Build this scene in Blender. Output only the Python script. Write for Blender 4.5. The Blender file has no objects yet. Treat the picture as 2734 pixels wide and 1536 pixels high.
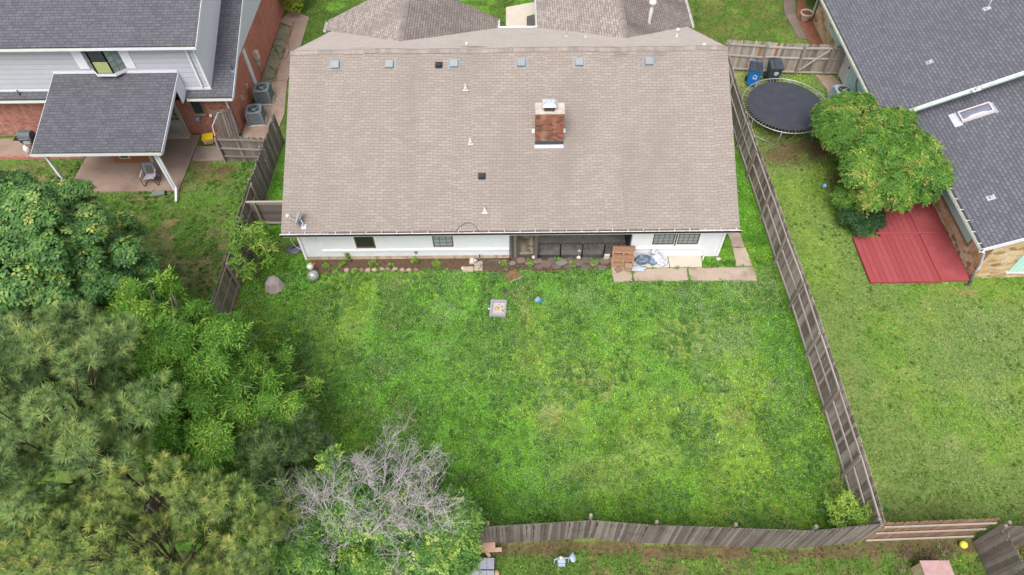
import bpy, math, random
import numpy as np
from mathutils import Vector, Matrix, noise as mnoise
random.seed(7); RNG = np.random.default_rng(11)
S = bpy.context.scene; COL = S.collection
rad = math.radians
# ------------------------------------------------------------------ camera
F, PITCH, YAW, ROLL = 1824.92, 0.9325, -0.0117, -0.0183
CAM = np.array([0.2558, -18.0117, 23.0791])
_f = np.array([math.sin(YAW)*math.cos(PITCH), math.cos(YAW)*math.cos(PITCH), -math.sin(PITCH)])
_r0 = np.array([math.cos(YAW), -math.sin(YAW), 0.0]); _u0 = np.cross(_r0, _f)
_r = math.cos(ROLL)*_r0+math.sin(ROLL)*_u0; _u = -math.sin(ROLL)*_r0+math.cos(ROLL)*_u0
cd = bpy.data.cameras.new('camera'); cam = bpy.data.objects.new('camera', cd); COL.objects.link(cam)
cd.sensor_width = 36; cd.lens = F/2734*36; cd.clip_end = 1500; cd.clip_start = .1
cam.matrix_world = Matrix(((_r[0], _u[0], -_f[0], CAM[0]), (_r[1], _u[1], -_f[1], CAM[1]), (_r[2], _u[2], -_f[2], CAM[2]), (0, 0, 0, 1)))
S.camera = cam
# ------------------------------------------------------------------ world, sun, exposure
SUN_EL, SUN_AZ = rad(58), rad(196)     # azimuth measured clockwise from +Y
w = bpy.data.worlds.new('World'); S.world = w; w.use_nodes = True
nt = w.node_tree; bg = nt.nodes['Background']
sky = nt.nodes.new('ShaderNodeTexSky'); sky.sky_type = 'NISHITA'; sky.sun_disc = False
sky.sun_elevation = SUN_EL; sky.sun_rotation = SUN_AZ; sky.air_density = 1.0; sky.dust_density = 4.0
hs = nt.nodes.new('ShaderNodeHueSaturation'); hs.inputs['Saturation'].default_value = .30
nt.links.new(sky.outputs[0], hs.inputs['Color']); nt.links.new(hs.outputs[0], bg.inputs[0]); bg.inputs[1].default_value = .145
sl = bpy.data.lights.new('sun', 'SUN'); sl.energy = 1.5; sl.angle = rad(36); sl.color = (1, .95, .89)
so = bpy.data.objects.new('sun', sl); COL.objects.link(so)
_sd = Vector((math.sin(SUN_AZ)*math.cos(SUN_EL), math.cos(SUN_AZ)*math.cos(SUN_EL), math.sin(SUN_EL)))
so.rotation_euler = _sd.to_track_quat('Z', 'Y').to_euler()
S.view_settings.view_transform = 'Standard'; S.view_settings.look = 'None'
S.view_settings.exposure = 0.70; S.view_settings.gamma = 1; S.view_settings.use_curve_mapping = False
S.render.engine = 'CYCLES'
# ------------------------------------------------------------------ surveyed points: picture point + known height / wall plane -> place on the lot
def _ray(x, y):
    x *= 2734/2576; y *= 2734/2576
    return _f+_r*(x-1367)/F-_u*(y-768)/F
def at(x, y, z=0.0):
    d = _ray(x, y); return Vector(CAM+d*((z-CAM[2])/d[2]))
def aty(x, y, Y):
    d = _ray(x, y); return Vector(CAM+d*((Y-CAM[1])/d[1]))
def atx(x, y, X):
    d = _ray(x, y); return Vector(CAM+d*((X-CAM[0])/d[0]))
# ------------------------------------------------------------------ materials
def _nm(name):
    m = bpy.data.materials.new(name); m.use_nodes = True; nt = m.node_tree
    return m, nt, nt.nodes['Principled BSDF'], nt.nodes.new, nt.links.new
def _ramp(N, stops):
    r = N('ShaderNodeValToRGB'); e = r.color_ramp.elements
    while len(e) < len(stops): e.new(.5)
    for el, (p, c) in zip(e, stops): el.position = p; el.color = (*c, 1)
    return r
def sc(c, k): return tuple(min(1, v*k) for v in c)
MATS = {}
def flat(name, c, rough=.7, var=.12, scale=6, metal=0, bump=0, dirt=None, dirt_amt=.5, dirt_scale=1.5, stretch=None, spec=.3, coord='Object'):
    """paint / plastic / concrete: base colour with mottling and optional dirt of its own shape"""
    if name in MATS: return MATS[name]
    m, nt, P, N, L = _nm(name)
    tc = N('ShaderNodeTexCoord'); src = tc.outputs[coord]
    if stretch:
        mp = N('ShaderNodeMapping'); mp.inputs['Scale'].default_value = stretch; L(src, mp.inputs[0]); src = mp.outputs[0]
    n = N('ShaderNodeTexNoise'); n.inputs['Scale'].default_value = scale; n.inputs['Detail'].default_value = 7; n.inputs['Roughness'].default_value = .65; L(src, n.inputs[0])
    rp = _ramp(N, [(.3, sc(c, 1-var)), (.7, sc(c, 1+var))]); L(n.outputs[0], rp.inputs[0]); out = rp.outputs[0]
    at_ = N('ShaderNodeAttribute'); at_.attribute_name = 'rnd'
    mr = N('ShaderNodeMapRange'); mr.inputs[3].default_value = 1-var; mr.inputs[4].default_value = 1+var; L(at_.outputs['Fac'], mr.inputs[0])
    mx = N('ShaderNodeVectorMath'); mx.operation = 'SCALE'; L(out, mx.inputs[0]); L(mr.outputs[0], mx.inputs['Scale']); out = mx.outputs[0]
    if dirt:
        n2 = N('ShaderNodeTexNoise'); n2.inputs['Scale'].default_value = dirt_scale; n2.inputs['Detail'].default_value = 8; n2.inputs['Roughness'].default_value = .6; L(src, n2.inputs[0])
        r2 = _ramp(N, [(.5, (0, 0, 0)), (.68, (dirt_amt,)*3)]); L(n2.outputs[0], r2.inputs[0])
        mm = N('ShaderNodeMix'); mm.data_type = 'RGBA'; L(r2.outputs[0], mm.inputs[0]); L(out, mm.inputs[6]); mm.inputs[7].default_value = (*dirt, 1); out = mm.outputs[2]
    L(out, P.inputs['Base Color']); P.inputs['Roughness'].default_value = rough; P.inputs['Metallic'].default_value = metal
    P.inputs['Specular IOR Level'].default_value = spec
    if bump:
        b = N('ShaderNodeBump'); b.inputs['Strength'].default_value = bump; b.inputs['Distance'].default_value = .02; L(n.outputs[0], b.inputs['Height']); L(b.outputs[0], P.inputs['Normal'])
    MATS[name] = m; return m
def bricks(name, c1, c2, mortar, bw, bh, ms=.01, offset=.5, var=.25, bias=0, bumpd=.01, stain=None, rough=.85, tint=None, squash=1, freq=2, tabdark=None):
    """coursed material in metric face coordinates: shingle tabs or bricks, each with a tone of its own"""
    if name in MATS: return MATS[name]
    m, nt, P, N, L = _nm(name)
    uv = N('ShaderNodeUVMap'); uv.uv_map = 'UV'
    wn = N('ShaderNodeTexNoise'); wn.inputs['Scale'].default_value = .35; wn.inputs['Detail'].default_value = 3; L(uv.outputs[0], wn.inputs[0])
    wsub = N('ShaderNodeVectorMath'); wsub.operation = 'MULTIPLY_ADD'; L(wn.outputs['Color'], wsub.inputs[0]); wsub.inputs[1].default_value = (.02, .03, 0) if bw > .25 else (0, .004, 0); L(uv.outputs[0], wsub.inputs[2])
    def bk(c1, c2, mo, seedshift=0, w=bw, off=offset):
        b = N('ShaderNodeTexBrick'); b.offset = off; b.offset_frequency = freq; b.squash = squash
        b.inputs['Scale'].default_value = 1; b.inputs['Brick Width'].default_value = w; b.inputs['Row Height'].default_value = bh
        b.inputs['Mortar Size'].default_value = ms; b.inputs['Mortar Smooth'].default_value = .15; b.inputs['Bias'].default_value = bias
        b.inputs[1].default_value = (*c1, 1); b.inputs[2].default_value = (*c2, 1); b.inputs[3].default_value = (*mo, 1)
        if seedshift:
            ad = N('ShaderNodeVectorMath'); ad.inputs[1].default_value = (seedshift*w*off*2, seedshift*bh*2, 0); L(wsub.outputs[0], ad.inputs[0]); L(ad.outputs[0], b.inputs[0])
        else: L(wsub.outputs[0], b.inputs[0])
        return b
    b = bk(c1, c2, mortar); out = b.outputs[0]
    if tint:      # a second, independent per-tab tone
        b2 = bk((0, 0, 0), (1, 1, 1), (.5, .5, .5), 8)
        r2 = _ramp(N, [(.0, (0, 0, 0)), (tint[2], (0, 0, 0)), (min(1, tint[2]+.06), (tint[1],)*3)]); L(b2.outputs[0], r2.inputs[0])
        mt = N('ShaderNodeMix'); mt.data_type = 'RGBA'; L(r2.outputs[0], mt.inputs[0]); L(out, mt.inputs[6]); mt.inputs[7].default_value = (*tint[0], 1)
        # keep mortar lines
        mk = N('ShaderNodeMix'); mk.data_type = 'RGBA'; L(b.outputs[1], mk.inputs[0]); L(mt.outputs[2], mk.inputs[6]); mk.inputs[7].default_value = (*mortar, 1); out = mk.outputs[2]
    # granule noise + broad weathering
    n = N('ShaderNodeTexNoise'); n.inputs['Scale'].default_value = 45; n.inputs['Detail'].default_value = 4; L(uv.outputs[0], n.inputs[0])
    n2 = N('ShaderNodeTexNoise'); n2.inputs['Scale'].default_value = .7; n2.inputs['Detail'].default_value = 6; n2.inputs['Roughness'].default_value = .7; L(uv.outputs[0], n2.inputs[0])
    ma = N('ShaderNodeMath'); ma.operation = 'ADD'; L(n.outputs[0], ma.inputs[0]); L(n2.outputs[0], ma.inputs[1])
    mr = N('ShaderNodeMapRange'); mr.inputs[1].default_value = .6; mr.inputs[2].default_value = 1.4; mr.inputs[3].default_value = 1-var; mr.inputs[4].default_value = 1+var; L(ma.outputs[0], mr.inputs[0])
    mx = N('ShaderNodeVectorMath'); mx.operation = 'SCALE'; L(out, mx.inputs[0]); L(mr.outputs[0], mx.inputs['Scale']); out = mx.outputs[0]
    if stain:
        mp = N('ShaderNodeMapping'); mp.inputs['Scale'].default_value = (1.3, .35, 1); L(uv.outputs[0], mp.inputs[0])
        n3 = N('ShaderNodeTexNoise'); n3.inputs['Scale'].default_value = stain[2] if len(stain) > 2 else 1.2; n3.inputs['Detail'].default_value = 8; L(mp.outputs[0], n3.inputs[0])
        r3 = _ramp(N, [(.48, (0, 0, 0)), (.72, (stain[1],)*3)]); L(n3.outputs[0], r3.inputs[0])
        m3 = N('ShaderNodeMix'); m3.data_type = 'RGBA'; L(r3.outputs[0], m3.inputs[0]); L(out, m3.inputs[6]); m3.inputs[7].default_value = (*stain[0], 1); out = m3.outputs[2]
    L(out, P.inputs['Base Color']); P.inputs['Roughness'].default_value = rough; P.inputs['Specular IOR Level'].default_value = .2
    if bumpd:
        inv = N('ShaderNodeMath'); inv.operation = 'SUBTRACT'; inv.inputs[0].default_value = 1; L(b.outputs[1], inv.inputs[1])
        bp = N('ShaderNodeBump'); bp.inputs['Strength'].default_value = .6; bp.inputs['Distance'].default_value = bumpd; L(inv.outputs[0], bp.inputs['Height']); L(bp.outputs[0], P.inputs['Normal'])
    MATS[name] = m; return m
def siding(name, c, step=.2, axis=1, depth=.012, var=.05, line=.55, rough=.6):
    if name in MATS: return MATS[name]
    m, nt, P, N, L = _nm(name)
    uv = N('ShaderNodeUVMap'); uv.uv_map = 'UV'; sp = N('ShaderNodeSeparateXYZ'); L(uv.outputs[0], sp.inputs[0])
    dv = N('ShaderNodeMath'); dv.operation = 'DIVIDE'; dv.inputs[1].default_value = step; L(sp.outputs[axis], dv.inputs[0])
    fr = N('ShaderNodeMath'); fr.operation = 'FRACT'; L(dv.outputs[0], fr.inputs[0])
    r = _ramp(N, [(0, (line,)*3), (.08, (line,)*3), (.14, (1,)*3), (1, (1,)*3)]); L(fr.outputs[0], r.inputs[0])
    n = N('ShaderNodeTexNoise'); n.inputs['Scale'].default_value = 2.5; n.inputs['Detail'].default_value = 7; L(uv.outputs[0], n.inputs[0])
    rp = _ramp(N, [(.3, sc(c, 1-var)), (.7, sc(c, 1+var))]); L(n.outputs[0], rp.inputs[0])
    mx = N('ShaderNodeMix'); mx.data_type = 'RGBA'; mx.blend_type = 'MULTIPLY'; mx.inputs[0].default_value = 1; L(rp.outputs[0], mx.inputs[6]); L(r.outputs[0], mx.inputs[7])
    L(mx.outputs[2], P.inputs['Base Color']); P.inputs['Roughness'].default_value = rough; P.inputs['Specular IOR Level'].default_value = .25
    b = N('ShaderNodeBump'); b.inputs['Strength'].default_value = .7; b.inputs['Distance'].default_value = depth; L(fr.outputs[0], b.inputs['Height']); L(b.outputs[0], P.inputs['Normal'])
    MATS[name] = m; return m
def wood(name, stops, rough=.85, streak=(14, 14, 1.2), blotch=None, rw=.55):
    """weathered boards: per-board tone from 'rnd' + grain along the board (local z)"""
    if name in MATS: return MATS[name]
    m, nt, P, N, L = _nm(name)
    uv = N('ShaderNodeUVMap'); uv.uv_map = 'UV'; mp = N('ShaderNodeMapping'); mp.inputs['Scale'].default_value = (streak[0], streak[2], 1); L(uv.outputs[0], mp.inputs[0])
    n = N('ShaderNodeTexNoise'); n.inputs['Scale'].default_value = 2.2; n.inputs['Detail'].default_value = 8; n.inputs['Roughness'].default_value = .7; L(mp.outputs[0], n.inputs[0])
    a = N('ShaderNodeAttribute'); a.attribute_name = 'rnd'
    ad = N('ShaderNodeMath'); ad.operation = 'MULTIPLY_ADD'; L(n.outputs[0], ad.inputs[0]); ad.inputs[1].default_value = .95; am = N('ShaderNodeMath'); am.operation = 'MULTIPLY_ADD'; am.inputs[1].default_value = rw; am.inputs[2].default_value = .5-rw/2; L(a.outputs['Fac'], am.inputs[0]); L(am.outputs[0], ad.inputs[2])
    mu = N('ShaderNodeMath'); mu.operation = 'MULTIPLY'; mu.inputs[1].default_value = .54; L(ad.outputs[0], mu.inputs[0])
    r = _ramp(N, stops); L(mu.outputs[0], r.inputs[0]); out = r.outputs[0]
    if blotch:
        tc = N('ShaderNodeTexCoord'); n2 = N('ShaderNodeTexNoise'); n2.inputs['Scale'].default_value = 1.3; n2.inputs['Detail'].default_value = 5; L(tc.outputs['Object'], n2.inputs[0])
        r2 = _ramp(N, [(.5, (0, 0, 0)), (.7, (blotch[1],)*3)]); L(n2.outputs[0], r2.inputs[0])
        mm = N('ShaderNodeMix'); mm.data_type = 'RGBA'; L(r2.outputs[0], mm.inputs[0]); L(out, mm.inputs[6]); mm.inputs[7].default_value = (*blotch[0], 1); out = mm.outputs[2]
    L(out, P.inputs['Base Color']); P.inputs['Roughness'].default_value = rough; P.inputs['Specular IOR Level'].default_value = .15
    b = N('ShaderNodeBump'); b.inputs['Strength'].default_value = .5; b.inputs['Distance'].default_value = .01; L(n.outputs[0], b.inputs['Height']); L(b.outputs[0], P.inputs['Normal'])
    MATS[name] = m; return m
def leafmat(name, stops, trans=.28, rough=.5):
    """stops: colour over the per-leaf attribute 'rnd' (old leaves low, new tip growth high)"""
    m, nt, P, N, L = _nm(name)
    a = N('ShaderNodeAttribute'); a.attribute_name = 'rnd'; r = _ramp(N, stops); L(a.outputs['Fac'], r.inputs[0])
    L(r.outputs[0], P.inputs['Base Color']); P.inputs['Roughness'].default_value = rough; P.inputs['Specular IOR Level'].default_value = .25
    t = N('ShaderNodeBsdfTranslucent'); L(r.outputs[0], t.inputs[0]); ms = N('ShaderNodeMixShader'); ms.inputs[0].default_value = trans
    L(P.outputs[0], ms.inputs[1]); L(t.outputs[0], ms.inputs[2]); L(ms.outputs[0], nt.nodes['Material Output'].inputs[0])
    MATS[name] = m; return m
def glassy(name, c, rough=.08):
    if name in MATS: return MATS[name]
    m, nt, P, N, L = _nm(name); P.inputs['Base Color'].default_value = (*c, 1); P.inputs['Roughness'].default_value = rough; P.inputs['Specular IOR Level'].default_value = .6
    MATS[name] = m; return m
# ------------------------------------------------------------------ mesh builder
WL = {}
def _auto_uv(me):
    nl = len(me.loops)
    if nl == 0: return
    vi = np.empty(nl, np.int32); me.loops.foreach_get('vertex_index', vi)
    co = np.empty(len(me.vertices)*3, np.float32); me.vertices.foreach_get('co', co); co = co.reshape(-1, 3)
    nf = len(me.polygons); no = np.empty(nf*3, np.float32); me.polygons.foreach_get('normal', no); no = no.reshape(-1, 3)
    ls = np.empty(nf, np.int32); me.polygons.foreach_get('loop_total', ls); no = np.repeat(no, ls, 0)
    p = co[vi]; h = np.stack([-no[:, 1], no[:, 0], np.zeros(nl)], 1); hl = np.linalg.norm(h, axis=1)
    flatm = hl < .02; h[flatm] = (1, 0, 0); hl[flatm] = 1; h /= hl[:, None]
    # fold direction so that u always runs the same way on parallel faces
    sgn = np.where(np.abs(h[:, 0]) > np.abs(h[:, 1]), np.sign(h[:, 0]), np.sign(h[:, 1])); h *= sgn[:, None]
    v = np.cross(no, h); s2 = np.where(np.where(flatm, v[:, 1], v[:, 2]) < 0, -1, 1); v *= s2[:, None]
    uv = np.stack([(p*h).sum(1), (p*v).sum(1)], 1).astype(np.float32)
    lay = me.uv_layers.new(name='UV'); lay.data.foreach_set('uv', uv.ravel())
class MB:
    def __init__(s, M=None): s.v = []; s.f = []; s.r = []; s.M = M; s.smooth = False
    def add(s, vs, fs, rnd=None):
        b = len(s.v); rnd = random.random() if rnd is None else rnd
        for p in vs:
            p = Vector(p); s.v.append(tuple(s.M @ p) if s.M is not None else tuple(p))
        for f in fs: s.f.append(tuple(b+i for i in f)); s.r.append(rnd)
        return s
    def quad(s, a, b, c, d, rnd=None): return s.add([a, b, c, d], [(0, 1, 2, 3)], rnd)
    def poly(s, pts, rnd=None): return s.add(pts, [tuple(range(len(pts)))], rnd)
    def box(s, x0, x1, y0, y1, z0, z1, rnd=None):
        return s.add([(x0, y0, z0), (x1, y0, z0), (x1, y1, z0), (x0, y1, z0), (x0, y0, z1), (x1, y0, z1), (x1, y1, z1), (x0, y1, z1)],
                     [(0, 3, 2, 1), (4, 5, 6, 7), (0, 1, 5, 4), (1, 2, 6, 5), (2, 3, 7, 6), (3, 0, 4, 7)], rnd)
    def extr(s, poly, vec, rnd=None):
        n = len(poly); vec = Vector(vec); a = [Vector(p) for p in poly]; nn = Vector((0, 0, 0))
        for i in range(n): nn += a[i].cross(a[(i+1) % n])
        if nn.dot(vec) > 0: a = a[::-1]
        vs = a+[p+vec for p in a]; fs = [tuple(range(n)), tuple(range(2*n-1, n-1, -1))]+[(i, n+i, n+(i+1) % n, (i+1) % n) for i in range(n)]
        # side winding
        fs = fs[:2]+[(f[3], f[2], f[1], f[0])[::-1] for f in fs[2:]]
        return s.add(vs, [f for f in fs], rnd)
    def prism(s, poly, z0, z1, rnd=None): return s.extr([(p[0], p[1], z0) for p in poly], (0, 0, z1-z0), rnd)
    def beam(s, p, q, w, h, rnd=None, up=(0, 0, 1)):
        p, q = Vector(p), Vector(q); d = (q-p).normalized(); up = Vector(up)
        if abs(d.dot(up)) > .98: up = Vector((0, 1, 0))
        a = d.cross(up).normalized()*w/2; b = a.cross(d).normalized()*h/2
        vs = [p-a-b, p+a-b, p+a+b, p-a+b, q-a-b, q+a-b, q+a+b, q-a+b]
        return s.add(vs, [(0, 1, 2, 3), (7, 6, 5, 4), (0, 4, 5, 1), (1, 5, 6, 2), (2, 6, 7, 3), (3, 7, 4, 0)], rnd)
    def tube(s, pts, r, n=8, rnd=None, cap=True):
        pts = [Vector(p) for p in pts]; rs = r if isinstance(r, (list, tuple)) else [r]*len(pts); vs = []; fs = []
        ref = Vector((.31, .17, 1)).normalized(); prev = None
        for i, p in enumerate(pts):
            d = (pts[min(i+1, len(pts)-1)]-pts[max(i-1, 0)]).normalized()
            a = (prev-d*prev.dot(d)) if prev is not None else d.cross(ref if abs(d.dot(ref)) < .95 else Vector((1, 0, 0)))
            a.normalize(); prev = a; b = d.cross(a)
            for k in range(n):
                t = 2*math.pi*k/n; vs.append(p+(a*math.cos(t)+b*math.sin(t))*rs[i])
        for i in range(len(pts)-1):
            for k in range(n): fs.append((i*n+k, i*n+(k+1) % n, (i+1)*n+(k+1) % n, (i+1)*n+k))
        if cap: fs += [tuple(range(n-1, -1, -1)), tuple((len(pts)-1)*n+k for k in range(n))]
        return s.add(vs, fs, rnd)
    def lathe(s, prof, c=(0, 0, 0), n=24, rnd=None, sx=1, sy=1):
        vs = []; fs = []
        for r, z in prof:
            for k in range(n): t = 2*math.pi*k/n; vs.append((c[0]+r*sx*math.cos(t), c[1]+r*sy*math.sin(t), c[2]+z))
        for i in range(len(prof)-1):
            for k in range(n): fs.append((i*n+k, i*n+(k+1) % n, (i+1)*n+(k+1) % n, (i+1)*n+k))
        fs.append(tuple(range(n-1, -1, -1))); fs.append(tuple((len(prof)-1)*n+k for k in range(n)))
        return s.add(vs, fs, rnd)
    def rock(s, c, r, seed=0, n=14, m=9, amp=.25, flatz=1, rnd=None):
        """lumpy closed blob; r = (rx, ry, rz)"""
        vs = []; fs = []; o = Vector((seed*7.3, seed*3.1, seed))
        for i in range(m+1):
            ph = math.pi*i/m
            for k in range(n):
                t = 2*math.pi*k/n; d = Vector((math.sin(ph)*math.cos(t), math.sin(ph)*math.sin(t), math.cos(ph)))
                g = 1+amp*mnoise.noise(d*1.6+o)*1.6+amp*.4*mnoise.noise(d*4+o); vs.append((c[0]+d.x*r[0]*g, c[1]+d.y*r[1]*g, c[2]+d.z*r[2]*g))
        for i in range(m):
            for k in range(n): fs.append((i*n+k, (i+1)*n+k, (i+1)*n+(k+1) % n, i*n+(k+1) % n))
        return s.add(vs, fs, rnd)
    def build(s, name, mat, parent=None, smooth=False, bevel=0, **kw):
        off = WL.get(parent.name, Vector((0, 0, 0))) if parent is not None else Vector((0, 0, 0))
        me = bpy.data.meshes.new(name); v = np.array(s.v, np.float64)-np.array(off); me.from_pydata(v.tolist(), [], s.f); me.update()
        return finish(name, me, mat, parent, np.array(s.r, np.float32), smooth, bevel, off, **kw)
def finish(name, me, mat, parent, rnd, smooth=False, bevel=0, off=Vector((0, 0, 0)), **kw):
    if rnd is not None:
        at_ = me.attributes.new('rnd', 'FLOAT', 'FACE'); at_.data.foreach_set('value', rnd)
    _auto_uv(me)
    if smooth: me.polygons.foreach_set('use_smooth', [True]*len(me.polygons))
    me.materials.append(mat); o = bpy.data.objects.new(name, me); COL.objects.link(o)
    if parent is not None: o.parent = parent
    WL[o.name] = off
    if bevel:
        b = o.modifiers.new('bevel', 'BEVEL'); b.width = bevel; b.segments = 2; b.limit_method = 'ANGLE'
    tag(o, **kw); return o
def tag(o, label=None, cat=None, group=None, kind=None):
    if label: o['label'] = label
    if cat: o['category'] = cat
    if group: o['group'] = group
    if kind: o['kind'] = kind
    return o
def thing(name, label, cat, loc=(0, 0, 0), rz=0, group=None):
    o = bpy.data.objects.new(name, None); COL.objects.link(o); o.location = loc; o.rotation_euler = (0, 0, rz); o.empty_display_size = .2
    WL[o.name] = Vector(loc) if rz == 0 else Vector((0, 0, 0))     # a turned thing is modelled round its own origin
    return tag(o, label, cat, group)
def local(name, label, cat, loc=(0, 0, 0), rz=0, group=None):
    o = thing(name, label, cat, loc, rz, group); WL[o.name] = Vector((0, 0, 0)); return o
def copy_tree(o, parent=None):
    c = o.copy(); COL.objects.link(c)
    if parent is not None: c.parent = parent
    for ch in list(o.children): copy_tree(ch, c)
    return c
def struct(name, mb, mat, smooth=False): return mb.build(name, mat, None, smooth, kind='structure')
# ------------------------------------------------------------------ numpy leaf clouds
def rot_frames(d, spin):
    """d (n,3) unit z-axes, spin (n) -> (n,3,3) matrices with columns x,y,z"""
    ref = np.where(np.abs(d[:, 2:3]) < .9, np.array([[0, 0, 1.]]), np.array([[1., 0, 0]]))
    x = np.cross(ref, d); x /= np.linalg.norm(x, axis=1)[:, None]; y = np.cross(d, x)
    c, s = np.cos(spin)[:, None], np.sin(spin)[:, None]
    return np.stack([c*x+s*y, -s*x+c*y, d], 2)
def cloud(name, tmpl, trnd, pos, dirs, scale, srnd, mat, parent, jitter=.12, rj=.07):
    """tmpl (k,m,3): k polygons of m corners each; one copy per sprig"""
    n = len(pos); k, m, _ = tmpl.shape
    R = rot_frames(dirs, RNG.uniform(0, 6.283, n)); off = np.array(WL.get(parent.name, (0, 0, 0))) if parent is not None else np.zeros(3)
    V = np.einsum('nij,kmj->nkmi', R, tmpl)*scale[:, None, None, None]+(pos-off)[:, None, None, :]
    V += RNG.normal(0, jitter*.1, (n, k, 1, 3))*scale[:, None, None, None]
    V = V.reshape(-1, 3).astype(np.float32); nf = n*k
    me = bpy.data.meshes.new(name); me.vertices.add(len(V)); me.vertices.foreach_set('co', V.ravel())
    me.loops.add(nf*m); me.loops.foreach_set('vertex_index', np.arange(nf*m, dtype=np.int32))
    me.polygons.add(nf); me.polygons.foreach_set('loop_start', np.arange(0, nf*m, m, dtype=np.int32)); me.update(calc_edges=True)
    rnd = np.clip(srnd[:, None]+trnd[None, :]+RNG.normal(0, rj, (n, k)), 0, 1).astype(np.float32).ravel()
    at_ = me.attributes.new('rnd', 'FLOAT', 'FACE'); at_.data.foreach_set('value', rnd)
    me.materials.append(mat); o = bpy.data.objects.new(name, me); COL.objects.link(o); WL[o.name] = Vector(off)
    if parent is not None: o.parent = parent
    return o
def blob_points(blobs, dens, inner=.25, low=-.35, grow=.5):
    """blobs: (cx,cy,cz,rx,ry,rz). points mostly on the shells, directions outward + up"""
    P, Dd, Rr = [], [], []
    B = np.array(blobs)
    for b in blobs:
        area = 4*math.pi*((b[3]*b[4])**1.6/3+(b[3]*b[5])**1.6/3+(b[4]*b[5])**1.6/3)**(1/1.6); n = int(area*dens)
        d = RNG.normal(size=(n*2, 3)); d /= np.linalg.norm(d, axis=1)[:, None]; d = d[d[:, 2] > low][:n]; n = len(d)
        r = np.where(RNG.random(n) < inner, RNG.uniform(.35, .85, n), RNG.normal(.97, .07, n))
        p = d*np.array(b[3:6])*r[:, None]+np.array(b[:3])
        nn = d/np.array(b[3:6]); nn /= np.linalg.norm(nn, axis=1)[:, None]
        q = nn*(1-grow)+np.array([0, 0, grow])+RNG.normal(0, .22, (n, 3)); q /= np.linalg.norm(q, axis=1)[:, None]
        # drop points deep inside other blobs
        keep = np.ones(n, bool)
        for c in blobs:
            if c is b: continue
            e = (p-np.array(c[:3]))/np.array(c[3:6]); keep &= (e**2).sum(1) > .45
        P.append(p[keep]); Dd.append(q[keep]); Rr.append(r[keep])
    return np.concatenate(P), np.concatenate(Dd), np.concatenate(Rr)
def lumps(c, R, n, r0, r1, seed, low=-.2, shell=.7):
    """n secondary blobs spread over a big ellipsoid c,R"""
    g = np.random.default_rng(seed); out = []
    while len(out) < n:
        d = g.normal(size=3); d /= np.linalg.norm(d)
        if d[2] < low: continue
        k = shell*g.uniform(.8, 1.25); r = g.uniform(r0, r1)
        out.append((c[0]+d[0]*R[0]*k, c[1]+d[1]*R[1]*k, c[2]+d[2]*R[2]*k, r, r*g.uniform(.8, 1.1), r*g.uniform(.55, .8)))
    return out
def limbs(root, base, blobs, r, mat, seed, fork=.45, twigs=0):
    """tapered trunk with limbs to every lump"""
    g = random.Random(seed); mb = MB(); base = Vector(base); c = Vector(np.mean([b[:3] for b in blobs], 0)); top = Vector((c.x, c.y, base.z+(c.z-base.z)*fork*1.3))
    pts = [base.lerp(top, t)+Vector((g.uniform(-1, 1), g.uniform(-1, 1), 0))*.12*t*(1 if t < 1 else 0) for t in (0, .08, .35, .7, 1)]
    mb.tube(pts, [r*1.35, r, r*.85, r*.7, r*.55], 10)
    trunk = mb.build('trunk', mat, root, True)
    mb = MB()
    for b in blobs:
        t = g.uniform(.45, 1); s = base.lerp(top, t); e = Vector(b[:3])+Vector((0, 0, b[5]*.4)); m1 = s.lerp(e, .5)+Vector((g.uniform(-.3, .3), g.uniform(-.3, .3), g.uniform(-.2, .35)))
        rr = r*.34; mb.tube([s, s.lerp(m1, .5)+Vector((0, 0, .1)), m1, m1.lerp(e, .6)+Vector((g.uniform(-.15, .15),)*3), e], [rr, rr*.8, rr*.6, rr*.35, rr*.12], 6)
        for _ in range(twigs):
            a = m1.lerp(e, g.uniform(.1, .9)); q = Vector(b[:3])+Vector((g.gauss(0, 1)*b[3], g.gauss(0, 1)*b[4], abs(g.gauss(0, 1))*b[5]))*.75
            mb.tube([a, a.lerp(q, .5)+Vector((0, 0, g.uniform(-.1, .15))), q], [rr*.3, rr*.2, rr*.08], 4)
    mb.build('limbs', mat, root, True); return trunk
# ================================================================== GROUND
def vnoise(x, y, s, seed=0):
    """smooth value noise in numpy"""
    g = np.random.default_rng(seed); T = g.random((256, 256)); x = x/s+seed*17.3; y = y/s+seed*9.1
    xi = np.floor(x).astype(int); yi = np.floor(y).astype(int); fx = x-xi; fy = y-yi; fx = fx*fx*(3-2*fx); fy = fy*fy*(3-2*fy)
    a = T[xi % 256, yi % 256]; b = T[(xi+1) % 256, yi % 256]; c = T[xi % 256, (yi+1) % 256]; d = T[(xi+1) % 256, (yi+1) % 256]
    return (a*(1-fx)+b*fx)*(1-fy)+(c*(1-fx)+d*fx)*fy
def fbm(x, y, s, seed=0, o=4):
    t = 0; a = .5; n = 0
    for i in range(o): t = t+a*vnoise(x, y, s/2**i, seed+i); n += a; a *= .55
    return t/n
def sstep(a, b, x): t = np.clip((x-a)/(b-a), 0, 1); return t*t*(3-2*t)
C_LUSH = np.array([.155, .345, .043]); C_DEEP = np.array([.078, .205, .026]); C_YEL = np.array([.265, .395, .058])
C_DRY = np.array([.310, .310, .120]); C_OLIVE = np.array([.200, .295, .078]); C_SOIL = np.array([.115, .070, .045]); C_FRONT = np.array([.120, .200, .040])
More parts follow.
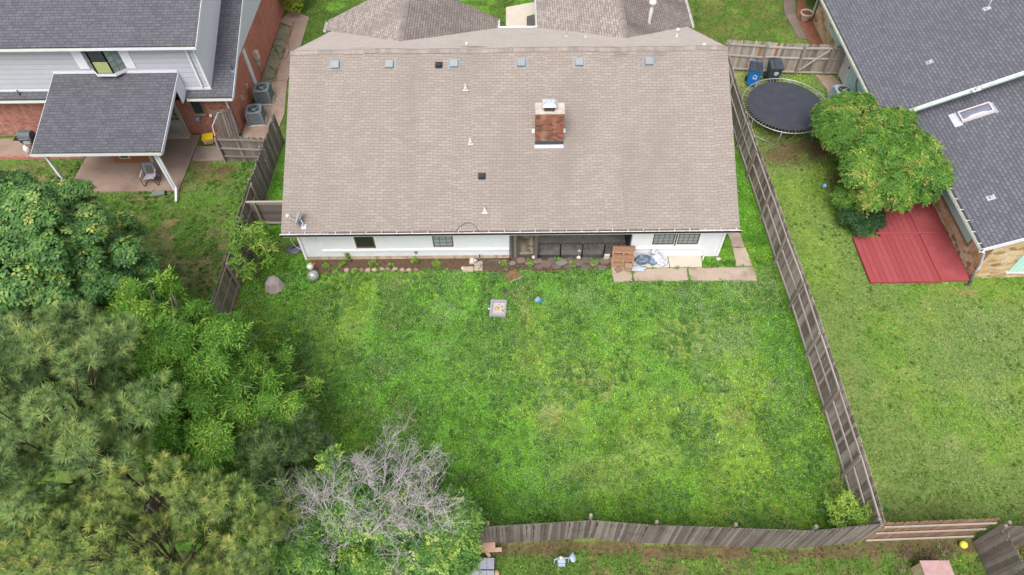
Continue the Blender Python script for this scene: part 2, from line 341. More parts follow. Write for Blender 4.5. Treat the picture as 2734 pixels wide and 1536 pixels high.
# worn / bare / discoloured patches: (x, y, radius x, radius y, colour, strength)
def _px(x, y, rx, ry, c, k): p = at(x, y); return (p.x, p.y, rx, ry, c, k)
PATCH = [_px(1450, 930, .8, .7, C_DRY, .55), _px(1500, 965, .8, .35, C_DRY*.8, .6), _px(1390, 1030, .6, .4, C_DRY, .5), _px(1525, 985, .3, .5, C_DRY*.7, .6), _px(1230, 900, 1.5, 1.2, C_YEL, .3),
         _px(1750, 850, 1.6, 1.1, C_DRY, .35), _px(1640, 1130, 1.5, 1.0, C_DRY, .3), _px(1700, 1050, 2.2, 1.2, C_YEL, .45), _px(1500, 1190, 1.8, .9, C_DRY, .28),
         _px(1945, 962, .16, .12, np.array([.10, .085, .08]), .9), _px(1775, 1080, .22, .10, np.array([.10, .085, .08]), .85), _px(1773, 1132, .13, .10, np.array([.10, .085, .08]), .8), _px(1520, 1208, .2, .12, C_SOIL, .6),
         _px(880, 905, .4, .3, C_SOIL, .4), _px(1092, 745, .35, .22, C_YEL, .6), _px(1085, 690, .5, .3, C_YEL, .3),
         _px(1990, 385, 2.0, 1.1, C_SOIL, .85), _px(2070, 365, 1.4, .8, C_SOIL, .7), _px(1950, 340, 1.0, .7, C_SOIL, .5), _px(2120, 480, .7, 1.5, C_SOIL, .85), _px(2150, 560, .8, .8, C_DEEP*.6, .8),
         _px(1870, 195, .8, .9, C_DRY, .6), _px(1980, 182, .7, .35, C_SOIL, .7), _px(2040, 175, 1.2, .3, np.array([.28, .17, .09]), .7), _px(1940, 172, 2.5, .25, np.array([.25, .16, .10]), .6),
         _px(1970, 470, 1.0, 1.0, C_YEL, .35), _px(2060, 650, 1.2, 2.0, C_YEL, .4), _px(2000, 540, .8, 2.0, C_YEL, .35),
         _px(540, 440, 1.1, .8, np.array([.12, .095, .04]), .75), _px(500, 420, .8, .5, C_SOIL*1.4, .7), _px(570, 425, .6, .35, C_SOIL, .7), _px(430, 560, .5, .25, np.array([.30, .19, .11]), .8), _px(400, 595, .8, .3, np.array([.28, .18, .11]), .7),
         _px(360, 595, .5, .2, np.array([.26, .18, .10]), .6), _px(510, 660, .5, .25, np.array([.24, .17, .10]), .6), _px(350, 500, 1.2, .25, np.array([.26, .18, .10]), .6), _px(580, 570, .3, .16, C_SOIL, .6), _px(600, 535, .3, .15, np.array([.26, .18, .10]), .5),
         _px(340, 570, .4, .2, C_SOIL*1.6, .5), _px(470, 470, .5, .3, np.array([.22, .16, .09]), .5), _px(480, 650, .35, .2, C_SOIL*1.5, .5), _px(545, 635, .3, .15, C_SOIL, .5),
         _px(2430, 735, .7, .25, np.array([.25, .16, .10]), .5), _px(2520, 760, .4, .15, np.array([.2, .14, .09]), .5), _px(2460, 1130, .3, .2, C_SOIL, .5), _px(2400, 1110, .5, .3, C_DRY, .4),
         _px(680, 620, .9, .5, C_SOIL, .7), _px(640, 560, .7, .5, C_SOIL, .7), _px(660, 590, .9, .4, C_DEEP*.7, .8)]
def ground_state(x, y):
    """colour (n,3) and amount of bare soil (n,) of the lots at x,y"""
    n1 = fbm(x, y, 3.2, 1); n2 = fbm(x, y, 1.1, 2); n3 = fbm(x, y, .38, 3); n4 = fbm(x, y, 7, 5, 3)
    def mix(a, b, t): return a*(1-t[:, None])+b*t[:, None]
    one = np.ones((len(x), 1))
    back = mix(C_LUSH*one, C_DEEP*one, sstep(.48, .68, n2)*.8)
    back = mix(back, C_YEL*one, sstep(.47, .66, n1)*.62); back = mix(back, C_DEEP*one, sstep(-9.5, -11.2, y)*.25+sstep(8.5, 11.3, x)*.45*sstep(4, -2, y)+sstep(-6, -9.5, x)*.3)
    back = mix(back, C_YEL*one, (sstep(-.6, .6, (x-2.5)/5)*sstep(-4.5, -7, y))*.35); back = mix(back, C_DRY*one, sstep(.62, .74, n2)*sstep(.42, .6, n4)*.42)
    right = mix(C_OLIVE*one, C_YEL*one, sstep(.45, .7, n1)*.5); right = mix(right, C_LUSH*.85*one, sstep(.48, .66, n1*.5+n2*.5)*.5); right = mix(right, C_DRY*one, sstep(.55, .7, n3)*.25+sstep(.55, .7, n4)*.2)
    left = mix(C_OLIVE*.8*one, C_LUSH*.9*one, sstep(.45, .62, n2)*.5); left = mix(left, np.array([.22, .165, .09])*one, sstep(.50, .66, n3*.5+n1*.5)*.65)
    front = mix(C_FRONT*one, C_LUSH*1.2*one, sstep(.5, .66, n2)*.5); frontR = mix(front, np.array([.17, .13, .06])*one, sstep(.42, .62, n3*.6+n2*.4)*.55)
    low = mix(np.array([.14, .235, .05])*one, np.array([.16, .10, .065])*one, sstep(.55, .66, n3*.45+n2*.55)*.6); low = mix(low, C_YEL*one, sstep(.56, .68, fbm(x, y, .8, 9))*.6)
    FYL = np.interp(x, [-6.5, -1.2, 2.5, 4.5, 6.9, 9.3, 11.45, 15], [-11.55, -11.40, -11.20, -11.37, -11.47, -11.58, -11.36, -11.3]); FXR = np.interp(y, [-11.35, -6.8, -1.8, 3, 6.4, 10.2, 13.4], [11.5, 11.55, 11.5, 11.36, 11.26, 11.2, 11.3])
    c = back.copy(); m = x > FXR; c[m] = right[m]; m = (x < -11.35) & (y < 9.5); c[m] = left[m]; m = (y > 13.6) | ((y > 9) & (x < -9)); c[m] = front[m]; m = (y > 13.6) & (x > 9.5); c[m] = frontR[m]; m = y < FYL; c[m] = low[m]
    c = mix(c, C_DEEP*one, sstep(.9, .35, np.abs(x-10.1))*.0)
    soil = np.zeros(len(x)); m = y < FYL; soil[m] = (sstep(.55, .66, n3*.45+n2*.55)*.5)[m]
    strip = (y < FYL) & (y > FYL-.28-.35*n2); soil[strip] = np.maximum(soil[strip], .85); c[strip] = c[strip]*.2+C_SOIL*1.1*.8
    m = (x < -11.35) & (y < 9.5); soil[m] = (sstep(.58, .72, n3*.5+n1*.5)*.7)[m]; m = (y > 13.6) & (x > 9.5); soil[m] = (sstep(.42, .62, n3*.6+n2*.4)*.45)[m]
    for px, py, rx, ry, col, k in PATCH:
        d = ((x-px)/rx)**2+((y-py)/ry)**2; t = np.clip(1.25-d, 0, 1)*sstep(.30, .62, n3*.75+.25*n2+.12*(1.2-d))*k
        c = mix(c, col*one, np.clip(t, 0, 1))
        if col[1] < col[0]*1.02: soil = np.maximum(soil, t)
    n5 = fbm(x, y, .22, 77, 2); am = np.where(x > FXR, .5, 1.0); c *= 1.10; c *= (1+am*(.5*n3+.42*n5-.45))[:, None]
    return c, soil
gx = np.concatenate([[-400, -120, -60, -38], np.arange(-30, 27.01, .16), [34, 60, 120, 400]]); gy = np.concatenate([[-300, -100, -40, -22], np.arange(-16, 26.01, .16), [32, 50, 120, 400]])
GX, GY = np.meshgrid(gx, gy, indexing='ij'); fx, fy = GX.ravel(), GY.ravel(); gc, gs = ground_state(fx, fy); gc *= (1-.32*(1-np.clip(gs, 0, 1)))[:, None]   # ground darkened where grass covers it
me = bpy.data.meshes.new('ground'); nx, ny = len(gx), len(gy); gz = np.where((np.abs(fx) < 30) & (np.abs(fy) < 30), -.02+.035*fbm(fx, fy, 2.5, 21)-.0175, -.02)
me.vertices.add(nx*ny); me.vertices.foreach_set('co', np.stack([fx, fy, gz], 1).astype(np.float32).ravel())
ii, jj = np.meshgrid(np.arange(nx-1), np.arange(ny-1), indexing='ij'); q = (ii*ny+jj).ravel(); idx = np.stack([q, q+ny, q+ny+1, q+1], 1).astype(np.int32)
me.loops.add(idx.size); me.loops.foreach_set('vertex_index', idx.ravel()); me.polygons.add(len(idx)); me.polygons.foreach_set('loop_start', np.arange(0, idx.size, 4, dtype=np.int32)); me.update(calc_edges=True)
a = me.attributes.new('Col', 'FLOAT_COLOR', 'POINT'); a.data.foreach_set('color', np.concatenate([gc, np.ones((len(gc), 1))], 1).astype(np.float32).ravel())
m, nt, P, N, L = _nm('turf_and_soil')
at_ = N('ShaderNodeAttribute'); at_.attribute_name = 'Col'; tc = N('ShaderNodeTexCoord')
n = N('ShaderNodeTexNoise'); n.inputs['Scale'].default_value = 9; n.inputs['Detail'].default_value = 9; n.inputs['Roughness'].default_value = .75; L(tc.outputs['Object'], n.inputs[0])
mr = N('ShaderNodeMapRange'); mr.inputs[1].default_value = .3; mr.inputs[2].default_value = .7; mr.inputs[3].default_value = .45; mr.inputs[4].default_value = 1.35; L(n.outputs[0], mr.inputs[0])
mx = N('ShaderNodeVectorMath'); mx.operation = 'SCALE'; L(at_.outputs['Color'], mx.inputs[0]); L(mr.outputs[0], mx.inputs['Scale']); L(mx.outputs[0], P.inputs['Base Color']); P.inputs['Roughness'].default_value = .95; P.inputs['Specular IOR Level'].default_value = .05
b = N('ShaderNodeBump'); b.inputs['Strength'].default_value = .8; b.inputs['Distance'].default_value = .04; L(n.outputs[0], b.inputs['Height']); L(b.outputs[0], P.inputs['Normal'])
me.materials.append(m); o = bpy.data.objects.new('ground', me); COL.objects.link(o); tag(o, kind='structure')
# ---- keep-out rectangles (x0,x1,y0,y1) for grass
HARD = [(-8.95, 9.1, .55, 14), (-9.6, -.7, 7, 15), (1.4, 9.5, 7, 25), (-26, -13.6, 9, 26), (-26, -15.7, 7.35, 9), (-21, -15.7, 4.95, 9), (-15.7, -12, 6.95, 8.05), (17.7, 30, 7.2, 30), (19.3, 30, -.55, 7.3), (15.05, 19.3, -.85, 2.3), (-1.25, -.15, -1.0, -1.0)]
DEN = 95
def grass_field(name, x0, x1, y0, y1, dens, label, h=.055, flowers=False):
    n = int((x1-x0)*(y1-y0)*dens); x = RNG.uniform(x0, x1, n); y = RNG.uniform(y0, y1, n); c, s = ground_state(x, y)
    k = RNG.random(n) > s*.93
    for a0, a1, b0, b1 in HARD: k &= ~((x > a0) & (x < a1) & (y > b0) & (y < b1))
    for poly in KEEP: k &= ~inpoly(x, y, poly)
    x, y, c = x[k], y[k], c[k]; n = len(x); tuft = fbm(x, y, .5, 31)
    nb = 4; ang = RNG.uniform(0, 6.283, (n, nb)); lean = RNG.uniform(.25, 1.0, (n, nb)); H = h*RNG.uniform(.5, 1.25, (n, nb))*(.45+1.1*tuft)[:, None]; wd = RNG.uniform(.010, .019, (n, nb))*(h/.055)**.5
    bx = x[:, None]+RNG.normal(0, .022, (n, nb)); by = y[:, None]+RNG.normal(0, .022, (n, nb)); ca, sa = np.cos(ang), np.sin(ang)
    z0 = np.full((n, nb), -.02); A = np.stack([bx-sa*wd, by+ca*wd, z0], -1); B = np.stack([bx+sa*wd, by-ca*wd, z0], -1)
    Tm = np.stack([bx+ca*H*lean*.55, by+sa*H*lean*.55, z0+H], -1); w2 = wd*.75
    Cc = Tm+np.stack([sa*w2, -ca*w2, 0*w2], -1); Dq = Tm+np.stack([-sa*w2, ca*w2, 0*w2], -1)
    V = np.stack([A, B, Cc, Dq], 2).reshape(-1, 3); nf = n*nb
    cc = c[:, None, :]*RNG.normal(1.22, .48, (n, nb, 1)).clip(.3, 2.8)*(1+.16*RNG.normal(size=(n, 1, 3)).clip(-2, 2)*np.array([1, .3, .6]))
    me = bpy.data.meshes.new(name); me.vertices.add(len(V)); me.vertices.foreach_set('co', V.astype(np.float32).ravel()); me.loops.add(nf*4); me.loops.foreach_set('vertex_index', np.arange(nf*4, dtype=np.int32))
    me.polygons.add(nf); me.polygons.foreach_set('loop_start', np.arange(0, nf*4, 4, dtype=np.int32)); me.update(calc_edges=True)
    a = me.attributes.new('Col', 'FLOAT_COLOR', 'FACE'); a.data.foreach_set('color', np.concatenate([cc.reshape(-1, 3), np.ones((nf, 1))], 1).clip(0, 1).astype(np.float32).ravel())
    me.materials.append(GRASSM); o = bpy.data.objects.new(name, me); COL.objects.link(o); tag(o, label, 'grass', kind='stuff')
def inpoly(x, y, poly):
    r = np.zeros(len(x), bool); n = len(poly)
    for i in range(n):
        x1, y1 = poly[i][:2]; x2, y2 = poly[(i+1) % n][:2]
        if y1 == y2: continue
        c = ((y1 > y) != (y2 > y)) & (x < (x2-x1)*(y-y1)/(y2-y1)+x1); r ^= c
    return r
GRASSM, nt, P, N, L = _nm('grass_blades'); at_ = N('ShaderNodeAttribute'); at_.attribute_name = 'Col'; L(at_.outputs['Color'], P.inputs['Base Color']); P.inputs['Roughness'].default_value = .6; P.inputs['Specular IOR Level'].default_value = .15
t = N('ShaderNodeBsdfTranslucent'); L(at_.outputs['Color'], t.inputs[0]); ms = N('ShaderNodeMixShader'); ms.inputs[0].default_value = .25; L(P.outputs[0], ms.inputs[1]); L(t.outputs[0], ms.inputs[2]); L(ms.outputs[0], nt.nodes['Material Output'].inputs[0])
# paved and planted ground (polygons on the lot)
def G2(pts, z=0): return [tuple(at(x, y, z)[:2]) for x, y in pts]
CONC = flat('old_concrete', (.42, .335, .265), .9, .10, 2.2, bump=.25, dirt=(.17, .115, .085), dirt_amt=.85, dirt_scale=1.1)
CONC2 = flat('pale_concrete', (.56, .50, .42), .9, .07, 3, bump=.2, dirt=(.35, .26, .18), dirt_amt=.4)
CONC3 = flat('brown_concrete', (.30, .22, .175), .85, .12, 1.6, bump=.2, dirt=(.17, .11, .085), dirt_amt=.6, dirt_scale=.7)
CONC4 = flat('stained_walk', (.21, .16, .135), .85, .16, 1.2, bump=.2, dirt=(.10, .07, .06), dirt_amt=.7, dirt_scale=.8)
SOIL = flat('bed_soil', (.125, .075, .050), .95, .4, 7, bump=.9, dirt=(.07, .10, .03), dirt_amt=.45, dirt_scale=2.5)
KEEP = []
def slab(name, pts, z0, z1, mat, keep=True, wob=0):
    if keep: KEEP.append(pts)
    if wob:
        q = []
        for i in range(len(pts)):
            a, b = Vector(pts[i][:2]), Vector(pts[(i+1) % len(pts)][:2]); m_ = max(1, int((b-a).length/.22))
            for j in range(m_):
                p = a.lerp(b, j/m_); q.append((p.x+random.uniform(-wob, wob), p.y+random.uniform(-wob, wob)))
        pts = q
    return struct(name, MB().prism([(p[0], p[1]) for p in pts], z0, z1), mat)
W_ = .018
slab('patio_slab', [(4.30, .68), (4.36, -.66), (5.13, -.62), (5.12, .68)], -.05, .045, CONC, wob=W_)
slab('patio_slab', [(5.2, .03), (5.22, -.62), (7.48, -.63), (7.52, .03)], -.05, .04, CONC, wob=W_)
slab('patio_slab', [(7.6, .03), (7.58, -.64), (10.36, -.66), (10.36, .06)], -.05, .045, CONC, wob=W_)
slab('patio_slab', [(5.2, .68), (5.2, .10), (6.78, .09), (6.78, .68)], -.05, .05, CONC2, wob=.008)
slab('patio_slab', [(6.81, .68), (6.81, .09), (8.19, .09), (8.24, .66)], -.05, .052, CONC2, wob=.008)
slab('side_path', [(9.66, .12), (10.34, .12), (10.30, .8), (10.24, .97), (10.26, 1.12), (9.7, 1.15)], -.05, .04, CONC, wob=.02)
slab('side_path', [(9.7, 1.2), (10.22, 1.18), (10.2, 2.1), (10.2, 5), (9.62, 5), (9.66, 2.1)], -.05, .03, CONC, wob=.02)
# flower bed behind the house (soil), with uneven outer edge
bed = [(-8.7, .72), (-8.35, -.05), (-7.4, -.02), (-6.2, .12), (-4.2, .1), (-3.0, .12), (-2.0, .0), (-1.2, .02), (-.2, -.12), (.55, .1), (1.6, -.1), (2.6, .05), (3.6, .12), (4.32, .1), (4.32, .72)]
slab('flower_bed', bed, -.05, .012, SOIL, wob=.03)
# left neighbour: patio, walks
slab('neighbour_patio', [(-20.95, 7.32), (-20.95, 4.95), (-15.68, 4.92), (-15.7, 8.9), (-20.95, 8.9)], -.05, .05, CONC3)
slab('neighbour_patio', [(-27, 8.7), (-27, 7.42), (-21.0, 7.32), (-21.0, 8.9)], -.05, .042, CONC3)
slab('neighbour_walk', [(-15.64, 8.02), (-15.64, 6.98), (-13.4, 7.0), (-12.5, 6.98), (-12.45, 8.05)], -.05, .045, CONC4)
# brown walk along the side of the brick house, widening at the air conditioners
slab('side_walk', [(-13.6, 8.75), (-12.5, 8.1), (-11.9, 8.2), (-11.75, 10.5), (-12.15, 13.2), (-12.9, 13.2), (-12.95, 12.55), (-13.6, 12.5)], -.05, .04, CONC3)
slab('side_walk', [(-12.9, 13.25), (-12.14, 13.25), (-12.0, 15.5), (-12.0, 19.3), (-13.2, 20.2), (-13.7, 18.9), (-12.75, 18.3)], -.05, .036, CONC3)
slab('side_bed', [(-13.6, 12.55), (-13.0, 12.6), (-12.8, 18.2), (-13.2, 18.5), (-13.6, 18.5)], -.05, .01, flat('chip_bed', (.22, .20, .14), .95, .5, 14, bump=.9, dirt=(.08, .14, .03), dirt_amt=.8, dirt_scale=2.2), keep=False)
slab('front_walk', G2([(1273, 72), (1273, 20), (1352, 5), (1352, 35), (1325, 42), (1325, 72)]), -.05, .04, CONC2)
slab('front_bed', G2([(1327, 72), (1327, 42), (1354, 36), (1354, 72)]), -.05, .02, flat('pebble_bed', (.30, .27, .26), .9, .7, 16, bump=.9, dirt=(.08, .12, .05), dirt_amt=.7, dirt_scale=5))
slab('neighbour_front_walk', [(16.3, 19.2), (16.45, 16.7), (16.95, 16.5), (16.9, 19.0), (17.6, 22), (17.0, 23)], -.05, .036, CONC4)
slab('neighbour_flower_bed', [(16.97, 19.0), (17.0, 16.3), (17.85, 14.2), (17.85, 22)], -.05, .012, flat('red_mulch', (.20, .075, .05), .95, .5, 12, bump=.9, dirt=(.05, .11, .03), dirt_amt=.8, dirt_scale=1.8))
p = G2([(2050, 190), (2095, 192), (2118, 215), (2135, 300), (2095, 290), (2078, 225)])
slab('neighbour_step_slab', p, -.05, .035, CONC3, wob=.03)
for f in [(-11.4, 11.42, -11.3, .85, 'lush clover and grass of the fenced back yard', .060), ]:
    grass_field('grass', *f[:4], 210, f[4], f[5])
grass_field('grass', -11.3, -8.9, .85, 9.0, 130, 'grass strip beside the tan-roofed house on its left', .055)
grass_field('grass', 9.0, 11.42, .85, 13.5, 130, 'grass strip between the tan-roofed house and the long fence', .055)
grass_field('grass', 11.42, 24, -11.35, 13.4, 105, 'mown grass of the yard on the right', .042)
grass_field('grass', -24, -11.4, -4, 8.1, 100, 'patchy grass beside the neighbour patio', .042)
grass_field('grass', -12.3, 17, 13.4, 24, 60, 'front lawns beyond the houses', .05)
grass_field('grass', -4, 18, -13.6, -11.43, 130, 'weedy grass below the back fence', .06)
# broad-leaved weed clumps
# white clover heads and a few dandelions
def flowers(name, n, dens_fn, col, r, label, box=(-11.2, 11.2, -11.1, .1)):
    x = RNG.uniform(box[0], box[1], n); y = RNG.uniform(box[2], box[3], n); k = RNG.random(n) < dens_fn(x, y)
    for poly in KEEP: k &= ~inpoly(x, y, poly)
    x, y = x[k], y[k]; n = len(x); rr = RNG.uniform(.7, 1.3, n)*r; a0 = RNG.uniform(0, 6.28, n); z = RNG.uniform(.035, .07, n); V = []
    for i in range(5): V.append(np.stack([x+rr*np.cos(a0+i*1.2566), y+rr*np.sin(a0+i*1.2566), z], 1))
    top = np.stack([x, y, z+rr*.8], 1); V = np.stack(V+[top], 1).reshape(-1, 3); F = np.concatenate([np.stack([np.arange(n)*6+i, np.arange(n)*6+(i+1) % 5, np.arange(n)*6+5], 1) for i in range(5)])
    me = bpy.data.meshes.new(name); me.from_pydata(V.tolist(), [], F.tolist()); me.materials.append(col); o = bpy.data.objects.new(name, me); COL.objects.link(o); tag(o, label, 'flowers', kind='stuff')
def cdens(x, y):
    d = sstep(.44, .62, fbm(x, y, 2.2, 41))*sstep(.35, .6, fbm(x, y, .6, 43)); return (.25+.75*d)*(.25+.75*sstep(-10, -3, y))*(.4+.6*sstep(-8, 0, x))*.55
flowers('clover_flowers', 260000, lambda x, y: cdens(x, y)*.9+.06, flat('clover_white', (.36, .45, .25), .8, .15), .013, 'tiny white clover flowers dotted through the back lawn')
flowers('clover_flowers', 30000, lambda x, y: (.3+.7*sstep(.46, .62, fbm(x, y, 2.0, 51)))*.6*sstep(14, 17, x)*sstep(-10, -7, y)*sstep(-1.5, -4, y), flat('clover_white', (.36, .45, .25), .8, .15), .015, 'tiny white clover flowers in the lawn on the right', (14, 23, -10, -1.5))
flowers('dandelion_flowers', 200, lambda x, y: np.full(len(x), .5), flat('dandelion_yellow', (.75, .55, .03), .7, .1), .022, 'scattered yellow dandelions in the back lawn')

WEEDM = leafmat('lawn_weed_leaf', [(0, (.030, .090, .014)), (.35, (.075, .190, .028)), (.7, (.15, .31, .05)), (1, (.26, .40, .07))])
def weeds(name, label, x0, x1, y0, y1, n, seed, sc_=(.5, 1.3), mat=WEEDM, thr=(.42, .6)):
    x, y = RNG.uniform(x0, x1, n), RNG.uniform(y0, y1, n); k = RNG.random(n) < sstep(thr[0], thr[1], fbm(x, y, 1.4, seed))*.9+.05
    for poly in KEEP: k &= ~inpoly(x, y, poly)
    for a0, a1, b0, b1 in HARD: k &= ~((x > a0) & (x < a1) & (y > b0) & (y < b1))
    x, y = x[k], y[k]; n = len(x); T = []
    for i in range(7):
        a = i*2.399; c, s_ = math.cos(a), math.sin(a); f = [(0, 0, 0), (.022, .05, .03), (0, .11, .022), (-.022, .05, .03)]; T.append([(p[0]*c-p[1]*s_, p[0]*s_+p[1]*c, p[2]) for p in f])
    D_ = np.tile(np.array([[0, 0, 1.]]), (n, 1)); D_ += RNG.normal(0, .12, (n, 3)); D_ /= np.linalg.norm(D_, axis=1)[:, None]
    o = cloud(name, np.array(T), np.zeros(7), np.stack([x, y, np.full(n, .02)], 1), D_, RNG.uniform(*sc_, n), .5*fbm(x, y, .9, seed+3)+.2+.15*RNG.normal(size=n), mat, None); tag(o, label, 'weeds', kind='stuff')
weeds('lawn_weeds', 'broad-leaved weeds mixed through the back lawn', -11.3, 11.3, -11.1, .5, 16000, 91)
weeds('lawn_weeds', 'broad-leaved weeds mixed through the right-hand lawn', 11.7, 23, -11, 13, 2600, 92, (.4, .9))
weeds('lawn_weeds', 'broad-leaved weeds in the left neighbour lawn', -23, -11.7, -3, 7, 4000, 93)
weeds('lawn_weeds', 'bright broad-leaved weeds in the soil below the back fence', -3.5, 18, -13.5, -11.6, 2600, 94, (.35, .9), leafmat('bright_weed_leaf', [(0, (.05, .13, .02)), (.4, (.11, .24, .035)), (.8, (.22, .36, .055)), (1, (.30, .42, .07))]), (.45, .6))
# ================================================================== MAIN HOUSE (tan roof, white walls)
TAN = bricks('tan_shingle', (.282, .243, .216), (.256, .218, .193), (.172, .145, .128), .305, .127, .0085, .5, .10, bumpd=.008, tint=((.315, .276, .240), .45, .72), stain=((.20, .168, .152), .5, .45))
TANW = bricks('pale_wing_shingle', (.40, .355, .325), (.33, .29, .265), (.125, .10, .09), .26, .127, .011, .5, .10, bumpd=.015, tint=((.23, .19, .175), .6, .6), stain=((.19, .155, .145), .65, .45))  # paler copy for left wing slopes; right slopes get the darker one
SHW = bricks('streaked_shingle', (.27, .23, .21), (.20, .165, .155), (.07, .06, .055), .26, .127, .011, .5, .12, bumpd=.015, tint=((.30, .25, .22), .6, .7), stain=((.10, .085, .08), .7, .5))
WHITEBR = bricks('white_painted_brick', (.80, .81, .85), (.77, .79, .83), (.68, .70, .74), .205, .076, .008, .5, .05, bumpd=.01, stain=((.62, .60, .57), .3))
SOILEDBR = bricks('soiled_painted_brick', (.62, .54, .43), (.52, .42, .31), (.42, .33, .24), .205, .076, .008, .5, .12, bumpd=.01, stain=((.28, .12, .07), .8, 3.0))
WSIDE = siding('white_lap_siding', (.80, .82, .86), .115, 1, .012, .02, .80)
WHITE = flat('white_paint', (.80, .81, .84), .55, .03)
WTRIM = flat('weathered_white', (.62, .61, .62), .6, .12, 5, dirt=(.25, .16, .13), dirt_amt=.55, dirt_scale=6)
RUST = flat('dark_rust_gutter', (.060, .035, .030), .8, .5, 9)
GREYM = flat('grey_metal', (.42, .44, .46), .45, .06, metal=.3)
DARKM = flat('dark_metal', (.05, .053, .06), .5, .15)
BROWNF = flat('brown_frame', (.16, .088, .055), .6, .15)
H = thing('tan_roof_house', 'single-storey white house with a broad tan shingle roof and brick chimney in the middle', 'house', (0, 7, 0))
EX, EZ, RY, RZ = 9.125, 2.61, 6.99, 6.10
mb = MB()
# rear slope, front slope with its closed underside (a real sloping deck 12 cm thick); the ridge line sags a little
NSEG = 24
def ridge(x): return RZ+.02*math.sin(x*.9)+.015*math.sin(x*2.3+1)-(.05*max(0, (x-7.5)/1.6))
for i in range(NSEG):
    x0 = -EX+2*EX*i/NSEG; x1 = -EX+2*EX*(i+1)/NSEG; r0, r1 = ridge(x0), ridge(x1)
    mb.quad((x0, 0, EZ), (x1, 0, EZ), (x1, RY, r1), (x0, RY, r0), .5)
mb.quad((-EX, 0, EZ-.12), (-EX, RY, RZ-.14), (EX, RY, RZ-.14), (EX, 0, EZ-.12)); mb.quad((-EX, 0, EZ-.12), (EX, 0, EZ-.12), (EX, 0, EZ), (-EX, 0, EZ))
for s in (-1, 1): mb.quad((s*EX, 0, EZ-.12), (s*EX, 0, EZ), (s*EX, RY, ridge(s*EX)), (s*EX, RY, RZ-.14))
mb.build('roof', TAN, H, label='rear slope of tan three-tab shingles')
FY, FZ = 13.98, 2.61
mb = MB()
for i in range(NSEG):
    x0 = -EX+2*EX*i/NSEG; x1 = -EX+2*EX*(i+1)/NSEG
    mb.quad((x0, RY, ridge(x0)), (x1, RY, ridge(x1)), (x1, FY, FZ), (x0, FY, FZ), .5)
mb.quad((-EX, RY, RZ-.14), (EX, RY, RZ-.14), (EX, FY, FZ-.12), (-EX, FY, FZ-.12))
for s in (-1, 1): mb.quad((s*EX, RY, RZ-.14), (s*EX, RY, ridge(s*EX)), (s*EX, FY, FZ), (s*EX, FY, FZ-.12))
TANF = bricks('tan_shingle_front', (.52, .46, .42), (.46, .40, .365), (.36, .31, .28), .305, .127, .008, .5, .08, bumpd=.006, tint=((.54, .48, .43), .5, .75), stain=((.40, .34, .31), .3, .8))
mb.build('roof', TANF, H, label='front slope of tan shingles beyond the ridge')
CAPM = bricks('ridge_cap_shingle', (.345, .275, .235), (.275, .215, .185), (.2, .155, .13), .22, 9, .004, 0, .12, bumpd=0)
mb = MB()
for i in range(82):
    x0 = -EX+i*2*EX/82; x1 = x0+.232; g = random.random(); xm = (x0+x1)/2; z = ridge(xm)
    mb.box(x0, x1, RY-.005, RY+.005, z+.016, z+.02, g)
    mb.quad((x0, RY-.16, z-.08+.035), (x1, RY-.16, z-.08+.022), (x1, RY, z+.022), (x0, RY, z+.035), g); mb.quad((x0, RY, z+.035), (x1, RY, z+.022), (x1, RY+.16, z-.08+.022), (x0, RY+.16, z-.08+.035), g)
mb.build('ridge_cap', flat('cap_shingle', (.26, .22, .2), .85, .16, 8), H)
# rear gutter: open trough with white lip and straps
mb = MB(); GX0, GX1 = -EX-.03, EX+.06; y0, y1 = -.125, -.006
mb.box(GX0, GX1, y0, y0+.012, EZ-.13, EZ+.005); mb.box(GX0, GX1, y0+.014, y1, EZ-.13, EZ-.118); mb.box(GX0, GX0+.012, y0, y1, EZ-.12, EZ+.002); mb.box(GX1-.012, GX1, y0, y1, EZ-.12, EZ+.002)
gt = mb.build('gutter', RUST, H)
mb = MB(); mb.box(GX0, GX1, y0-.016, y0+.018, EZ+.004, EZ+.020); mb.build('gutter_lip', WTRIM, gt)
for i in range(30):
    x = -EX+.35+i*.612; MB().box(x-.012, x+.012, y0+.01, y1+.02, EZ+.008, EZ+.024).build('gutter_strap', WTRIM, gt)
MB().box(-EX, -EX+1.9, y0+.016, y1-.002, EZ-.10, EZ-.03).build('debris', flat('gutter_silt', (.42, .42, .42), .8, .4, 12), gt)
MB().box(EX-1.6, EX-.02, y0+.016, y1-.002, EZ-.10, EZ-.03).build('debris', flat('gutter_silt', (.42, .42, .42), .8, .4, 12), gt)
# fascia + soffit
MB().box(-EX+.02, EX-.02, .0, .03, EZ-.30, EZ-.125).box(-EX+.02, EX-.02, .032, .7, EZ-.31, EZ-.29).build('soffit', WHITE, H)
# walls: y=.70 rear plane
XL, XR, WY, WT = -8.90, 8.97, .70, 2.31
PX0, PX1 = .03, 5.10
def wallbox(x0, x1, z0, z1, y0=WY, y1=WY+.12): return MB().box(x0, x1, y0, y1, z0, z1)
for b_ in ((XL, PX0, WY, WY+.15, .22, WT), (PX1, XR, WY, WY+.15, .0, WT), (XL, XL+.15, WY+.151, 13.6, 0, 2.6), (XR-.15, XR, WY+.151, 13.6, 0, 2.6)): MB().box(*b_).build('wall', WHITEBR, H)
MB().box(XL+.005, PX0-.005, WY+.004, WY+.14, -.1, .22).build('wall_base', SOILEDBR, H, label='flaking soil-stained brick at the foot of the wall')
for s, nm in ((-1, 'gable'), (1, 'gable')):
    x = XL if s < 0 else XR-.12
    MB().extr([(x, WY+.16, 2.6), (x, 13.6, 2.6), (x, 7, 5.75)], (.12, 0, 0)).build('gable', WSIDE, H)
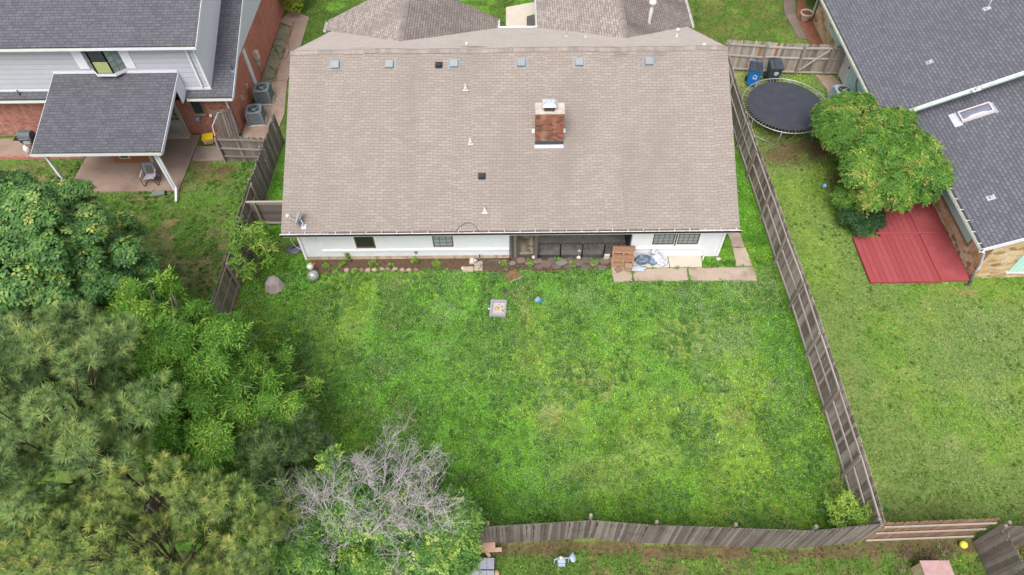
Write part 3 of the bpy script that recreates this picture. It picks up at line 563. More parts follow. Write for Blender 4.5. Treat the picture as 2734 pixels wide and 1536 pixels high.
# siding panels with projecting ledge
for x0, x1, z in ((-8.02, PX0-.03, .72), (PX1+.03, 8.12, .70)):
    sd = MB().box(x0, x1, WY-.035, WY-.003, z, WT).build('siding_panel', WSIDE, H)
    MB().box(x0-.01, x1+.01, WY-.085, WY-.004, z-.085, z-.003).build('ledge', WHITE, sd)
    MB().box(x0-.005, x0+.07, WY-.048, WY-.036, z+.002, WT).build('trim', WHITE, sd); MB().box(x1-.07, x1+.005, WY-.048, WY-.036, z+.002, WT).build('trim', WHITE, sd)
MB().box(XL-.012, XL+.075, WY-.02, WY-.003, .05, WT).build('corner_trim', WHITE, H); MB().box(XR-.10, XR+.012, WY-.02, WY-.003, .03, WT).build('corner_trim', WHITE, H)
# windows
GL_DARK = glassy('dark_window_glass', (.03, .035, .035)); 
CURT = flat('curtained_glass', (.30, .34, .34), .25, .10, 3, spec=.6)
def window(x0, x1, z0, z1, pane, cols=0, rows=0, hbars=0, Y=WY-.05, parent=H, fr=BROWNF, th=.045, mun=DARKM):
    w_ = MB().box(x0, x0+th, Y-.03, Y+.02, z0, z1).box(x1-th, x1, Y-.03, Y+.02, z0, z1).box(x0+th, x1-th, Y-.03, Y+.02, z0, z0+th).box(x0+th, x1-th, Y-.03, Y+.02, z1-th, z1).build('window', fr, parent)
    MB().box(x0+th, x1-th, Y+.002, Y+.012, z0+th, z1-th).build('pane', pane, w_)
    if cols:
        mb = MB()
        for i in range(1, cols): x = x0+(x1-x0)*i/cols; mb.box(x-.010, x+.010, Y-.010, Y-.002, z0+th, z1-th)
        for j in range(1, rows): z = z0+(z1-z0)*j/rows; mb.box(x0+th, x1-th, Y-.014, Y-.0105, z-.010, z+.010)
        mb.build('muntin', mun, w_)
    return w_
def wtrim(x0, x1, z0, z1):
    MB().box(x0-.10, x0-.004, WY-.058, WY-.0365, z0-.12, WT).box(x1+.004, x1+.10, WY-.058, WY-.0365, z0-.12, WT).box(x0-.004, x1+.004, WY-.062, WY-.037, z0-.12, z0-.006).build('window_trim', WHITE, H)
window(-6.52, -5.70, .86, 2.1, GL_DARK); wtrim(-6.52, -5.70, .86, 2.1)
window(-3.25, -2.40, .90, 2.1, CURT, 3, 5); wtrim(-3.25, -2.40, .90, 2.1)
window(5.98, 6.88, .92, 2.1, CURT, 4, 6); wtrim(5.98, 6.88, .92, 2.1)
window(7.02, 7.90, .92, 2.1, CURT, 4, 6); wtrim(7.02, 7.90, .92, 2.1)
# recessed porch, soot-dark inside
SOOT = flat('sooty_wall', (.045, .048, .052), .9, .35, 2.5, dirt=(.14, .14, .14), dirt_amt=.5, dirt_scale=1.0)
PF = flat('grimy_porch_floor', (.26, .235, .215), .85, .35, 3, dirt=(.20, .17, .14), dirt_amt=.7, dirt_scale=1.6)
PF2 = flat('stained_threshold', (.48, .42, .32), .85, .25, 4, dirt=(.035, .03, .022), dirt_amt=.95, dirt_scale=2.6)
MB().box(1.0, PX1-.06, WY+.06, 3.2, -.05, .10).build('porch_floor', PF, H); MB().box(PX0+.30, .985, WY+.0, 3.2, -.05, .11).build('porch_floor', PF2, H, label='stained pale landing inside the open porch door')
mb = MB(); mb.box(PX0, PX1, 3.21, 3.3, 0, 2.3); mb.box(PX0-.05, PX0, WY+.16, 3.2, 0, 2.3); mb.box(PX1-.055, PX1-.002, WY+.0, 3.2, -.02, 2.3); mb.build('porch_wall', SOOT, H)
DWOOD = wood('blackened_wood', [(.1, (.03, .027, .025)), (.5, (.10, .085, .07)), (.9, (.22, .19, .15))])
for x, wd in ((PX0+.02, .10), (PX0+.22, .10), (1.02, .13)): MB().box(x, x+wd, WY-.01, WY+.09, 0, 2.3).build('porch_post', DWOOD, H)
MB().box(PX0+.12, PX0+.22, WY+.01, WY+.06, 0, 2.3).build('porch_door', flat('grey_door_edge', (.20, .19, .17), .8, .2), H)
MB().box(PX0+.30, 1.02, WY-.02, WY+.10, .02, .13).build('threshold', DWOOD, H)
MB().box(1.16, PX1-.06, WY-.02, WY+.05, .0, .14).build('sill', SOOT, H)
# chimney (front face y 3.25)
CBR = bricks('chimney_brick', (.33, .115, .062), (.24, .075, .045), (.27, .17, .13), .20, .067, .006, .5, .10, bumpd=.006, tint=((.085, .05, .045), .9, .66), stain=((.50, .32, .23), .45, 2.0))
cx0, cx1, cy0, cy1, cz = 1.06, 2.17, 3.22, 3.84, 5.74
ch = MB().box(cx0, cx1, cy0, cy1, 3.9, cz).build('chimney', CBR, H)
MB().box(cx0-.02, cx1+.02, cy0-.02, cy1+.02, cz+.002, cz+.045).build('crown_slab', flat('mortar_crown', (.44, .38, .33), .9, .15, 5, bump=.5, dirt=(.30, .26, .23), dirt_amt=.6, dirt_scale=4), ch)
mb = MB(); mx_, my_ = (cx0+cx1)/2-.03, (cy0+cy1)/2; mb.box(mx_-.20, mx_+.20, my_-.2, my_+.2, cz+.046, cz+.24); mb.build('flue', flat('rusty_flue', (.22, .12, .08), .8, .4, 12), ch)
mb = MB(); mb.box(mx_-.17, mx_+.17, my_-.215, my_-.202, cz+.10, cz+.20); mb.build('flue_opening', DARKM, ch)
mb = MB(); pr = [(-.27, -.25), (.27, -.25), (.27, .25), (-.27, .25)]
mb.extr([(mx_-.27, my_-.25, cz+.25), (mx_+.27, my_-.25, cz+.25), (mx_+.27, my_+.25, cz+.25), (mx_-.27, my_+.25, cz+.25)], (0, 0, .04))
mb.add([(mx_-.265, my_-.245, cz+.291), (mx_+.265, my_-.245, cz+.291), (mx_+.265, my_+.245, cz+.291), (mx_-.265, my_+.245, cz+.291), (mx_-.17, my_-.15, cz+.37), (mx_+.17, my_-.15, cz+.37), (mx_+.17, my_+.15, cz+.37), (mx_-.17, my_+.15, cz+.37)], [(0, 1, 5, 4), (1, 2, 6, 5), (2, 3, 7, 6), (3, 0, 4, 7), (4, 5, 6, 7)])
mb.build('chimney_cap', flat('galvanised_cap', (.50, .56, .64), .35, .18, 5, metal=.35, dirt=(.30, .17, .11), dirt_amt=.5, dirt_scale=7), ch, bevel=.01)
mb = MB(); z = lambda y: EZ+(RZ-EZ)/RY*y
mb.box(cx0-.015, cx1+.015, cy0-.03, cy0-.003, z(cy0)-.05, z(cy0)+.16); mb.build('flashing', flat('black_flashing', (.045, .055, .075), .4, .2), ch)
mb = MB(); mb.quad((cx0-.03, cy0-.16, z(cy0-.16)+.012), (cx1+.03, cy0-.16, z(cy0-.16)+.012), (cx1+.03, cy0-.03, z(cy0-.03)+.012), (cx0-.03, cy0-.03, z(cy0-.03)+.012)); mb.build('apron', flat('silver_flashing', (.60, .64, .68), .4, .08), ch)
for s, x in ((-1, cx0-.13), (1, cx1+.02)): MB().quad((x, cy0+.42, z(cy0+.42)+.02), (x+.11, cy0+.42, z(cy0+.42)+.02), (x+.11, cy0+.56, z(cy0+.56)+.05), (x, cy0+.56, z(cy0+.56)+.05)).build('step_flashing', MATS['silver_flashing'], ch)
# vents on the rear slope
def roofz(y): return EZ+(RZ-EZ)/RY*y
SL = math.atan2(RZ-EZ, RY)
def on_roof(x, y, z=None): return Matrix.Translation((x, y, roofz(y) if z is None else z)) @ Matrix.Rotation(SL, 4, 'X')
def box_vent(x, y, size, mat, plate):
    M_ = on_roof(x, y); f = MB(M_).box(-size*.78, size*.78, -size*.70, size*.72, .004, .018).build('roof_vent', plate, H)
    mb = MB(M_); a = size*.5; mb.add([(-a, -a, .02), (a, -a, .02), (a, a, .02), (-a, a, .02), (-a, -a, .13), (a, -a, .13), (a, a, .11), (-a, a, .11), (-a*.9, -a*.86, .15), (a*.9, -a*.86, .15), (a*.9, a*.9, .13), (-a*.9, a*.9, .13)],
        [(0, 1, 5, 4), (1, 2, 6, 5), (2, 3, 7, 6), (3, 0, 4, 7), (4, 5, 9, 8), (5, 6, 10, 9), (6, 7, 11, 10), (7, 4, 8, 11), (8, 9, 10, 11)]); mb.build('hood', mat, f)
HOOD = flat('vent_grey', (.27, .29, .30), .5, .05, metal=.2); PLATE = flat('vent_plate', (.24, .25, .26), .5, .08)
for x in (-7.21, -4.96, -2.27, .52, 2.93, 5.82): box_vent(x, 6.40, .34, HOOD, PLATE)
DH = flat('black_vent', (.03, .034, .04), .5, .1); box_vent(-2.9, 6.36, .20, DH, DH); box_vent(-1.11, 2.02, .20, DH, DH)
WPIPE = flat('pvc_white', (.52, .49, .46), .6, .15)
def stack(x, y, h, r=.035, cap=False, base=True, zz=None, nm='vent_pipe', mat=None):
    z = roofz(y) if zz is None else zz; p = MB().tube([(x, y, z-.05), (x, y, z+h)], r, 10).build(nm, mat or WPIPE, H, True)
    if base:
        M_ = on_roof(x, y) if zz is None else Matrix.Translation((x, y, z)) @ Matrix.Rotation(-SL, 4, 'X')
        MB(M_).box(-.10, .10, -.11, -.03, .003, .014).box(-.06, .06, -.029, .08, .003, .014).build('flashing', flat('white_flashing', (.60, .55, .51), .6, .1), p); MB().lathe([(.075, 0), (.07, .06), (.045, .12)], (x, y, z-.01), 12).build('collar', WPIPE, p, True)
    if cap: MB().lathe([(r*1.1, 0), (r*2.1, .03), (r*2.3, .09), (r*1.8, .14), (r*.6, .17)], (x, y, z+h-.02), 16).build('pipe_cap', WPIPE, p, True)
for x, y in ((-1.79, 5.42), (-1.58, 3.32), (-1.0, .72)): stack(x, y, .24)
# front-slope stacks and the tall flue on the right wing
fz = lambda y: RZ-(RZ-FZ)/(FY-RY)*(y-RY)
for px, py, h in ((1174, 108, .12), (1426, 92, .5), (1473, 93, .28), (1710, 92, .0), (1762, 110, .1)):
    pass
def at_front(px, py):
    d = _ray(px, py); k = (RZ-FZ)/(FY-RY); t = (RZ+k*(RY-CAM[1])-CAM[2])/(d[2]+k*d[1]); return Vector(CAM+d*t)
for px, py, h, cap in ((1174, 112, .10, False), (1425, 92, .45, False), (1472, 94, .25, False), (1702, 93, .30, True), (1771, 113, .12, False)):
    p = at_front(px, py); stack(p.x, p.y, h, .03 if not cap else .045, cap, zz=p.z, mat=flat('lead_pipe', (.33, .31, .30), .7, .25) if not cap else None)
# front wings
WZ = lambda x, xe0, xr, ze, zr: ze+(zr-ze)*(1-abs(x-xr)/abs(xe0-xr))
def wing(xl, xr_, xc, ze, zr, y_end, overL, matL, matR, lab):
    k = (RZ-FZ)/(FY-RY); yv = RY+(RZ-zr)/k
    def yat(z): return RY+(RZ-z)/k-.02
    a = MB(); a.quad((xl, yat(ze), ze), (xc, yat(zr), zr), (xc, y_end, zr), (xl, y_end, ze), .5); a.quad((xl, yat(ze), ze-.12), (xl, yat(ze), ze), (xl, y_end, ze), (xl, y_end, ze-.12)); a.quad((xl, y_end, ze-.12), (xl, y_end, ze), (xc, y_end, zr), (xc, y_end, zr-.12)); a.quad((xl, yat(ze), ze-.12), (xc, yat(zr)+.3, zr-.14), (xc, y_end, zr-.14), (xl, y_end, ze-.12))
    a.build('wing_roof', matL, H, label=lab+', left slope')
    a = MB(); a.quad((xc, yat(zr), zr), (xr_, yat(ze), ze), (xr_, y_end, ze), (xc, y_end, zr), .5); a.quad((xr_, yat(ze), ze), (xr_, yat(ze), ze-.12), (xr_, y_end, ze-.12), (xr_, y_end, ze)); a.quad((xc, y_end, zr-.12), (xc, y_end, zr), (xr_, y_end, ze), (xr_, y_end, ze-.12))
    a.build('wing_roof', matR, H, label=lab+', right slope')
    c = MB(); nn = int((y_end-yat(zr))/.2)
    for i in range(nn):
        y = yat(zr)+.1+i*.2; g = random.random(); c.quad((xc-.15, y, zr-.06), (xc, y, zr+.03), (xc, y+.205, zr+.018), (xc-.15, y+.205, zr-.07), g); c.quad((xc, y, zr+.03), (xc+.15, y, zr-.06), (xc+.15, y+.205, zr-.07), (xc, y+.205, zr+.018), g)
    c.build('ridge_cap', MATS['cap_shingle'], H)
    MB().extr([(xl+.45, y_end-.4, 0), (xr_-.45, y_end-.4, 0), (xr_-.45, y_end-.4, ze-.05), (xc, y_end-.4, zr-.25), (xl+.45, y_end-.4, ze-.05)], (0, .12, 0)).box(xl+.45, xl+.57, 9, y_end-.41, 0, ze-.02).box(xr_-.57, xr_-.45, 9, y_end-.41, 0, ze-.02).build('wing_wall', WHITEBR, H)
    for x, s in ((xl, -1), (xr_, 1)):
        g_ = MB(); y0 = yat(ze)+.0; g_.box(min(x, x+s*.10), max(x, x+s*.10), y0, y_end, ze-.11, ze-.10); g_.box(min(x+s*.10, x+s*.112), max(x+s*.10, x+s*.112), y0, y_end, ze-.11, ze+.01); g_.box(min(x, x+s*.10), max(x, x+s*.10), y0-.012, y0, ze-.11, ze+.01); g_.build('gutter', WTRIM, H)
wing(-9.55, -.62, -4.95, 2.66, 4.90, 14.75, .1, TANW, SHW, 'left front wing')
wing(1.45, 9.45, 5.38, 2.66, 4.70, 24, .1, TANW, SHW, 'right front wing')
MB().box(-.6, 1.43, FY+.01, FY+.10, FZ-.12, FZ+.02).build('gutter', WHITE, H, label='short white gutter between the two front wings')
# tall white flue on right wing
p = at(1632, 62, 3.9)
fl = MB().tube([(p.x, p.y, 3.5), (p.x, p.y, 3.95), (p.x+.02, p.y, 5.0)], .085, 14).build('flue_pipe', WPIPE, H, True, label='tall white capped flue pipe on the right wing')
MB().lathe([(.09, 0), (.17, .03), (.18, .16), (.12, .20), (.03, .22)], (p.x+.02, p.y, 4.95), 18).build('pipe_cap', WPIPE, fl, True)
MB().lathe([(.17, 0), (.13, .1), (.09, .18)], (p.x, p.y, 3.78), 16).build('collar', WPIPE, fl, True)
# downspouts of rear corners
for x, s in ((XL+.02, -1), (XR-.02, 1)):
    MB().beam((x-s*.05, WY-.06, .1), (x-s*.05, WY-.06, 2.25), .07, .05).beam((x-s*.05, WY-.06, 2.25), (x+s*.12, -.05, 2.47), .07, .05).build('downspout', WHITE, H)
# small pipe on the right-hand wall, tap and vent on the left-hand wall
MB().tube([(8.16, WY-.03, .66), (8.16, WY-.04, .50), (8.34, WY-.07, .42), (8.34, WY-.09, .03), (8.28, WY-.22, .0)], .025, 8).build('drain_pipe', WHITE, H, True)
MB().box(-4.12, -4.0, WY-.07, WY-.003, .50, .60).box(-4.10, -4.02, WY-.06, WY-.004, .40, .498).build('wall_outlet', flat('old_bronze', (.20, .17, .13), .6, .2), H)
MB().tube([(-1.33, WY, .26), (-1.33, WY-.10, .26), (-1.33, WY-.13, .20)], .018, 8).tube([(-1.33, WY-.09, .25), (-1.33, WY-.09, .33)], .03, 8).build('hose_tap', DARKM, H, True)
for px, py, w_ in ((1190, 118, .55), (1300, 113, .7), (1415, 119, .5), (1445, 116, .45), (1530, 119, .4), (1560, 125, .35), (900, 122, .3), (1660, 124, .3)):
    p = at_front(px, py); M_ = Matrix.Translation(p) @ Matrix.Rotation(-math.atan((RZ-FZ)/(FY-RY)), 4, 'X'); MB(M_).box(-w_, w_, -.03, .05, .001, .006).box(-w_*.5, w_*.7, .051, .11, .001, .006).build('worn_strip', flat('worn_strip_grey', (.24, .205, .195), .9, .3, 10), H)
# ---- satellite dish on the roof corner
D_ = thing('satellite_dish', 'grey-white satellite dish on a short mast at the lower left corner of the tan roof', 'satellite dish', (-8.22, .22, roofz(.22)))
bx, by, bz = -8.22, .22, roofz(.22)
LG = flat('dish_grey', (.50, .54, .58), .45, .06)
MB(on_roof(bx, by)).box(-.09, .09, -.12, .10, .003, .02).build('base_plate', LG, D_); MB().tube([(bx, by, bz), (bx, by+.02, bz+.16), (bx-.05, by+.05, bz+.34)], .028, 10).build('mast', LG, D_, True)
dn = Vector((-.93, .12, .34)).normalized(); M_ = Matrix.Translation((bx-.10, by+.06, bz+.42)) @ dn.to_track_quat('Z', 'Y').to_matrix().to_4x4()
prof = [(0, .0)]+[(r, .35*r*r) for r in (.08, .16, .23, .285)]+[(.29, .35*.29*.29+.006), (.285, .35*.285*.285-.012), (.15, -.008), (0.001, -.014)]
MB(M_).lathe([(max(r, .002), z) for r, z in prof], (0, 0, 0), 28, sy=1.12).build('reflector', LG, D_, True)
MB(M_).beam((0, -.27, .02), (0, -.10, .44), .025, .025).build('arm', LG, D_); MB(M_).box(-.05, .05, -.14, -.02, .40, .50).build('receiver', flat('receiver_white', (.72, .72, .70), .5, .05), D_, bevel=.01)
MB(M_).box(-.06, .06, -.08, .08, -.07, -.016).build('bracket', LG, D_)
# loose cable on the roof near the middle of the eave
cb = [at(1148, 577, 2.75), at(1158, 566, 2.9), at(1175, 559, 3.0), at(1192, 562, 2.95), at(1202, 574, 2.8)]
def on_rear(px, py, off=.03):
    k = (RZ-EZ)/RY; d = _ray(px, py); t = (EZ+off+k*CAM[1]-CAM[2])/(d[2]-k*d[1]); return Vector(CAM+d*t)
tag(MB().tube([on_rear(*q) for q in ((1148, 580), (1156, 570), (1170, 562), (1184, 561), (1194, 567), (1200, 577), (1206, 583))], .010, 6).build('loose_cable', DARKM, None, True), 'thin black cable looping over the edge of the tan roof', 'cable')
# ================================================================== LEFT NEIGHBOUR (two storeys, brick below, grey siding above)
GREYR = bricks('grey_shingle', (.122, .123, .143), (.102, .103, .120), (.058, .058, .068), .30, .145, .012, .37, .16, bumpd=.014, tint=((.082, .082, .097), .6, .62), freq=3)  # dark joint colour paints the shadow lines under the shingle rows
GREYR2 = bricks('grey_shingle_bold', (.152, .155, .180), (.130, .132, .155), (.072, .074, .088), .26, .145, .016, .43, .14, bumpd=.02, tint=((.102, .104, .124), .6, .55), freq=2)  # row shadows painted into the joint colour here too
REDBR = bricks('red_brick', (.42, .125, .080), (.32, .090, .060), (.34, .25, .21), .205, .074, .009, .5, .12, bumpd=.008, tint=((.12, .05, .045), .7, .75), stain=((.46, .33, .28), .45, 4.0))
REDBR2 = bricks('red_brick_side_lightened', (.56, .165, .105), (.46, .125, .08), (.45, .27, .22), .205, .074, .009, .5, .12, bumpd=.008, tint=((.40, .24, .20), .6, .82), stain=((.15, .05, .04), .3, 2.0))  # brighter copy of the red brick, making up for the side wall's weaker light
GSIDE = siding('pale_grey_siding', (.47, .48, .54), .265, 1, .012, .03, .72)
GSIDEF = flat('pale_grey_board_lightened', (.66, .67, .72), .6, .03)  # siding grey painted lighter to offset shade on the side-facing walls
NEUW = flat('neighbour_white_trim', (.66, .66, .71), .55, .03)
N1 = thing('brick_house', 'two-storey red brick and grey-sided house with dark grey roof and patio cover', 'house', (-19, 12, 0))
LE, LZ, LS, LX = 8.5, 2.63, .414, -13.1
lz = lambda y: LZ+LS*(y-LE)
MB().extr([(-30, LE, LZ-.12), (LX, LE, LZ-.12), (LX, LE, LZ), (-30, LE, LZ)], (0, 0, 0.0001)).quad((-30, LE, LZ), (LX, LE, LZ), (LX, 16.5, lz(16.5)), (-30, 16.5, lz(16.5)), .5).quad((LX, LE, LZ-.12), (LX, LE, LZ), (LX, 16.5, lz(16.5)), (LX, 16.5, lz(16.5)-.12)).quad((LX, LE, LZ-.13), (LX, 16.5, lz(16.5)-.13), (-13.64, 16.5, lz(16.5)-.13), (-13.64, LE, LZ-.13)).build('roof', GREYR, N1, label='lower grey roof wrapping under the upper storey')
MB().quad((-30, 16.5, lz(16.5)), (LX, 16.5, lz(16.5)), (LX, 25, LZ), (-30, 25, LZ)).build('roof', GREYR, N1)
MB().beam((LX+.012, LE, LZ-.07), (LX+.012, 16.5, lz(16.5)-.07), .02, .17).build('rake_board', NEUW, N1)
def gutter(name, x0, x1, y, z, mat, parent, inner=None):
    g = MB().box(x0, x1, y-.125, y-.113, z-.12, z+.0).box(x0, x1, y-.112, y-.004, z-.12, z-.108).box(x0, x0+.01, y-.112, y-.004, z-.107, z).box(x1-.01, x1, y-.112, y-.004, z-.107, z).build(name, mat, parent)
    MB().box(x0+.012, x1-.012, y-.11, y-.005, z-.10, z-.04).build('gutter_grime', inner or flat('green_grime', (.36, .38, .27), .8, .25, 8), g); return g
gutter('gutter', -15.25, LX, LE, LZ, NEUW, N1); gutter('gutter', -30, -20.9, LE, LZ, NEUW, N1)
# lower walls
MB().box(-30, -13.65, 9.0, 9.15, 0, 2.6).build('wall', REDBR, N1, label='red brick rear wall'); MB().box(-13.8, -13.65, 9.151, 24, 0, 2.46).build('wall', REDBR2, N1, label='red brick side wall')
MB().extr([(-13.79, 9.05, 2.461), (-13.79, 24.6, 2.461), (-13.79, 16.5, lz(16.5)-.14), (-13.79, 9.05, lz(9.05)-.14)], (.13, 0, 0)).build('gable', GSIDEF, N1)
# upper storey
UX, UY, UZ, UE, US = -14.15, 8.92, 5.28, 8.5, .414
ue_x = -13.78
MB().box(-30, UX, UY, UY+.12, 2.5, UZ+.1).build('upper_wall', GSIDE, N1)
MB().extr([(UX-.12, UY+.121, 2.5), (UX-.12, 16, 5.3), (UX-.12, 16, UZ+US*(16-UE)-.1), (UX-.12, UY+.121, UZ+.12)], (.12, 0, 0)).build('upper_wall', GSIDEF, N1, label='plain grey side wall of the upper storey')
uz = lambda y: UZ+.13+US*(y-UE)
MB().quad((-30, UE, uz(UE)), (ue_x, UE, uz(UE)), (ue_x, 17, uz(17)), (-30, 17, uz(17)), .5).quad((-30, UE, uz(UE)-.13), (-30, 17, uz(17)-.13), (ue_x, 17, uz(17)-.13), (ue_x, UE, uz(UE)-.13)).build('roof', GREYR, N1, label='main grey roof over the upper storey')
MB().beam((ue_x+.012, UE, uz(UE)-.08), (ue_x+.012, 17, uz(17)-.08), .02, .18).build('rake_board', NEUW, N1)
gutter('gutter', -30, ue_x+.02, UE, uz(UE), NEUW, N1)
MB().box(UX-.10, UX+.015, UY-.018, UY-.002, 2.85, UZ).box(UX+.001, UX+.018, UY-.018, UY+.12, 2.85, UZ).build('corner_trim', NEUW, N1)
MB().box(-15.4, UX+.02, UY-.03, UY-.002, 2.78, 2.90).build('base_trim', NEUW, N1); MB().box(-30, -21.15, UY-.03, UY-.002, 2.78, 2.88).build('base_trim', NEUW, N1)
MB().beam((UX-.36, UY-.06, 2.95), (UX-.36, UY-.06, 5.05), .08, .06).beam((UX-.36, UY-.06, 5.05), (UX-.46, UE-.05, 5.3), .08, .06).build('downspout', NEUW, N1)
# patio cover
PZ0, PZ1, PYE, PYW = 2.62, 3.76, 4.80, 8.90; PXa, PXb = -21.13, -15.36
MB().quad((PXa, PYE, PZ0), (PXb, PYE, PZ0), (PXb, PYW, PZ1), (PXa, PYW, PZ1), .5).quad((PXa, PYE, PZ0-.16), (PXa, PYW, PZ1-.16), (PXb, PYW, PZ1-.16), (PXb, PYE, PZ0-.16)).build('patio_roof', GREYR, N1)
for x in (PXa, PXb): MB().extr([(x, PYE, PZ0-.18), (x, PYE, PZ0-.004), (x, PYW, PZ1-.004), (x, PYW, PZ1-.18)], (.02 if x > -18 else -.02, 0, 0)).build('fascia', NEUW, N1)
MB().extr([(PXb+.002, PYW-.8, 2.6), (PXb+.002, PYW-.8, PZ1-.4), (PXb+.002, PYW, PZ1-.18), (PXb+.002, PYW, 2.6)], (.012, 0, 0)).build('side_infill', GSIDEF, N1)
gutter('gutter', PXa-.02, PXb+.02, PYE, PZ0, NEUW, N1)
MB().box(PXa, PXb, PYW-.03, PYW+.01, PZ1+.0, PZ1+.10).build('flashing', NEUW, N1)
for x, y in ((-20.80, 5.02), (-15.88, 5.02)): MB().box(x-.055, x+.055, y-.055, y+.055, .0, 2.46).build('patio_post', NEUW, N1)
MB().beam((-15.70, 4.93, .28), (-15.70, 4.93, 2.45), .09, .07).beam((-15.70, 4.93, .28), (-15.56, 4.2, .09), .09, .07).build('downspout', NEUW, N1)
# bay window
pA, pB, pC, pD = aty(216, 132, 8.5), aty(258, 132, 8.5), aty(283, 185, 8.5), aty(243, 186, 8.5)
bx0, bx1, bz0, bz1 = -18.62, -17.75, 3.98, 4.98
bx0 = (pA.x+pD.x)/2; bx1 = (pB.x+pC.x)/2; bz0 = (pC.z+pD.z)/2; bz1 = 5.2
by_ = 8.5; sw = .42
bay = MB().extr([(bx0-.06, by_, bz0-.16), (bx1+.06, by_, bz0-.16), (bx1+sw+.04, UY-.002, bz0-.16), (bx0-sw-.04, UY-.002, bz0-.16)], (0, 0, .14)).build('bay_window', NEUW, N1, label='angled bay window with green blind, resting on the patio roof')
mb = MB()
for a, b_ in (((bx0-sw, UY), (bx0, by_+.03)), ((bx0, by_+.03), (bx1, by_+.03)), ((bx1, by_+.03), (bx1+sw, UY))):
    A, B = Vector((*a, 0)), Vector((*b_, 0))
    for z in (bz0, bz1): mb.beam(A+Vector((0, 0, z)), B+Vector((0, 0, z)), .05, .06)
    for P_ in (A, B): mb.beam(P_+Vector((0, 0, bz0-.02)), P_+Vector((0, 0, bz1)), .05, .05)
mb.beam((bx1, by_+.03, (bz0+bz1)/2), (bx1+sw, UY, (bz0+bz1)/2), .05, .05); mb.beam((bx0, by_+.03, (bz0+bz1)/2), (bx0-sw, UY, (bz0+bz1)/2), .05, .05)
mb.build('frame', flat('bronze_frame', (.20, .19, .19), .5, .1), bay)
MB().quad((bx0, by_+.035, bz0), (bx1, by_+.035, bz0), (bx1, by_+.035, bz0+.58), (bx0, by_+.035, bz0+.58)).build('blind', flat('green_blind', (.33, .38, .17), .3, .08), bay)
MB().quad((bx0, by_+.04, bz0+.585), (bx1, by_+.04, bz0+.585), (bx1, by_+.04, bz1), (bx0, by_+.04, bz1)).build('pane', GL_DARK, bay)
SIDEG = flat('green_side_glass', (.20, .28, .25), .2, .15, 4, spec=.6)
for x0, x1 in ((bx1, bx1+sw), (bx0, bx0-sw)):
    MB().quad((x0, by_+.045, bz0), (x1, UY+.01, bz0), (x1, UY+.01, bz1), (x0, by_+.045, bz1)).build('pane', SIDEG, bay)
    mb = MB(); xm = (x0+x1)/2; ym = (by_+.045+UY)/2
    mb.beam((xm, ym-.03, bz0), (xm, ym-.03, bz1), .02, .02)
    for t in (.25, .75): mb.beam((x0, by_+.01, bz0+(bz1-bz0)*t), (x1, UY-.03, bz0+(bz1-bz0)*t), .02, .02)
    mb.build('muntin', MATS['bronze_frame'], bay)
for x0, x1 in ((bx0-sw-.52, bx0-sw-.06), (bx1+sw+.06, bx1+sw+.50)): MB().box(x0, x1, UY-.035, UY-.003, bz0-.02, 5.35).build('shutter', siding('white_shutter', (.74, .75, .80), .05, 1, .006, .02, .86), N1)
# lower rear window, door, lamp
q0, q1, q2, q3 = [aty((400+zx/3.289)*.9422, zy/3.289*.9422, 8.95) for zx, zy in ((350, 885), (450, 885), (490, 1005), (385, 1005))]
window((q0.x+q3.x)/2, (q1.x+q2.x)/2, q3.z, 2.3, GL_DARK, 0, 0, Y=8.96, parent=N1, fr=MATS['bronze_frame'])
MB().box((q0.x+q3.x)/2-.02, (q1.x+q2.x)/2+.02, 8.90, 8.98, q3.z-.08, q3.z-.004).build('window_sill', REDBR, N1)
d0, d1 = aty(434, 341, 8.97).x, aty(476, 339, 8.97).x
dr = MB().box(d0, d1, 8.94, 8.99, .06, 2.12).build('door', flat('grey_screen_door', (.24, .235, .225), .6, .1), N1)
mb = MB(); mb.box(d0+.06, d1-.06, 8.925, 8.936, .95, 2.0); mb.build('screen', flat('dark_screen', (.10, .07, .065), .7, .2), dr)
mb = MB()
for i in range(4): x = d0+.06+(d1-d0-.12)*i/3; mb.box(x-.012, x+.012, 8.912, 8.924, .95, 2.0)
for i in range(5): z = .95+1.05*i/4; mb.box(d0+.06, d1-.06, 8.905, 8.911, z-.012, z+.012)
mb.build('muntin', flat('door_grid', (.42, .36, .33), .6, .1), dr); MB().box(d0+.1, d1-.1, 8.925, 8.938, .15, .85).build('door_panel', flat('kick_panel', (.28, .28, .265), .6, .08), dr)
MB().box(d0-.07, d0-.003, 8.93, 8.995, .05, 2.2).box(d1+.003, d1+.07, 8.93, 8.995, .05, 2.2).build('door_frame', flat('cream_trim', (.42, .37, .31), .6, .1), N1)
MB().box(d0-.1, d1+.15, 8.6, 8.93, .05, .14).build('doorstep', flat('cream_step', (.42, .34, .25), .8, .12), N1)
q = aty(498, 300, 8.9); MB().box(q.x-.09, q.x+.09, 8.82, 8.99, q.z-.10, q.z+.09).build('hose_box', flat('blue_box', (.17, .28, .48), .5, .2), N1, bevel=.02)
q = aty(540, 292, 8.9); MB().box(q.x-.25, q.x-.13, 8.86, 8.98, q.z-.06, q.z+.07).build('lamp', NEUW, N1, bevel=.02)
MB().box(-15.3, -13.8, 8.7, 8.97, .0, .10).build('brick_curb', REDBR, N1); MB().box(-27, -20.98, 7.28, 7.40, -.02, .10).build('brick_curb', REDBR, N1)
MB().beam((-13.70, 8.90, .1), (-13.70, 8.90, 2.3), .08, .06).build('downspout', flat('pinkish_spout', (.60, .50, .49), .6, .05), N1)
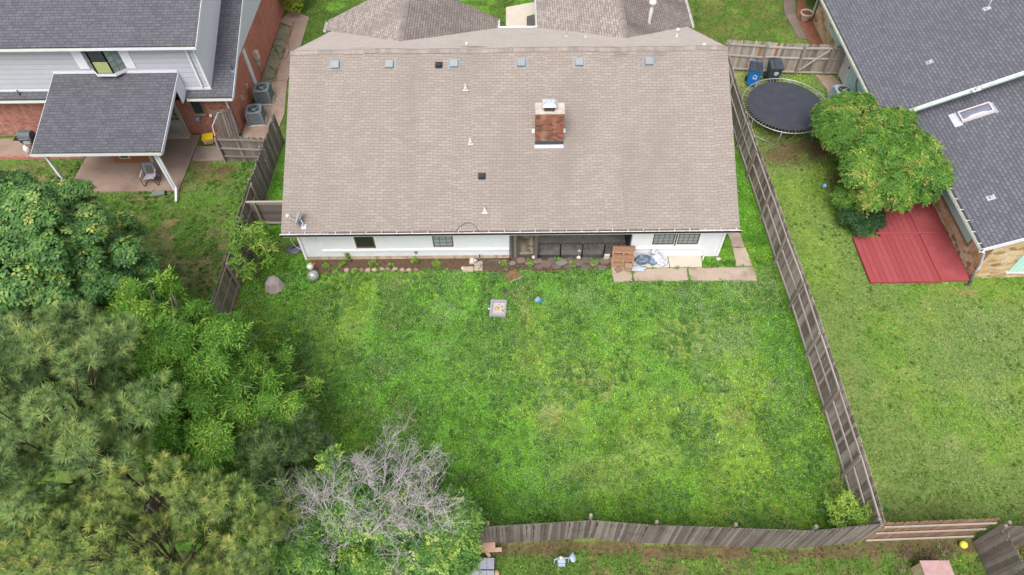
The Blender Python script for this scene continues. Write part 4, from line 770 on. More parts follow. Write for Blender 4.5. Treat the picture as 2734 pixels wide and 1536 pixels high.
# side wall fittings
q = atx(612, 128, -13.64); q2 = atx(640, 205, -13.64); ym = (q.y+q2.y)/2
MB().box(-13.648, -13.60, ym-.17, ym+.17, .1, 2.40).build('side_chase', NEUW, N1)
q = atx(644, 138, -13.55); MB().box(-13.648, -13.42, q.y-.16, q.y+.16, q.z-.26, q.z+.22).build('meter_box', flat('rust_meter', (.52, .47, .38), .6, .2, 8, dirt=(.35, .16, .08), dirt_amt=.6, dirt_scale=5), N1, bevel=.02)
MB().tube([(-13.58, q.y, q.z-.26), (-13.58, q.y, .06)], .035, 8).build('conduit', GREYM, N1, True); MB().box(-13.648, -13.52, q.y-.10, q.y+.08, q.z-.62, q.z-.38).build('disconnect_box', flat('grey_box', (.42, .43, .45), .5, .08), N1)
MB().box(-13.648, -13.53, 10.32, 10.46, 1.0, 1.28).box(-13.648, -13.53, 11.3, 11.44, 1.0, 1.25).build('service_switch', flat('beige_box', (.45, .36, .30), .6, .1), N1)
# roof pipes of that house
for px, py, z in ((586, 178, lz(9.9)),): 
    q = at(px, py, 3.1); 
    for _ in range(4): q = at(px, py, lz(q.y))
    p_ = MB().tube([(q.x, q.y, q.z-.02), (q.x, q.y, q.z+.30)], .035, 8).build('vent_pipe', DARKM, N1, True); MB(Matrix.Translation((q.x, q.y, q.z)) @ Matrix.Rotation(math.atan(LS), 4, 'X')).lathe([(.13, 0), (.12, .015), (.05, .05)], (0, 0, 0), 14).build('flashing', flat('blue_flashing', (.15, .18, .24), .5, .1), p_)
q = aty(57, 246, 8.75); p_ = MB().tube([(q.x, 8.72, lz(8.72)), (q.x, 8.72, lz(8.72)+.28)], .03, 8).build('vent_pipe', DARKM, N1, True)
for px in (115, 275):
    q = at(px, 3, 6.6)
    for _ in range(5): q = at(px, 2, uz(q.y))
    MB(Matrix.Translation(q) @ Matrix.Rotation(math.atan(US), 4, 'X')).box(-.22, .22, -.12, .2, .004, .02).build('roof_flashing', flat('blue_flashing2', (.30, .36, .45), .5, .1), N1)
# ================================================================== RIGHT NEIGHBOUR (stone + mint siding, slate-grey roof)
STONE, nt, P, N, L = _nm('rubble_stone')
uv = N('ShaderNodeUVMap'); uv.uv_map = 'UV'; mp = N('ShaderNodeMapping'); mp.inputs['Scale'].default_value = (2.6, 4.6, 1); L(uv.outputs[0], mp.inputs[0])
nz = N('ShaderNodeTexNoise'); nz.inputs['Scale'].default_value = 1.2; L(mp.outputs[0], nz.inputs[0]); va = N('ShaderNodeVectorMath'); va.operation = 'MULTIPLY_ADD'; va.inputs[1].default_value = (.5, .5, 0); L(nz.outputs['Color'], va.inputs[0]); L(mp.outputs[0], va.inputs[2])
v1 = N('ShaderNodeTexVoronoi'); v1.inputs['Scale'].default_value = 1; v1.distance = 'CHEBYCHEV'; L(va.outputs[0], v1.inputs[0]); v2 = N('ShaderNodeTexVoronoi'); v2.feature = 'DISTANCE_TO_EDGE'; v2.inputs['Scale'].default_value = 1; L(va.outputs[0], v2.inputs[0])
sx = N('ShaderNodeSeparateColor'); L(v1.outputs['Color'], sx.inputs[0]); r = _ramp(N, [(0, (.26, .13, .045)), (.3, (.42, .24, .09)), (.55, (.52, .34, .16)), (.8, (.60, .48, .32)), (1, (.36, .17, .06))]); L(sx.outputs[0], r.inputs[0])
n = N('ShaderNodeTexNoise'); n.inputs['Scale'].default_value = 9; n.inputs['Detail'].default_value = 6; L(uv.outputs[0], n.inputs[0]); mr = N('ShaderNodeMapRange'); mr.inputs[3].default_value = .6; mr.inputs[4].default_value = 1.4; L(n.outputs[0], mr.inputs[0])
mx = N('ShaderNodeVectorMath'); mx.operation = 'SCALE'; L(r.outputs[0], mx.inputs[0]); L(mr.outputs[0], mx.inputs['Scale'])
r2 = _ramp(N, [(.0, (1, 1, 1)), (.03, (1, 1, 1)), (.07, (0, 0, 0))]); L(v2.outputs['Distance'], r2.inputs[0]); mm = N('ShaderNodeMix'); mm.data_type = 'RGBA'; L(r2.outputs[0], mm.inputs[0]); L(mx.outputs[0], mm.inputs[6]); mm.inputs[7].default_value = (.44, .38, .31, 1); L(mm.outputs[2], P.inputs['Base Color']); P.inputs['Roughness'].default_value = .9
b = N('ShaderNodeBump'); b.inputs['Strength'].default_value = .8; b.inputs['Distance'].default_value = .03; L(v2.outputs['Distance'], b.inputs['Height']); L(b.outputs[0], P.inputs['Normal'])
MINT = siding('mint_board', (.42, .64, .59), .20, 0, .008, .05, .80); MINTF = flat('mint_trim', (.42, .60, .56), .6, .08); MWHITE = flat('mint_white', (.66, .70, .68), .6, .10, 6, dirt=(.35, .36, .27), dirt_amt=.5, dirt_scale=5)
N2 = thing('stone_house', 'low house with slate-grey shingle roofs, mint boards and rubble stone walls, at right', 'house', (22, 8, 0))
FX, FZ_, FYS = 16.97, 2.5, 6.64; KS = .5
fzz = lambda x: FZ_+KS*(x-FX)
NXE, NZ_, NYS = 18.50, 2.35, -.95; nzz = lambda x: NZ_+KS*(x-NXE)
MB().quad((FX, 18.9, FZ_), (FX, FYS, FZ_), (30, FYS, fzz(30)), (30, 34, fzz(30)), .5).quad((FX, 18.9, FZ_), (30, 34, fzz(30)), (30, 34, 2), (FX, 34, 2)).quad((FX, FYS, FZ_-.14), (FX, 18.9, FZ_-.14), (30, 34, fzz(30)-.14), (30, FYS, fzz(30)-.14)).build('roof', GREYR2, N2, label='farther and higher roof plane')
MB().quad((NXE, FYS+.6, NZ_), (NXE, NYS, NZ_), (30, NYS, nzz(30)), (30, FYS+.6, nzz(30)), .5).quad((NXE, NYS, NZ_-.14), (NXE, FYS+.6, NZ_-.14), (30, FYS+.6, nzz(30)-.14), (30, NYS, nzz(30)-.14)).build('roof', GREYR2, N2, label='nearer roof plane with the skylight')
MB().beam((FX, FYS-.015, FZ_-.07), (30, FYS-.015, fzz(30)-.07), .03, .22, up=(0, 1, 0)).build('rake_board', MWHITE, N2) if False else MB().extr([(FX-.1, FYS-.03, FZ_-.24), (30, FYS-.03, fzz(30)-.20), (30, FYS-.03, fzz(30)+.02), (FX-.1, FYS-.03, FZ_-.02)], (0, .028, 0)).build('rake_board', MWHITE, N2)
MB().extr([(NXE-.1, NYS-.03, NZ_-.22), (30, NYS-.03, nzz(30)-.16), (30, NYS-.03, nzz(30)+.01), (NXE-.1, NYS-.03, NZ_-.02)], (0, .028, 0)).build('rake_board', NEUW, N2)
def gutter_y(x, y0, y1, z, mat, straps=True):
    g = MB().box(x-.125, x-.113, y0, y1, z-.12, z).box(x-.112, x-.004, y0, y1, z-.12, z-.108).box(x-.112, x-.004, y0, y0+.01, z-.107, z).build('gutter', mat, N2)
    MB().box(x-.11, x-.006, y0+.012, y1, z-.10, z-.045).build('gutter_grime', flat('gutter_silt2', (.34, .33, .23), .9, .4, 9), g)
    if straps:
        for i in range(int((y1-y0)/.6)): y = y0+.3+i*.6; MB().box(x-.12, x+.03, y-.012, y+.012, z+.002, z+.016).build('gutter_strap', NEUW, g)
gutter_y(FX, FYS-.03, 18.9, FZ_, MWHITE, False); gutter_y(NXE, NYS-.03, FYS-.04, NZ_, MWHITE)
# walls of the far part
wx, ws = 17.75, 7.15
MB().box(wx, wx+.15, 13.2, 18.4, 0, .95).build('wall', STONE, N2); MB().box(wx, wx+.15, 16.4, 18.4, .951, 2.5).build('wall', STONE, N2)
MB().box(wx+.01, wx+.15, 13.2, 16.39, .951, 2.5).build('wall', MINT, N2); MB().box(wx+.01, wx+.15, ws, 12.2, .25, 2.5).build('wall', MINT, N2); MB().box(wx, wx+.15, ws, 12.2, 0, .249).build('wall', STONE, N2)
MB().extr([(wx, ws, 0), (30, ws, 0), (30, ws, fzz(30)-.16), (wx, ws, fzz(wx)-.16)], (0, .12, 0)).build('wall', MINTF, N2)
dr = MB().box(wx-.02, wx+.05, 12.3, 13.1, .08, 2.1).build('door', flat('white_door', (.60, .57, .60), .5, .05), N2); MB().box(wx-.06, wx-.021, 12.36, 12.42, 1.0, 1.14).build('handle', DARKM, dr)
MB().box(wx-.035, wx+.14, 13.101, 13.20, .0, 2.3).box(wx-.035, wx+.14, 12.2, 12.299, 0, 2.3).build('door_frame', MWHITE, N2)
MB().box(wx-.03, wx-.001, 13.22, 16.4, .95, 1.03).box(wx-.03, wx-.001, 16.36, 16.44, 1.031, 2.5).build('sill', MWHITE, N2)
MB().tube([(wx-.03, 11.3, 1.7), (wx-.03, 11.2, 1.0), (wx-.02, 10.6, .6), (wx-.03, 9.6, .9), (wx-.03, 9.3, .3)], .02, 6).build('conduit', DARKM, N2, True)
MB().box(wx-.12, wx-.001, 11.2, 11.36, 1.35, 1.75).build('service_box', MINTF, N2); MB().box(wx-.1, wx-.001, 15.2, 15.36, 1.5, 2.0).build('service_box', MINTF, N2)
MB().lathe([(.14, 0), (.15, .02), (.15, .10), (.12, .13)], (wx-.1, 15.8, 1.3), 14).build('meter', GREYM, N2, True)
MB().beam((17.62, 18.45, .1), (17.62, 18.45, 1.9), .08, .07).beam((17.62, 18.45, 1.9), (16.95, 18.45, 2.4), .08, .07).build('downspout', flat('lilac_spout', (.52, .52, .58), .5, .05), N2)
# walls of the near part
nx, ny_ = 19.30, -.60
MB().box(nx, nx+.15, ny_+.151, 7.14, 0, .72).build('wall', STONE, N2); MB().box(nx, nx+.15, ny_+.151, .55, .721, 2.3).build('wall', STONE, N2)
MB().box(nx+.02, nx+.15, .56, 7.14, .721, 2.3).build('wall', flat('mint_glaze', (.42, .62, .58), .4, .06), N2, label='smooth mint panel under the near eave')
MB().box(nx-.03, nx+.02, .50, 7.1, .70, .78).box(nx-.02, nx+.02, .48, .57, .781, 2.3).build('sill', flat('brown_sill', (.28, .17, .11), .7, .1), N2)
MB().extr([(nx, ny_, 0), (30, ny_, 0), (30, ny_, nzz(30)-.16), (nx, ny_, nzz(nx)-.16)], (0, .15, 0)).build('wall', STONE, N2)
pq = [aty(2530, 690, ny_-.03), aty(2576, 655, ny_-.03)]
MB().box(pq[0].x, pq[0].x+2.6, ny_-.04, ny_-.003, .42, 1.75).build('panel', MINT, N2); MB().box(pq[0].x-.05, pq[0].x+2.65, ny_-.07, ny_-.003, .34, .415).build('sill', MWHITE, N2)
ds = MB().tube([(NXE-.02, NYS-.02, NZ_-.12), (NXE+.18, NYS+.05, NZ_-.30), (nx-.06, ny_-.06, .98), (nx-.04, ny_-.08, .80), (nx-.04, ny_-.08, .35)], .055, 10).build('downspout', flat('lilac_spout', (.52, .52, .58), .5, .05), N2, True)
MB().tube([(nx-.04, ny_-.08, .35), (nx-.04, ny_-.10, .15), (nx-.06, ny_-.25, .06), (nx-.2, ny_-.38, .04), (nx-.34, ny_-.36, .03)], [.06, .06, .055, .05, .04], 10).build('elbow', DARKM, ds, True)
# skylight + pipe flashings
def on_plane(px, py, x0, z0, off=0):
    d = _ray(px, py); t = (z0+off+(CAM[0]-x0)*KS-CAM[2])/(d[2]-d[0]*KS); return Vector(CAM+d*t)
def plane_M(p): return Matrix.Translation(p) @ Matrix.Rotation(-math.atan(KS), 4, 'Y')
c1, c2, c3 = [on_plane((1900+zx/3.089)*.9422, zy/3.089*.9422, NXE, NZ_, .1) for zx, zy in ((2025, 935), (2285, 845), (2335, 915))]
cc = (c1+c3)/2; M_ = plane_M(cc); lx = (c2-c1).length/2; ly = max(.28, (c3-c2).length/2)
sk = MB(M_).box(-lx, lx, -ly, -ly+.05, -.1, .07).box(-lx, lx, ly-.05, ly, -.1, .07).box(-lx, -lx+.05, -ly+.051, ly-.051, -.1, .07).box(lx-.05, lx, -ly+.051, ly-.051, -.1, .07).build('skylight', flat('skylight_frame', (.62, .55, .55), .5, .06), N2)
vs = []; nseg = 10
for i in range(nseg+1):
    for j in range(7): u, v = i/nseg*2-1, j/6*2-1; vs.append((u*(lx-.05), v*(ly-.05), .03+.09*(1-u**4)*(1-v**4)))
MB(M_).add(vs, [(i*7+j, (i+1)*7+j, (i+1)*7+j+1, i*7+j+1) for i in range(nseg) for j in range(6)]).build('dome', glassy('smoked_dome', (.17, .18, .24), .12), sk, True)
MB(M_).box(-lx-.32, -lx-.01, -ly-.12, ly+.12, -.095, -.08).build('flashing', flat('skylight_flashing', (.42, .46, .55), .4, .3, 14), sk); MB(M_).box(lx+.01, lx+.14, -ly-.05, ly+.05, -.095, -.08).build('flashing', MATS['skylight_flashing'], sk)
for px, py, pl_, h in ((2338, 157, 0, .16), (2455, 226, 0, .16), (2492, 498, 1, .2), (2627, 23, 0, .55), (2482, 22, 0, .5)):
    if px > 2600: continue
    x0, z0 = ((FX, FZ_), (NXE, NZ_))[pl_]; p = on_plane(px, py, x0, z0); M_ = plane_M(p)
    f = MB(M_).box(-.14, .16, -.12, .12, .004, .016).build('pipe_flashing', MATS['skylight_flashing'], N2); MB().tube([p-Vector((0, 0, .02)), p+Vector((0, 0, h))], .03, 8).build('pipe', GREYM, f, True); MB().lathe([(.07, 0), (.06, .05), (.035, .1)], p, 10).build('collar', GREYM, f, True)
# ================================================================== FENCES
GW = wood('weathered_grey_wood', [(.15, (.095, .072, .060)), (.40, (.205, .165, .140)), (.58, (.32, .27, .235)), (.80, (.47, .42, .375))], rw=.75)
GWD = wood('dark_weathered_wood', [(.12, (.060, .049, .045)), (.40, (.130, .108, .099)), (.65, (.205, .178, .163)), (.9, (.33, .30, .285))], rw=.7, blotch=((.05, .045, .035), .4))
GWR = wood('warm_weathered_wood', [(.12, (.085, .062, .048)), (.4, (.16, .122, .095)), (.65, (.225, .18, .145)), (.9, (.34, .29, .25))])
NEWW = wood('newer_brown_wood', [(.1, (.10, .055, .038)), (.4, (.20, .115, .072)), (.65, (.27, .165, .105)), (.9, (.36, .26, .19))])
RAILW = wood('pale_rail_wood', [(.1, (.22, .19, .17)), (.5, (.37, .33, .30)), (.9, (.50, .45, .42))]); RAILD = wood('brown_rail_wood', [(.1, (.12, .095, .08)), (.5, (.23, .19, .165)), (.9, (.36, .31, .28))])
OLIVEW = wood('mossy_wood', [(.1, (.10, .09, .06)), (.5, (.19, .17, .125)), (.9, (.32, .29, .23))])
def fence(name, label, pts, h, side, mat, posts=None, rails=(.18, .92, 1.60), pw=.14, gap=.004, railmat=None, postmat=None, style='ear', post_h=None, jit=.025, tilt=.012, post_sz=.09, red=(), cat='fence', postlab=None, postside=None, z0=.02):
    """pts: line of the fence on the ground; side=+1: rails and posts stand on the left of the walking direction"""
    P_ = [Vector((p[0], p[1], 0)) for p in pts]; L_ = [0]
    for a, b_ in zip(P_, P_[1:]): L_.append(L_[-1]+(b_-a).length)
    def pt(s):
        s = min(max(s, 0), L_[-1])
        for i in range(len(P_)-1):
            if s <= L_[i+1] or i == len(P_)-2: return P_[i].lerp(P_[i+1], (s-L_[i])/(L_[i+1]-L_[i])), (P_[i+1]-P_[i]).normalized()
    root = thing(name, label, cat, tuple(P_[0])); mb = MB(); n = int(L_[-1]/(pw+gap)); g = random.Random(int(abs(P_[0].x*31+P_[0].y*17)*10))
    redmb = MB()
    for i in range(n):
        s = (i+.5)*L_[-1]/n; p, d = pt(s); nv = Vector((-d.y, d.x, 0)); hh = h+g.uniform(-jit, jit)+.02*math.sin(s*.7); t = g.uniform(-tilt, tilt)*h; o = nv*g.uniform(-.006, .006)-nv*side*.012; a = p+o
        u0, u1 = a-d*pw/2, a+d*pw/2; up = Vector((0, 0, 1)); T = d*t
        if style == 'point': prof = [u0+up*z0, u1+up*z0, u1+T+up*(hh-.09), a+T+up*hh, u0+T+up*(hh-.09)]
        else: prof = [u0+up*z0, u1+up*z0, u1+T+up*(hh-.045), u1-d*.035+T+up*hh, u0+d*.035+T+up*hh, u0+T+up*(hh-.045)]
        (redmb if i in red else mb).extr(prof, -nv*side*.017, g.random())
    mb.build('picket_panel', mat, root)
    if red: redmb.build('picket', wood('red_stained_wood', [(.1, (.20, .08, .04)), (.5, (.30, .13, .07)), (.9, (.38, .2, .12))]), root, label='rust-brown replacement picket')
    if posts is None: posts = [k*2.44 for k in range(int(L_[-1]/2.44)+1)]
    for s in posts:
        p, d = pt(s); nv = Vector((-d.y, d.x, 0)); ps = postside or side; c = p+nv*ps*(.012+post_sz/2+(.042 if post_sz < .2 else 0)); hh = (post_h or h-.05)+g.uniform(-.03, .03); lean = Vector((g.uniform(-.03, .03), g.uniform(-.03, .03), 0))
        MB().beam(c-Vector((0, 0, .05)), c+Vector((0, 0, hh))+lean, post_sz, post_sz, up=(d.x, d.y, 0)).build('post', postmat or railmat or mat, root)
    bays = [0]+[s for s in posts if .3 < s < L_[-1]-.3]+[L_[-1]]
    for a, b_ in zip(bays, bays[1:]):
        for z in rails:
            q0, d0_ = pt(a+.01); q1, _ = pt(b_-.01); nv = Vector((-d0_.y, d0_.x, 0))*side*.034; zz = z+g.uniform(-.02, .02)
            MB().beam(q0+nv+Vector((0, 0, zz)), q1+nv+Vector((0, 0, zz+g.uniform(-.02, .02))), .040, .088).build('rail', railmat or mat, root)
    return root
RF = [(11.30, 13.4), (11.20, 10.2), (11.26, 6.4), (11.36, 3.0), (11.40, .3), (11.50, -1.8), (11.52, -4.4), (11.55, -6.8), (11.55, -9.3), (11.50, -11.35)]
pb = [at((1900+zx/2.068)*.9422, (300+zy/2.068)*.9422) for zx, zy in ((172, 198), (228, 365), (288, 590), (360, 835), (445, 1075), (535, 1355))]
ps_ = [.1, 2.9]+[13.4-p.y for p in pb]+[13.4+6.75, 13.4+9.2, 13.4+11.7, 24.6]
fence('fence', 'long grey picket fence between the two back yards, its rails facing the white house', RF, 1.83, -1, GW, ps_, railmat=RAILW, postmat=RAILD, post_h=1.74, jit=.03, pw=.12)
BF = [(-6.5, -11.55), (-1.2, -11.40), (2.5, -11.20), (4.5, -11.37), (6.9, -11.47), (9.3, -11.58), (11.45, -11.36)]
fence('fence', 'weathered grey fence with rounded pickets along the bottom of the back yard', BF, 1.80, 1, GWD, [2.2, 5.4+.4, 9.0, 11.0, 13.4, 15.9], railmat=RAILD, post_h=1.9, tilt=.02, jit=.02, pw=.105)
fence('fence', 'short newer brown fence with three pale rails, right of the grey back fence corner', [(11.52, -11.38), (15.05, -11.27)], 1.84, -1, NEWW, [], rails=(.22, .95, 1.58), railmat=RAILW, post_h=1.5, jit=.015)
g_ = fence('gate', 'grey board gate standing open in the bottom right corner', [(15.12, -11.42), (15.22, -13.3)], 1.80, 1, GWD, [.0], rails=(.3, 1.5), railmat=RAILD, jit=.05, tilt=.03, cat='gate')
fence('fence', 'dark grey fence running off the picture beyond the open gate', [(15.25, -11.45), (19.2, -11.60)], 1.80, 1, GWD, [.1, 2.5], railmat=RAILD, jit=.03)
TR = [(11.42, 13.85), (14.5, 13.45), (17.70, 13.28)]
tf = fence('fence', 'grey fence with diagonally braced gate behind the two wheeled bins', TR, 1.83, -1, GW, [.15, 2.15, 4.05, 5.55], rails=(.15, .98, 1.60), railmat=RAILW, postmat=RAILD, red=(12, 18))
MB().beam((15.55, 13.29, .3), (16.75, 13.22, 1.55), .04, .09).build('brace', RAILW, tf)
# left side fences
LF1 = [(-11.35, 8.35), (-11.45, 6.7), (-11.50, 3.9)]
fence('fence', 'dark leaning fence with pointed pickets beside the concrete walk, facing the tan-roofed house', LF1, 1.80, -1, GWD, [.1, 2.3, 4.4], postside=-1, railmat=RAILD, style='point', tilt=.05, jit=.06)
LF2 = [(-11.52, 3.85), (-11.50, 1.2), (-11.48, -1.6), (-11.50, -5), (-11.55, -11.4)]
fence('fence', 'mossy brown fence on the left of the back yard, partly under the trees', LF2, 1.80, 1, OLIVEW, [.2, 2.3, 4.7, 7.1, 9.5, 12, 14.5], railmat=RAILD, tilt=.03, jit=.05)
LF3 = [(-13.95, 7.0), (-12.6, 6.92), (-11.5, 6.85)]
lf3 = fence('gate', 'dark old wooden gate with pale rails across the concrete walk by the brick house', LF3, 1.55, -1, GWD, [.0], rails=(.35, .85, 1.38), railmat=RAILD, style='point', tilt=.03, jit=.05, cat='gate')
LF4 = [(-11.45, 2.72), (-8.92, 2.66)]
r4 = thing('fence', 'short dark board fence joining the left wall of the white house', 'fence', (-11.4, 2.7, 0))
for k in range(7): MB().box(-11.4, -8.92, 2.70, 2.72, .12+k*.21, .12+k*.21+.195, random.random()).build('board', GWD, r4)
MB().box(-11.45, -8.92, 2.60, 2.70, 1.60, 1.64).box(-11.3, -8.92, 2.66, 2.698, 1.42, 1.53).box(-11.3, -8.92, 2.66, 2.698, .18, .28).build('rail', RAILW, r4)
for x in (-11.10, -9.72): MB().box(x-.05, x+.05, 2.57, 2.655, 0, 1.60).build('post', OLIVEW, r4)
# bare board panel beside the patio door path (leaning against brick wall)
pn = thing('leaning_boards', 'tall dark board panel leaning against the brick wall corner with a bent metal frame', 'fence panel', (-14.0, 8.2, 0))
mb = MB()
for i in range(7): x = -14.45+i*.13; mb.extr([(x, 8.25+i*.03, .02), (x+.12, 8.25+i*.03, .02), (x+.12, 8.62+i*.03, 1.75+random.uniform(-.08, .05)), (x, 8.62+i*.03, 1.75)], (0, -.02, 0), random.random())
mb.build('boards', GWD, pn); MB().tube([(-13.95, 7.05, .05), (-14.05, 7.2, 1.3), (-14.12, 7.5, 1.75), (-14.0, 8.3, 1.9), (-13.8, 8.55, 1.7)], .03, 8).build('metal_frame', flat('worn_metal', (.36, .33, .34), .5, .15), pn, True)
# ================================================================== TREES AND SHRUBS
BARK = flat('grey_bark', (.10, .08, .065), .95, .35, 8, bump=.8); PBARK = flat('pine_bark', (.075, .05, .038), .95, .35, 8, bump=.8)
def leaf(L_, Wd, fold=.15, n=4): return [(0, 0, 0), (Wd/2, L_*.45, -fold*Wd), (0, L_, -.1*L_), (-Wd/2, L_*.45, -fold*Wd)]
def rotz(p, a): c, s = math.cos(a), math.sin(a); return (p[0]*c-p[1]*s, p[0]*s+p[1]*c, p[2])
def tilt_(p, t): c, s = math.cos(t), math.sin(t); return (p[0], p[1]*c-p[2]*s, p[1]*s+p[2]*c)
def rosette(n, L_, Wd, droop, spread=.06, g=None):
    g = g or random.Random(3); T = []; r = []
    for i in range(n):
        a = i*2.399+g.uniform(-.2, .2); t = droop+g.uniform(-.3, .3); k = g.uniform(.75, 1.15); f = [rotz(tuple(c+q for c, q in zip(tilt_(tuple(v*k for v in p), t), (0, spread*(i/n+.2), -.04*i/n*L_*6))), a) for p in leaf(L_, Wd)]
        T.append(f); r.append(.12 if i < n*.3 else (-.04 if i < n*.7 else -.12))
    return np.array(T), np.array(r)
def compound(nr, nl, rl, L_, Wd, droop, g=None):
    """nr drooping rachises each with nl leaflet pairs"""
    g = g or random.Random(5); T = []; r = []
    for i in range(nr):
        a = i*2.399+g.uniform(-.3, .3)
        for j in range(nl):
            t = (j+.6)/nl; y = rl*t; z = -droop*rl*t*t+.1*rl*t
            for s in (-1, 1):
                f = []
                for p in leaf(L_*g.uniform(.8, 1.1)*(1-.25*t), Wd):
                    q = rotz(p, s*(-1.05+.4*t)); f.append(rotz((q[0], q[1]+y, q[2]+z-.25*L_*abs(q[0])/L_), a))
                T.append(f); r.append(.0 if t < .6 else .06)
        f = [rotz((p[0], p[1]+rl, p[2]-droop*rl+.1*rl), a) for p in leaf(L_, Wd)]; T.append(f); r.append(.1)
    return np.array(T), np.array(r)
def needles(n, L_, Wd, up=.25, g=None):
    g = g or random.Random(9); T = []; r = []
    for i in range(n):
        a = i*2.399; el = g.uniform(-.35, 1.35); d = Vector((math.cos(a)*math.cos(el), math.sin(a)*math.cos(el), math.sin(el))); s = d.cross(Vector((0, 0, 1))); s = s.normalized() if s.length > .05 else Vector((1, 0, 0)); k = L_*g.uniform(.8, 1.1); o = Vector((0, 0, -.02-.10*i/n*L_*3))
        T.append([tuple(o-s*Wd/2), tuple(o+s*Wd/2), tuple(o+d*k)]); r.append(g.uniform(-.1, .14)+(.1 if el > 1.0 else 0))
    return np.array(T), np.array(r)
def tree(name, label, cat, base, blobs, dens, tmpl, mat, trunk_r, bark, scale=(.8, 1.25), tone=(.45, .18), tipk=.25, seed=1, grow=.5, inner=.25, low=-.35, twigs=0, part='crown', group=None, fork=.45, rj=.09):
    global RNG; RNG = np.random.default_rng(seed)
    root = thing(name, label, cat, base, group=group); limbs(root, base, blobs, trunk_r, bark, seed, fork, twigs)
    P_, D_, R_ = blob_points(blobs, dens, inner, low, grow)
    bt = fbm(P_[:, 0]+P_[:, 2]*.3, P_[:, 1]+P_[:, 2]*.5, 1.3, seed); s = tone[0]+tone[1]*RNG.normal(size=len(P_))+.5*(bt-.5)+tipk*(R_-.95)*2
    tips = RNG.random(len(P_)) < .06*(1+2*(R_ > 1.02)); s = np.where(tips, s+.32, s)
    c = cloud(part, tmpl[0], tmpl[1], P_, D_, RNG.uniform(*scale, len(P_)), s, mat, root, rj=rj); return root
# silver maple in the neighbour's yard
MAPLE = leafmat('maple_leaf', [(0, (.030, .085, .026)), (.3, (.075, .185, .050)), (.55, (.135, .270, .070)), (.78, (.24, .36, .085)), (.92, (.36, .42, .10)), (1, (.44, .42, .11))])
mc = (-15.6, -3.8, 4.9)
mb_ = lumps(mc, (2.9, 2.9, 2.5), 60, .4, .8, 4, -.35, .92)+lumps((-13.7, -4.1, 4.4), (1.7, 1.6, 1.2), 16, .35, .65, 14, -.2, .88)+lumps((-18.6, -2.2, 4.9), (2.5, 2.3, 2.2), 36, .45, .85, 5, -.35, .9)+[(-15.4, -4.4, 4.2, 2.1, 2.1, 1.8)]
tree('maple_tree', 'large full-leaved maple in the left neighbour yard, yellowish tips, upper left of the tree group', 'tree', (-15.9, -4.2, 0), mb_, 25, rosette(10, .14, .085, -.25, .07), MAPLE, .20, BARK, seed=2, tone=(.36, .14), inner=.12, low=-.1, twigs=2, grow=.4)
# narrow-leaved tree over the fence (fresh green, long drooping compound leaves)
PECAN = leafmat('pecan_leaf', [(0, (.030, .095, .014)), (.3, (.085, .220, .030)), (.55, (.160, .345, .048)), (.8, (.25, .43, .06)), (1, (.38, .50, .08))])
pb_ = lumps((-10.6, -7.3, 3.7), (2.1, 2.3, 2.0), 50, .32, .68, 7, -.3, .92)+lumps((-12.2, -5.5, 4.2), (1.1, 1.0, 1.3), 16, .3, .55, 8, -.2, .9)+lumps((-8.8, -7.5, 2.7), (1.3, 1.4, 1.0), 16, .3, .55, 9, -.2, .95)+lumps((-10.2, -9.0, 3.4), (1.8, .9, 1.2), 16, .3, .6, 10, -.2, .95)+[(-12.2, -3.6, 3.9, .22, .22, .7), (-13.1, -4.0, 4.3, .22, .25, .8), (-11.3, -4.4, 4.8, .25, .25, .7), (-10.4, -5.0, 4.2, .25, .3, .5), (-10.4, -7.0, 3.8, 1.3, 1.5, 1.3)]+[(*at(px_, py_, z_), r_, r_, r_*.4) for px_, py_, z_, r_ in ((715, 955, 2.2, .34), (765, 1010, 1.9, .28), (700, 890, 2.4, .30), (735, 1045, 2.0, .30), (668, 1000, 2.6, .4), (790, 965, 1.8, .18), (655, 830, 2.6, .26))]
tree('pecan_tree', 'fresh green tree with long narrow drooping leaflets arching over the left back-yard fence', 'tree', (-10.4, -6.6, 0), pb_, 24, compound(4, 4, .32, .17, .042, .9), PECAN, .15, flat('pale_bark', (.33, .29, .25), .9, .2, 8, bump=.5), seed=6, tone=(.47, .15), inner=.15, grow=.2, low=-.2, twigs=4)
# pines
PINE = leafmat('pine_needle', [(0, (.050, .095, .036)), (.3, (.120, .200, .070)), (.55, (.200, .310, .110)), (.8, (.30, .42, .14)), (1, (.42, .48, .15))], .25, .45)
PINEY = leafmat('pine_needle_young', [(0, (.055, .095, .032)), (.3, (.130, .205, .062)), (.55, (.23, .33, .10)), (.8, (.36, .45, .11)), (1, (.50, .50, .15))], .25, .45)
pa = lumps((-11.9, -9.9, 6.1), (2.5, 2.6, 3.0), 44, .42, .72, 11, -.35, .85)+lumps((-14.2, -8.4, 4.8), (2.2, 2.6, 2.8), 30, .42, .72, 12, -.3, .9)+[(-12.6, -9.2, 5.2, 1.6, 1.7, 2.2)]
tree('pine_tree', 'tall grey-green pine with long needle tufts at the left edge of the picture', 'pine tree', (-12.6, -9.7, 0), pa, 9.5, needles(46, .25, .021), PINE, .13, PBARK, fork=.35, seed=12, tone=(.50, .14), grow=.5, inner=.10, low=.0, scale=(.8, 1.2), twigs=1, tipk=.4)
pbb = lumps((-9.2, -12.7, 5.0), (3.2, 1.7, 2.0), 48, .36, .62, 13, -.35, .85)+lumps((-11.9, -13.2, 4.6), (2.0, 1.6, 2.0), 24, .36, .6, 15, -.3, .9)+lumps((-7.4, -12.3, 4.2), (1.2, 1.3, 1.3), 8, .35, .6, 16, -.3, .9)+[(-9.6, -12.8, 4.0, 2.2, 1.1, 1.2)]
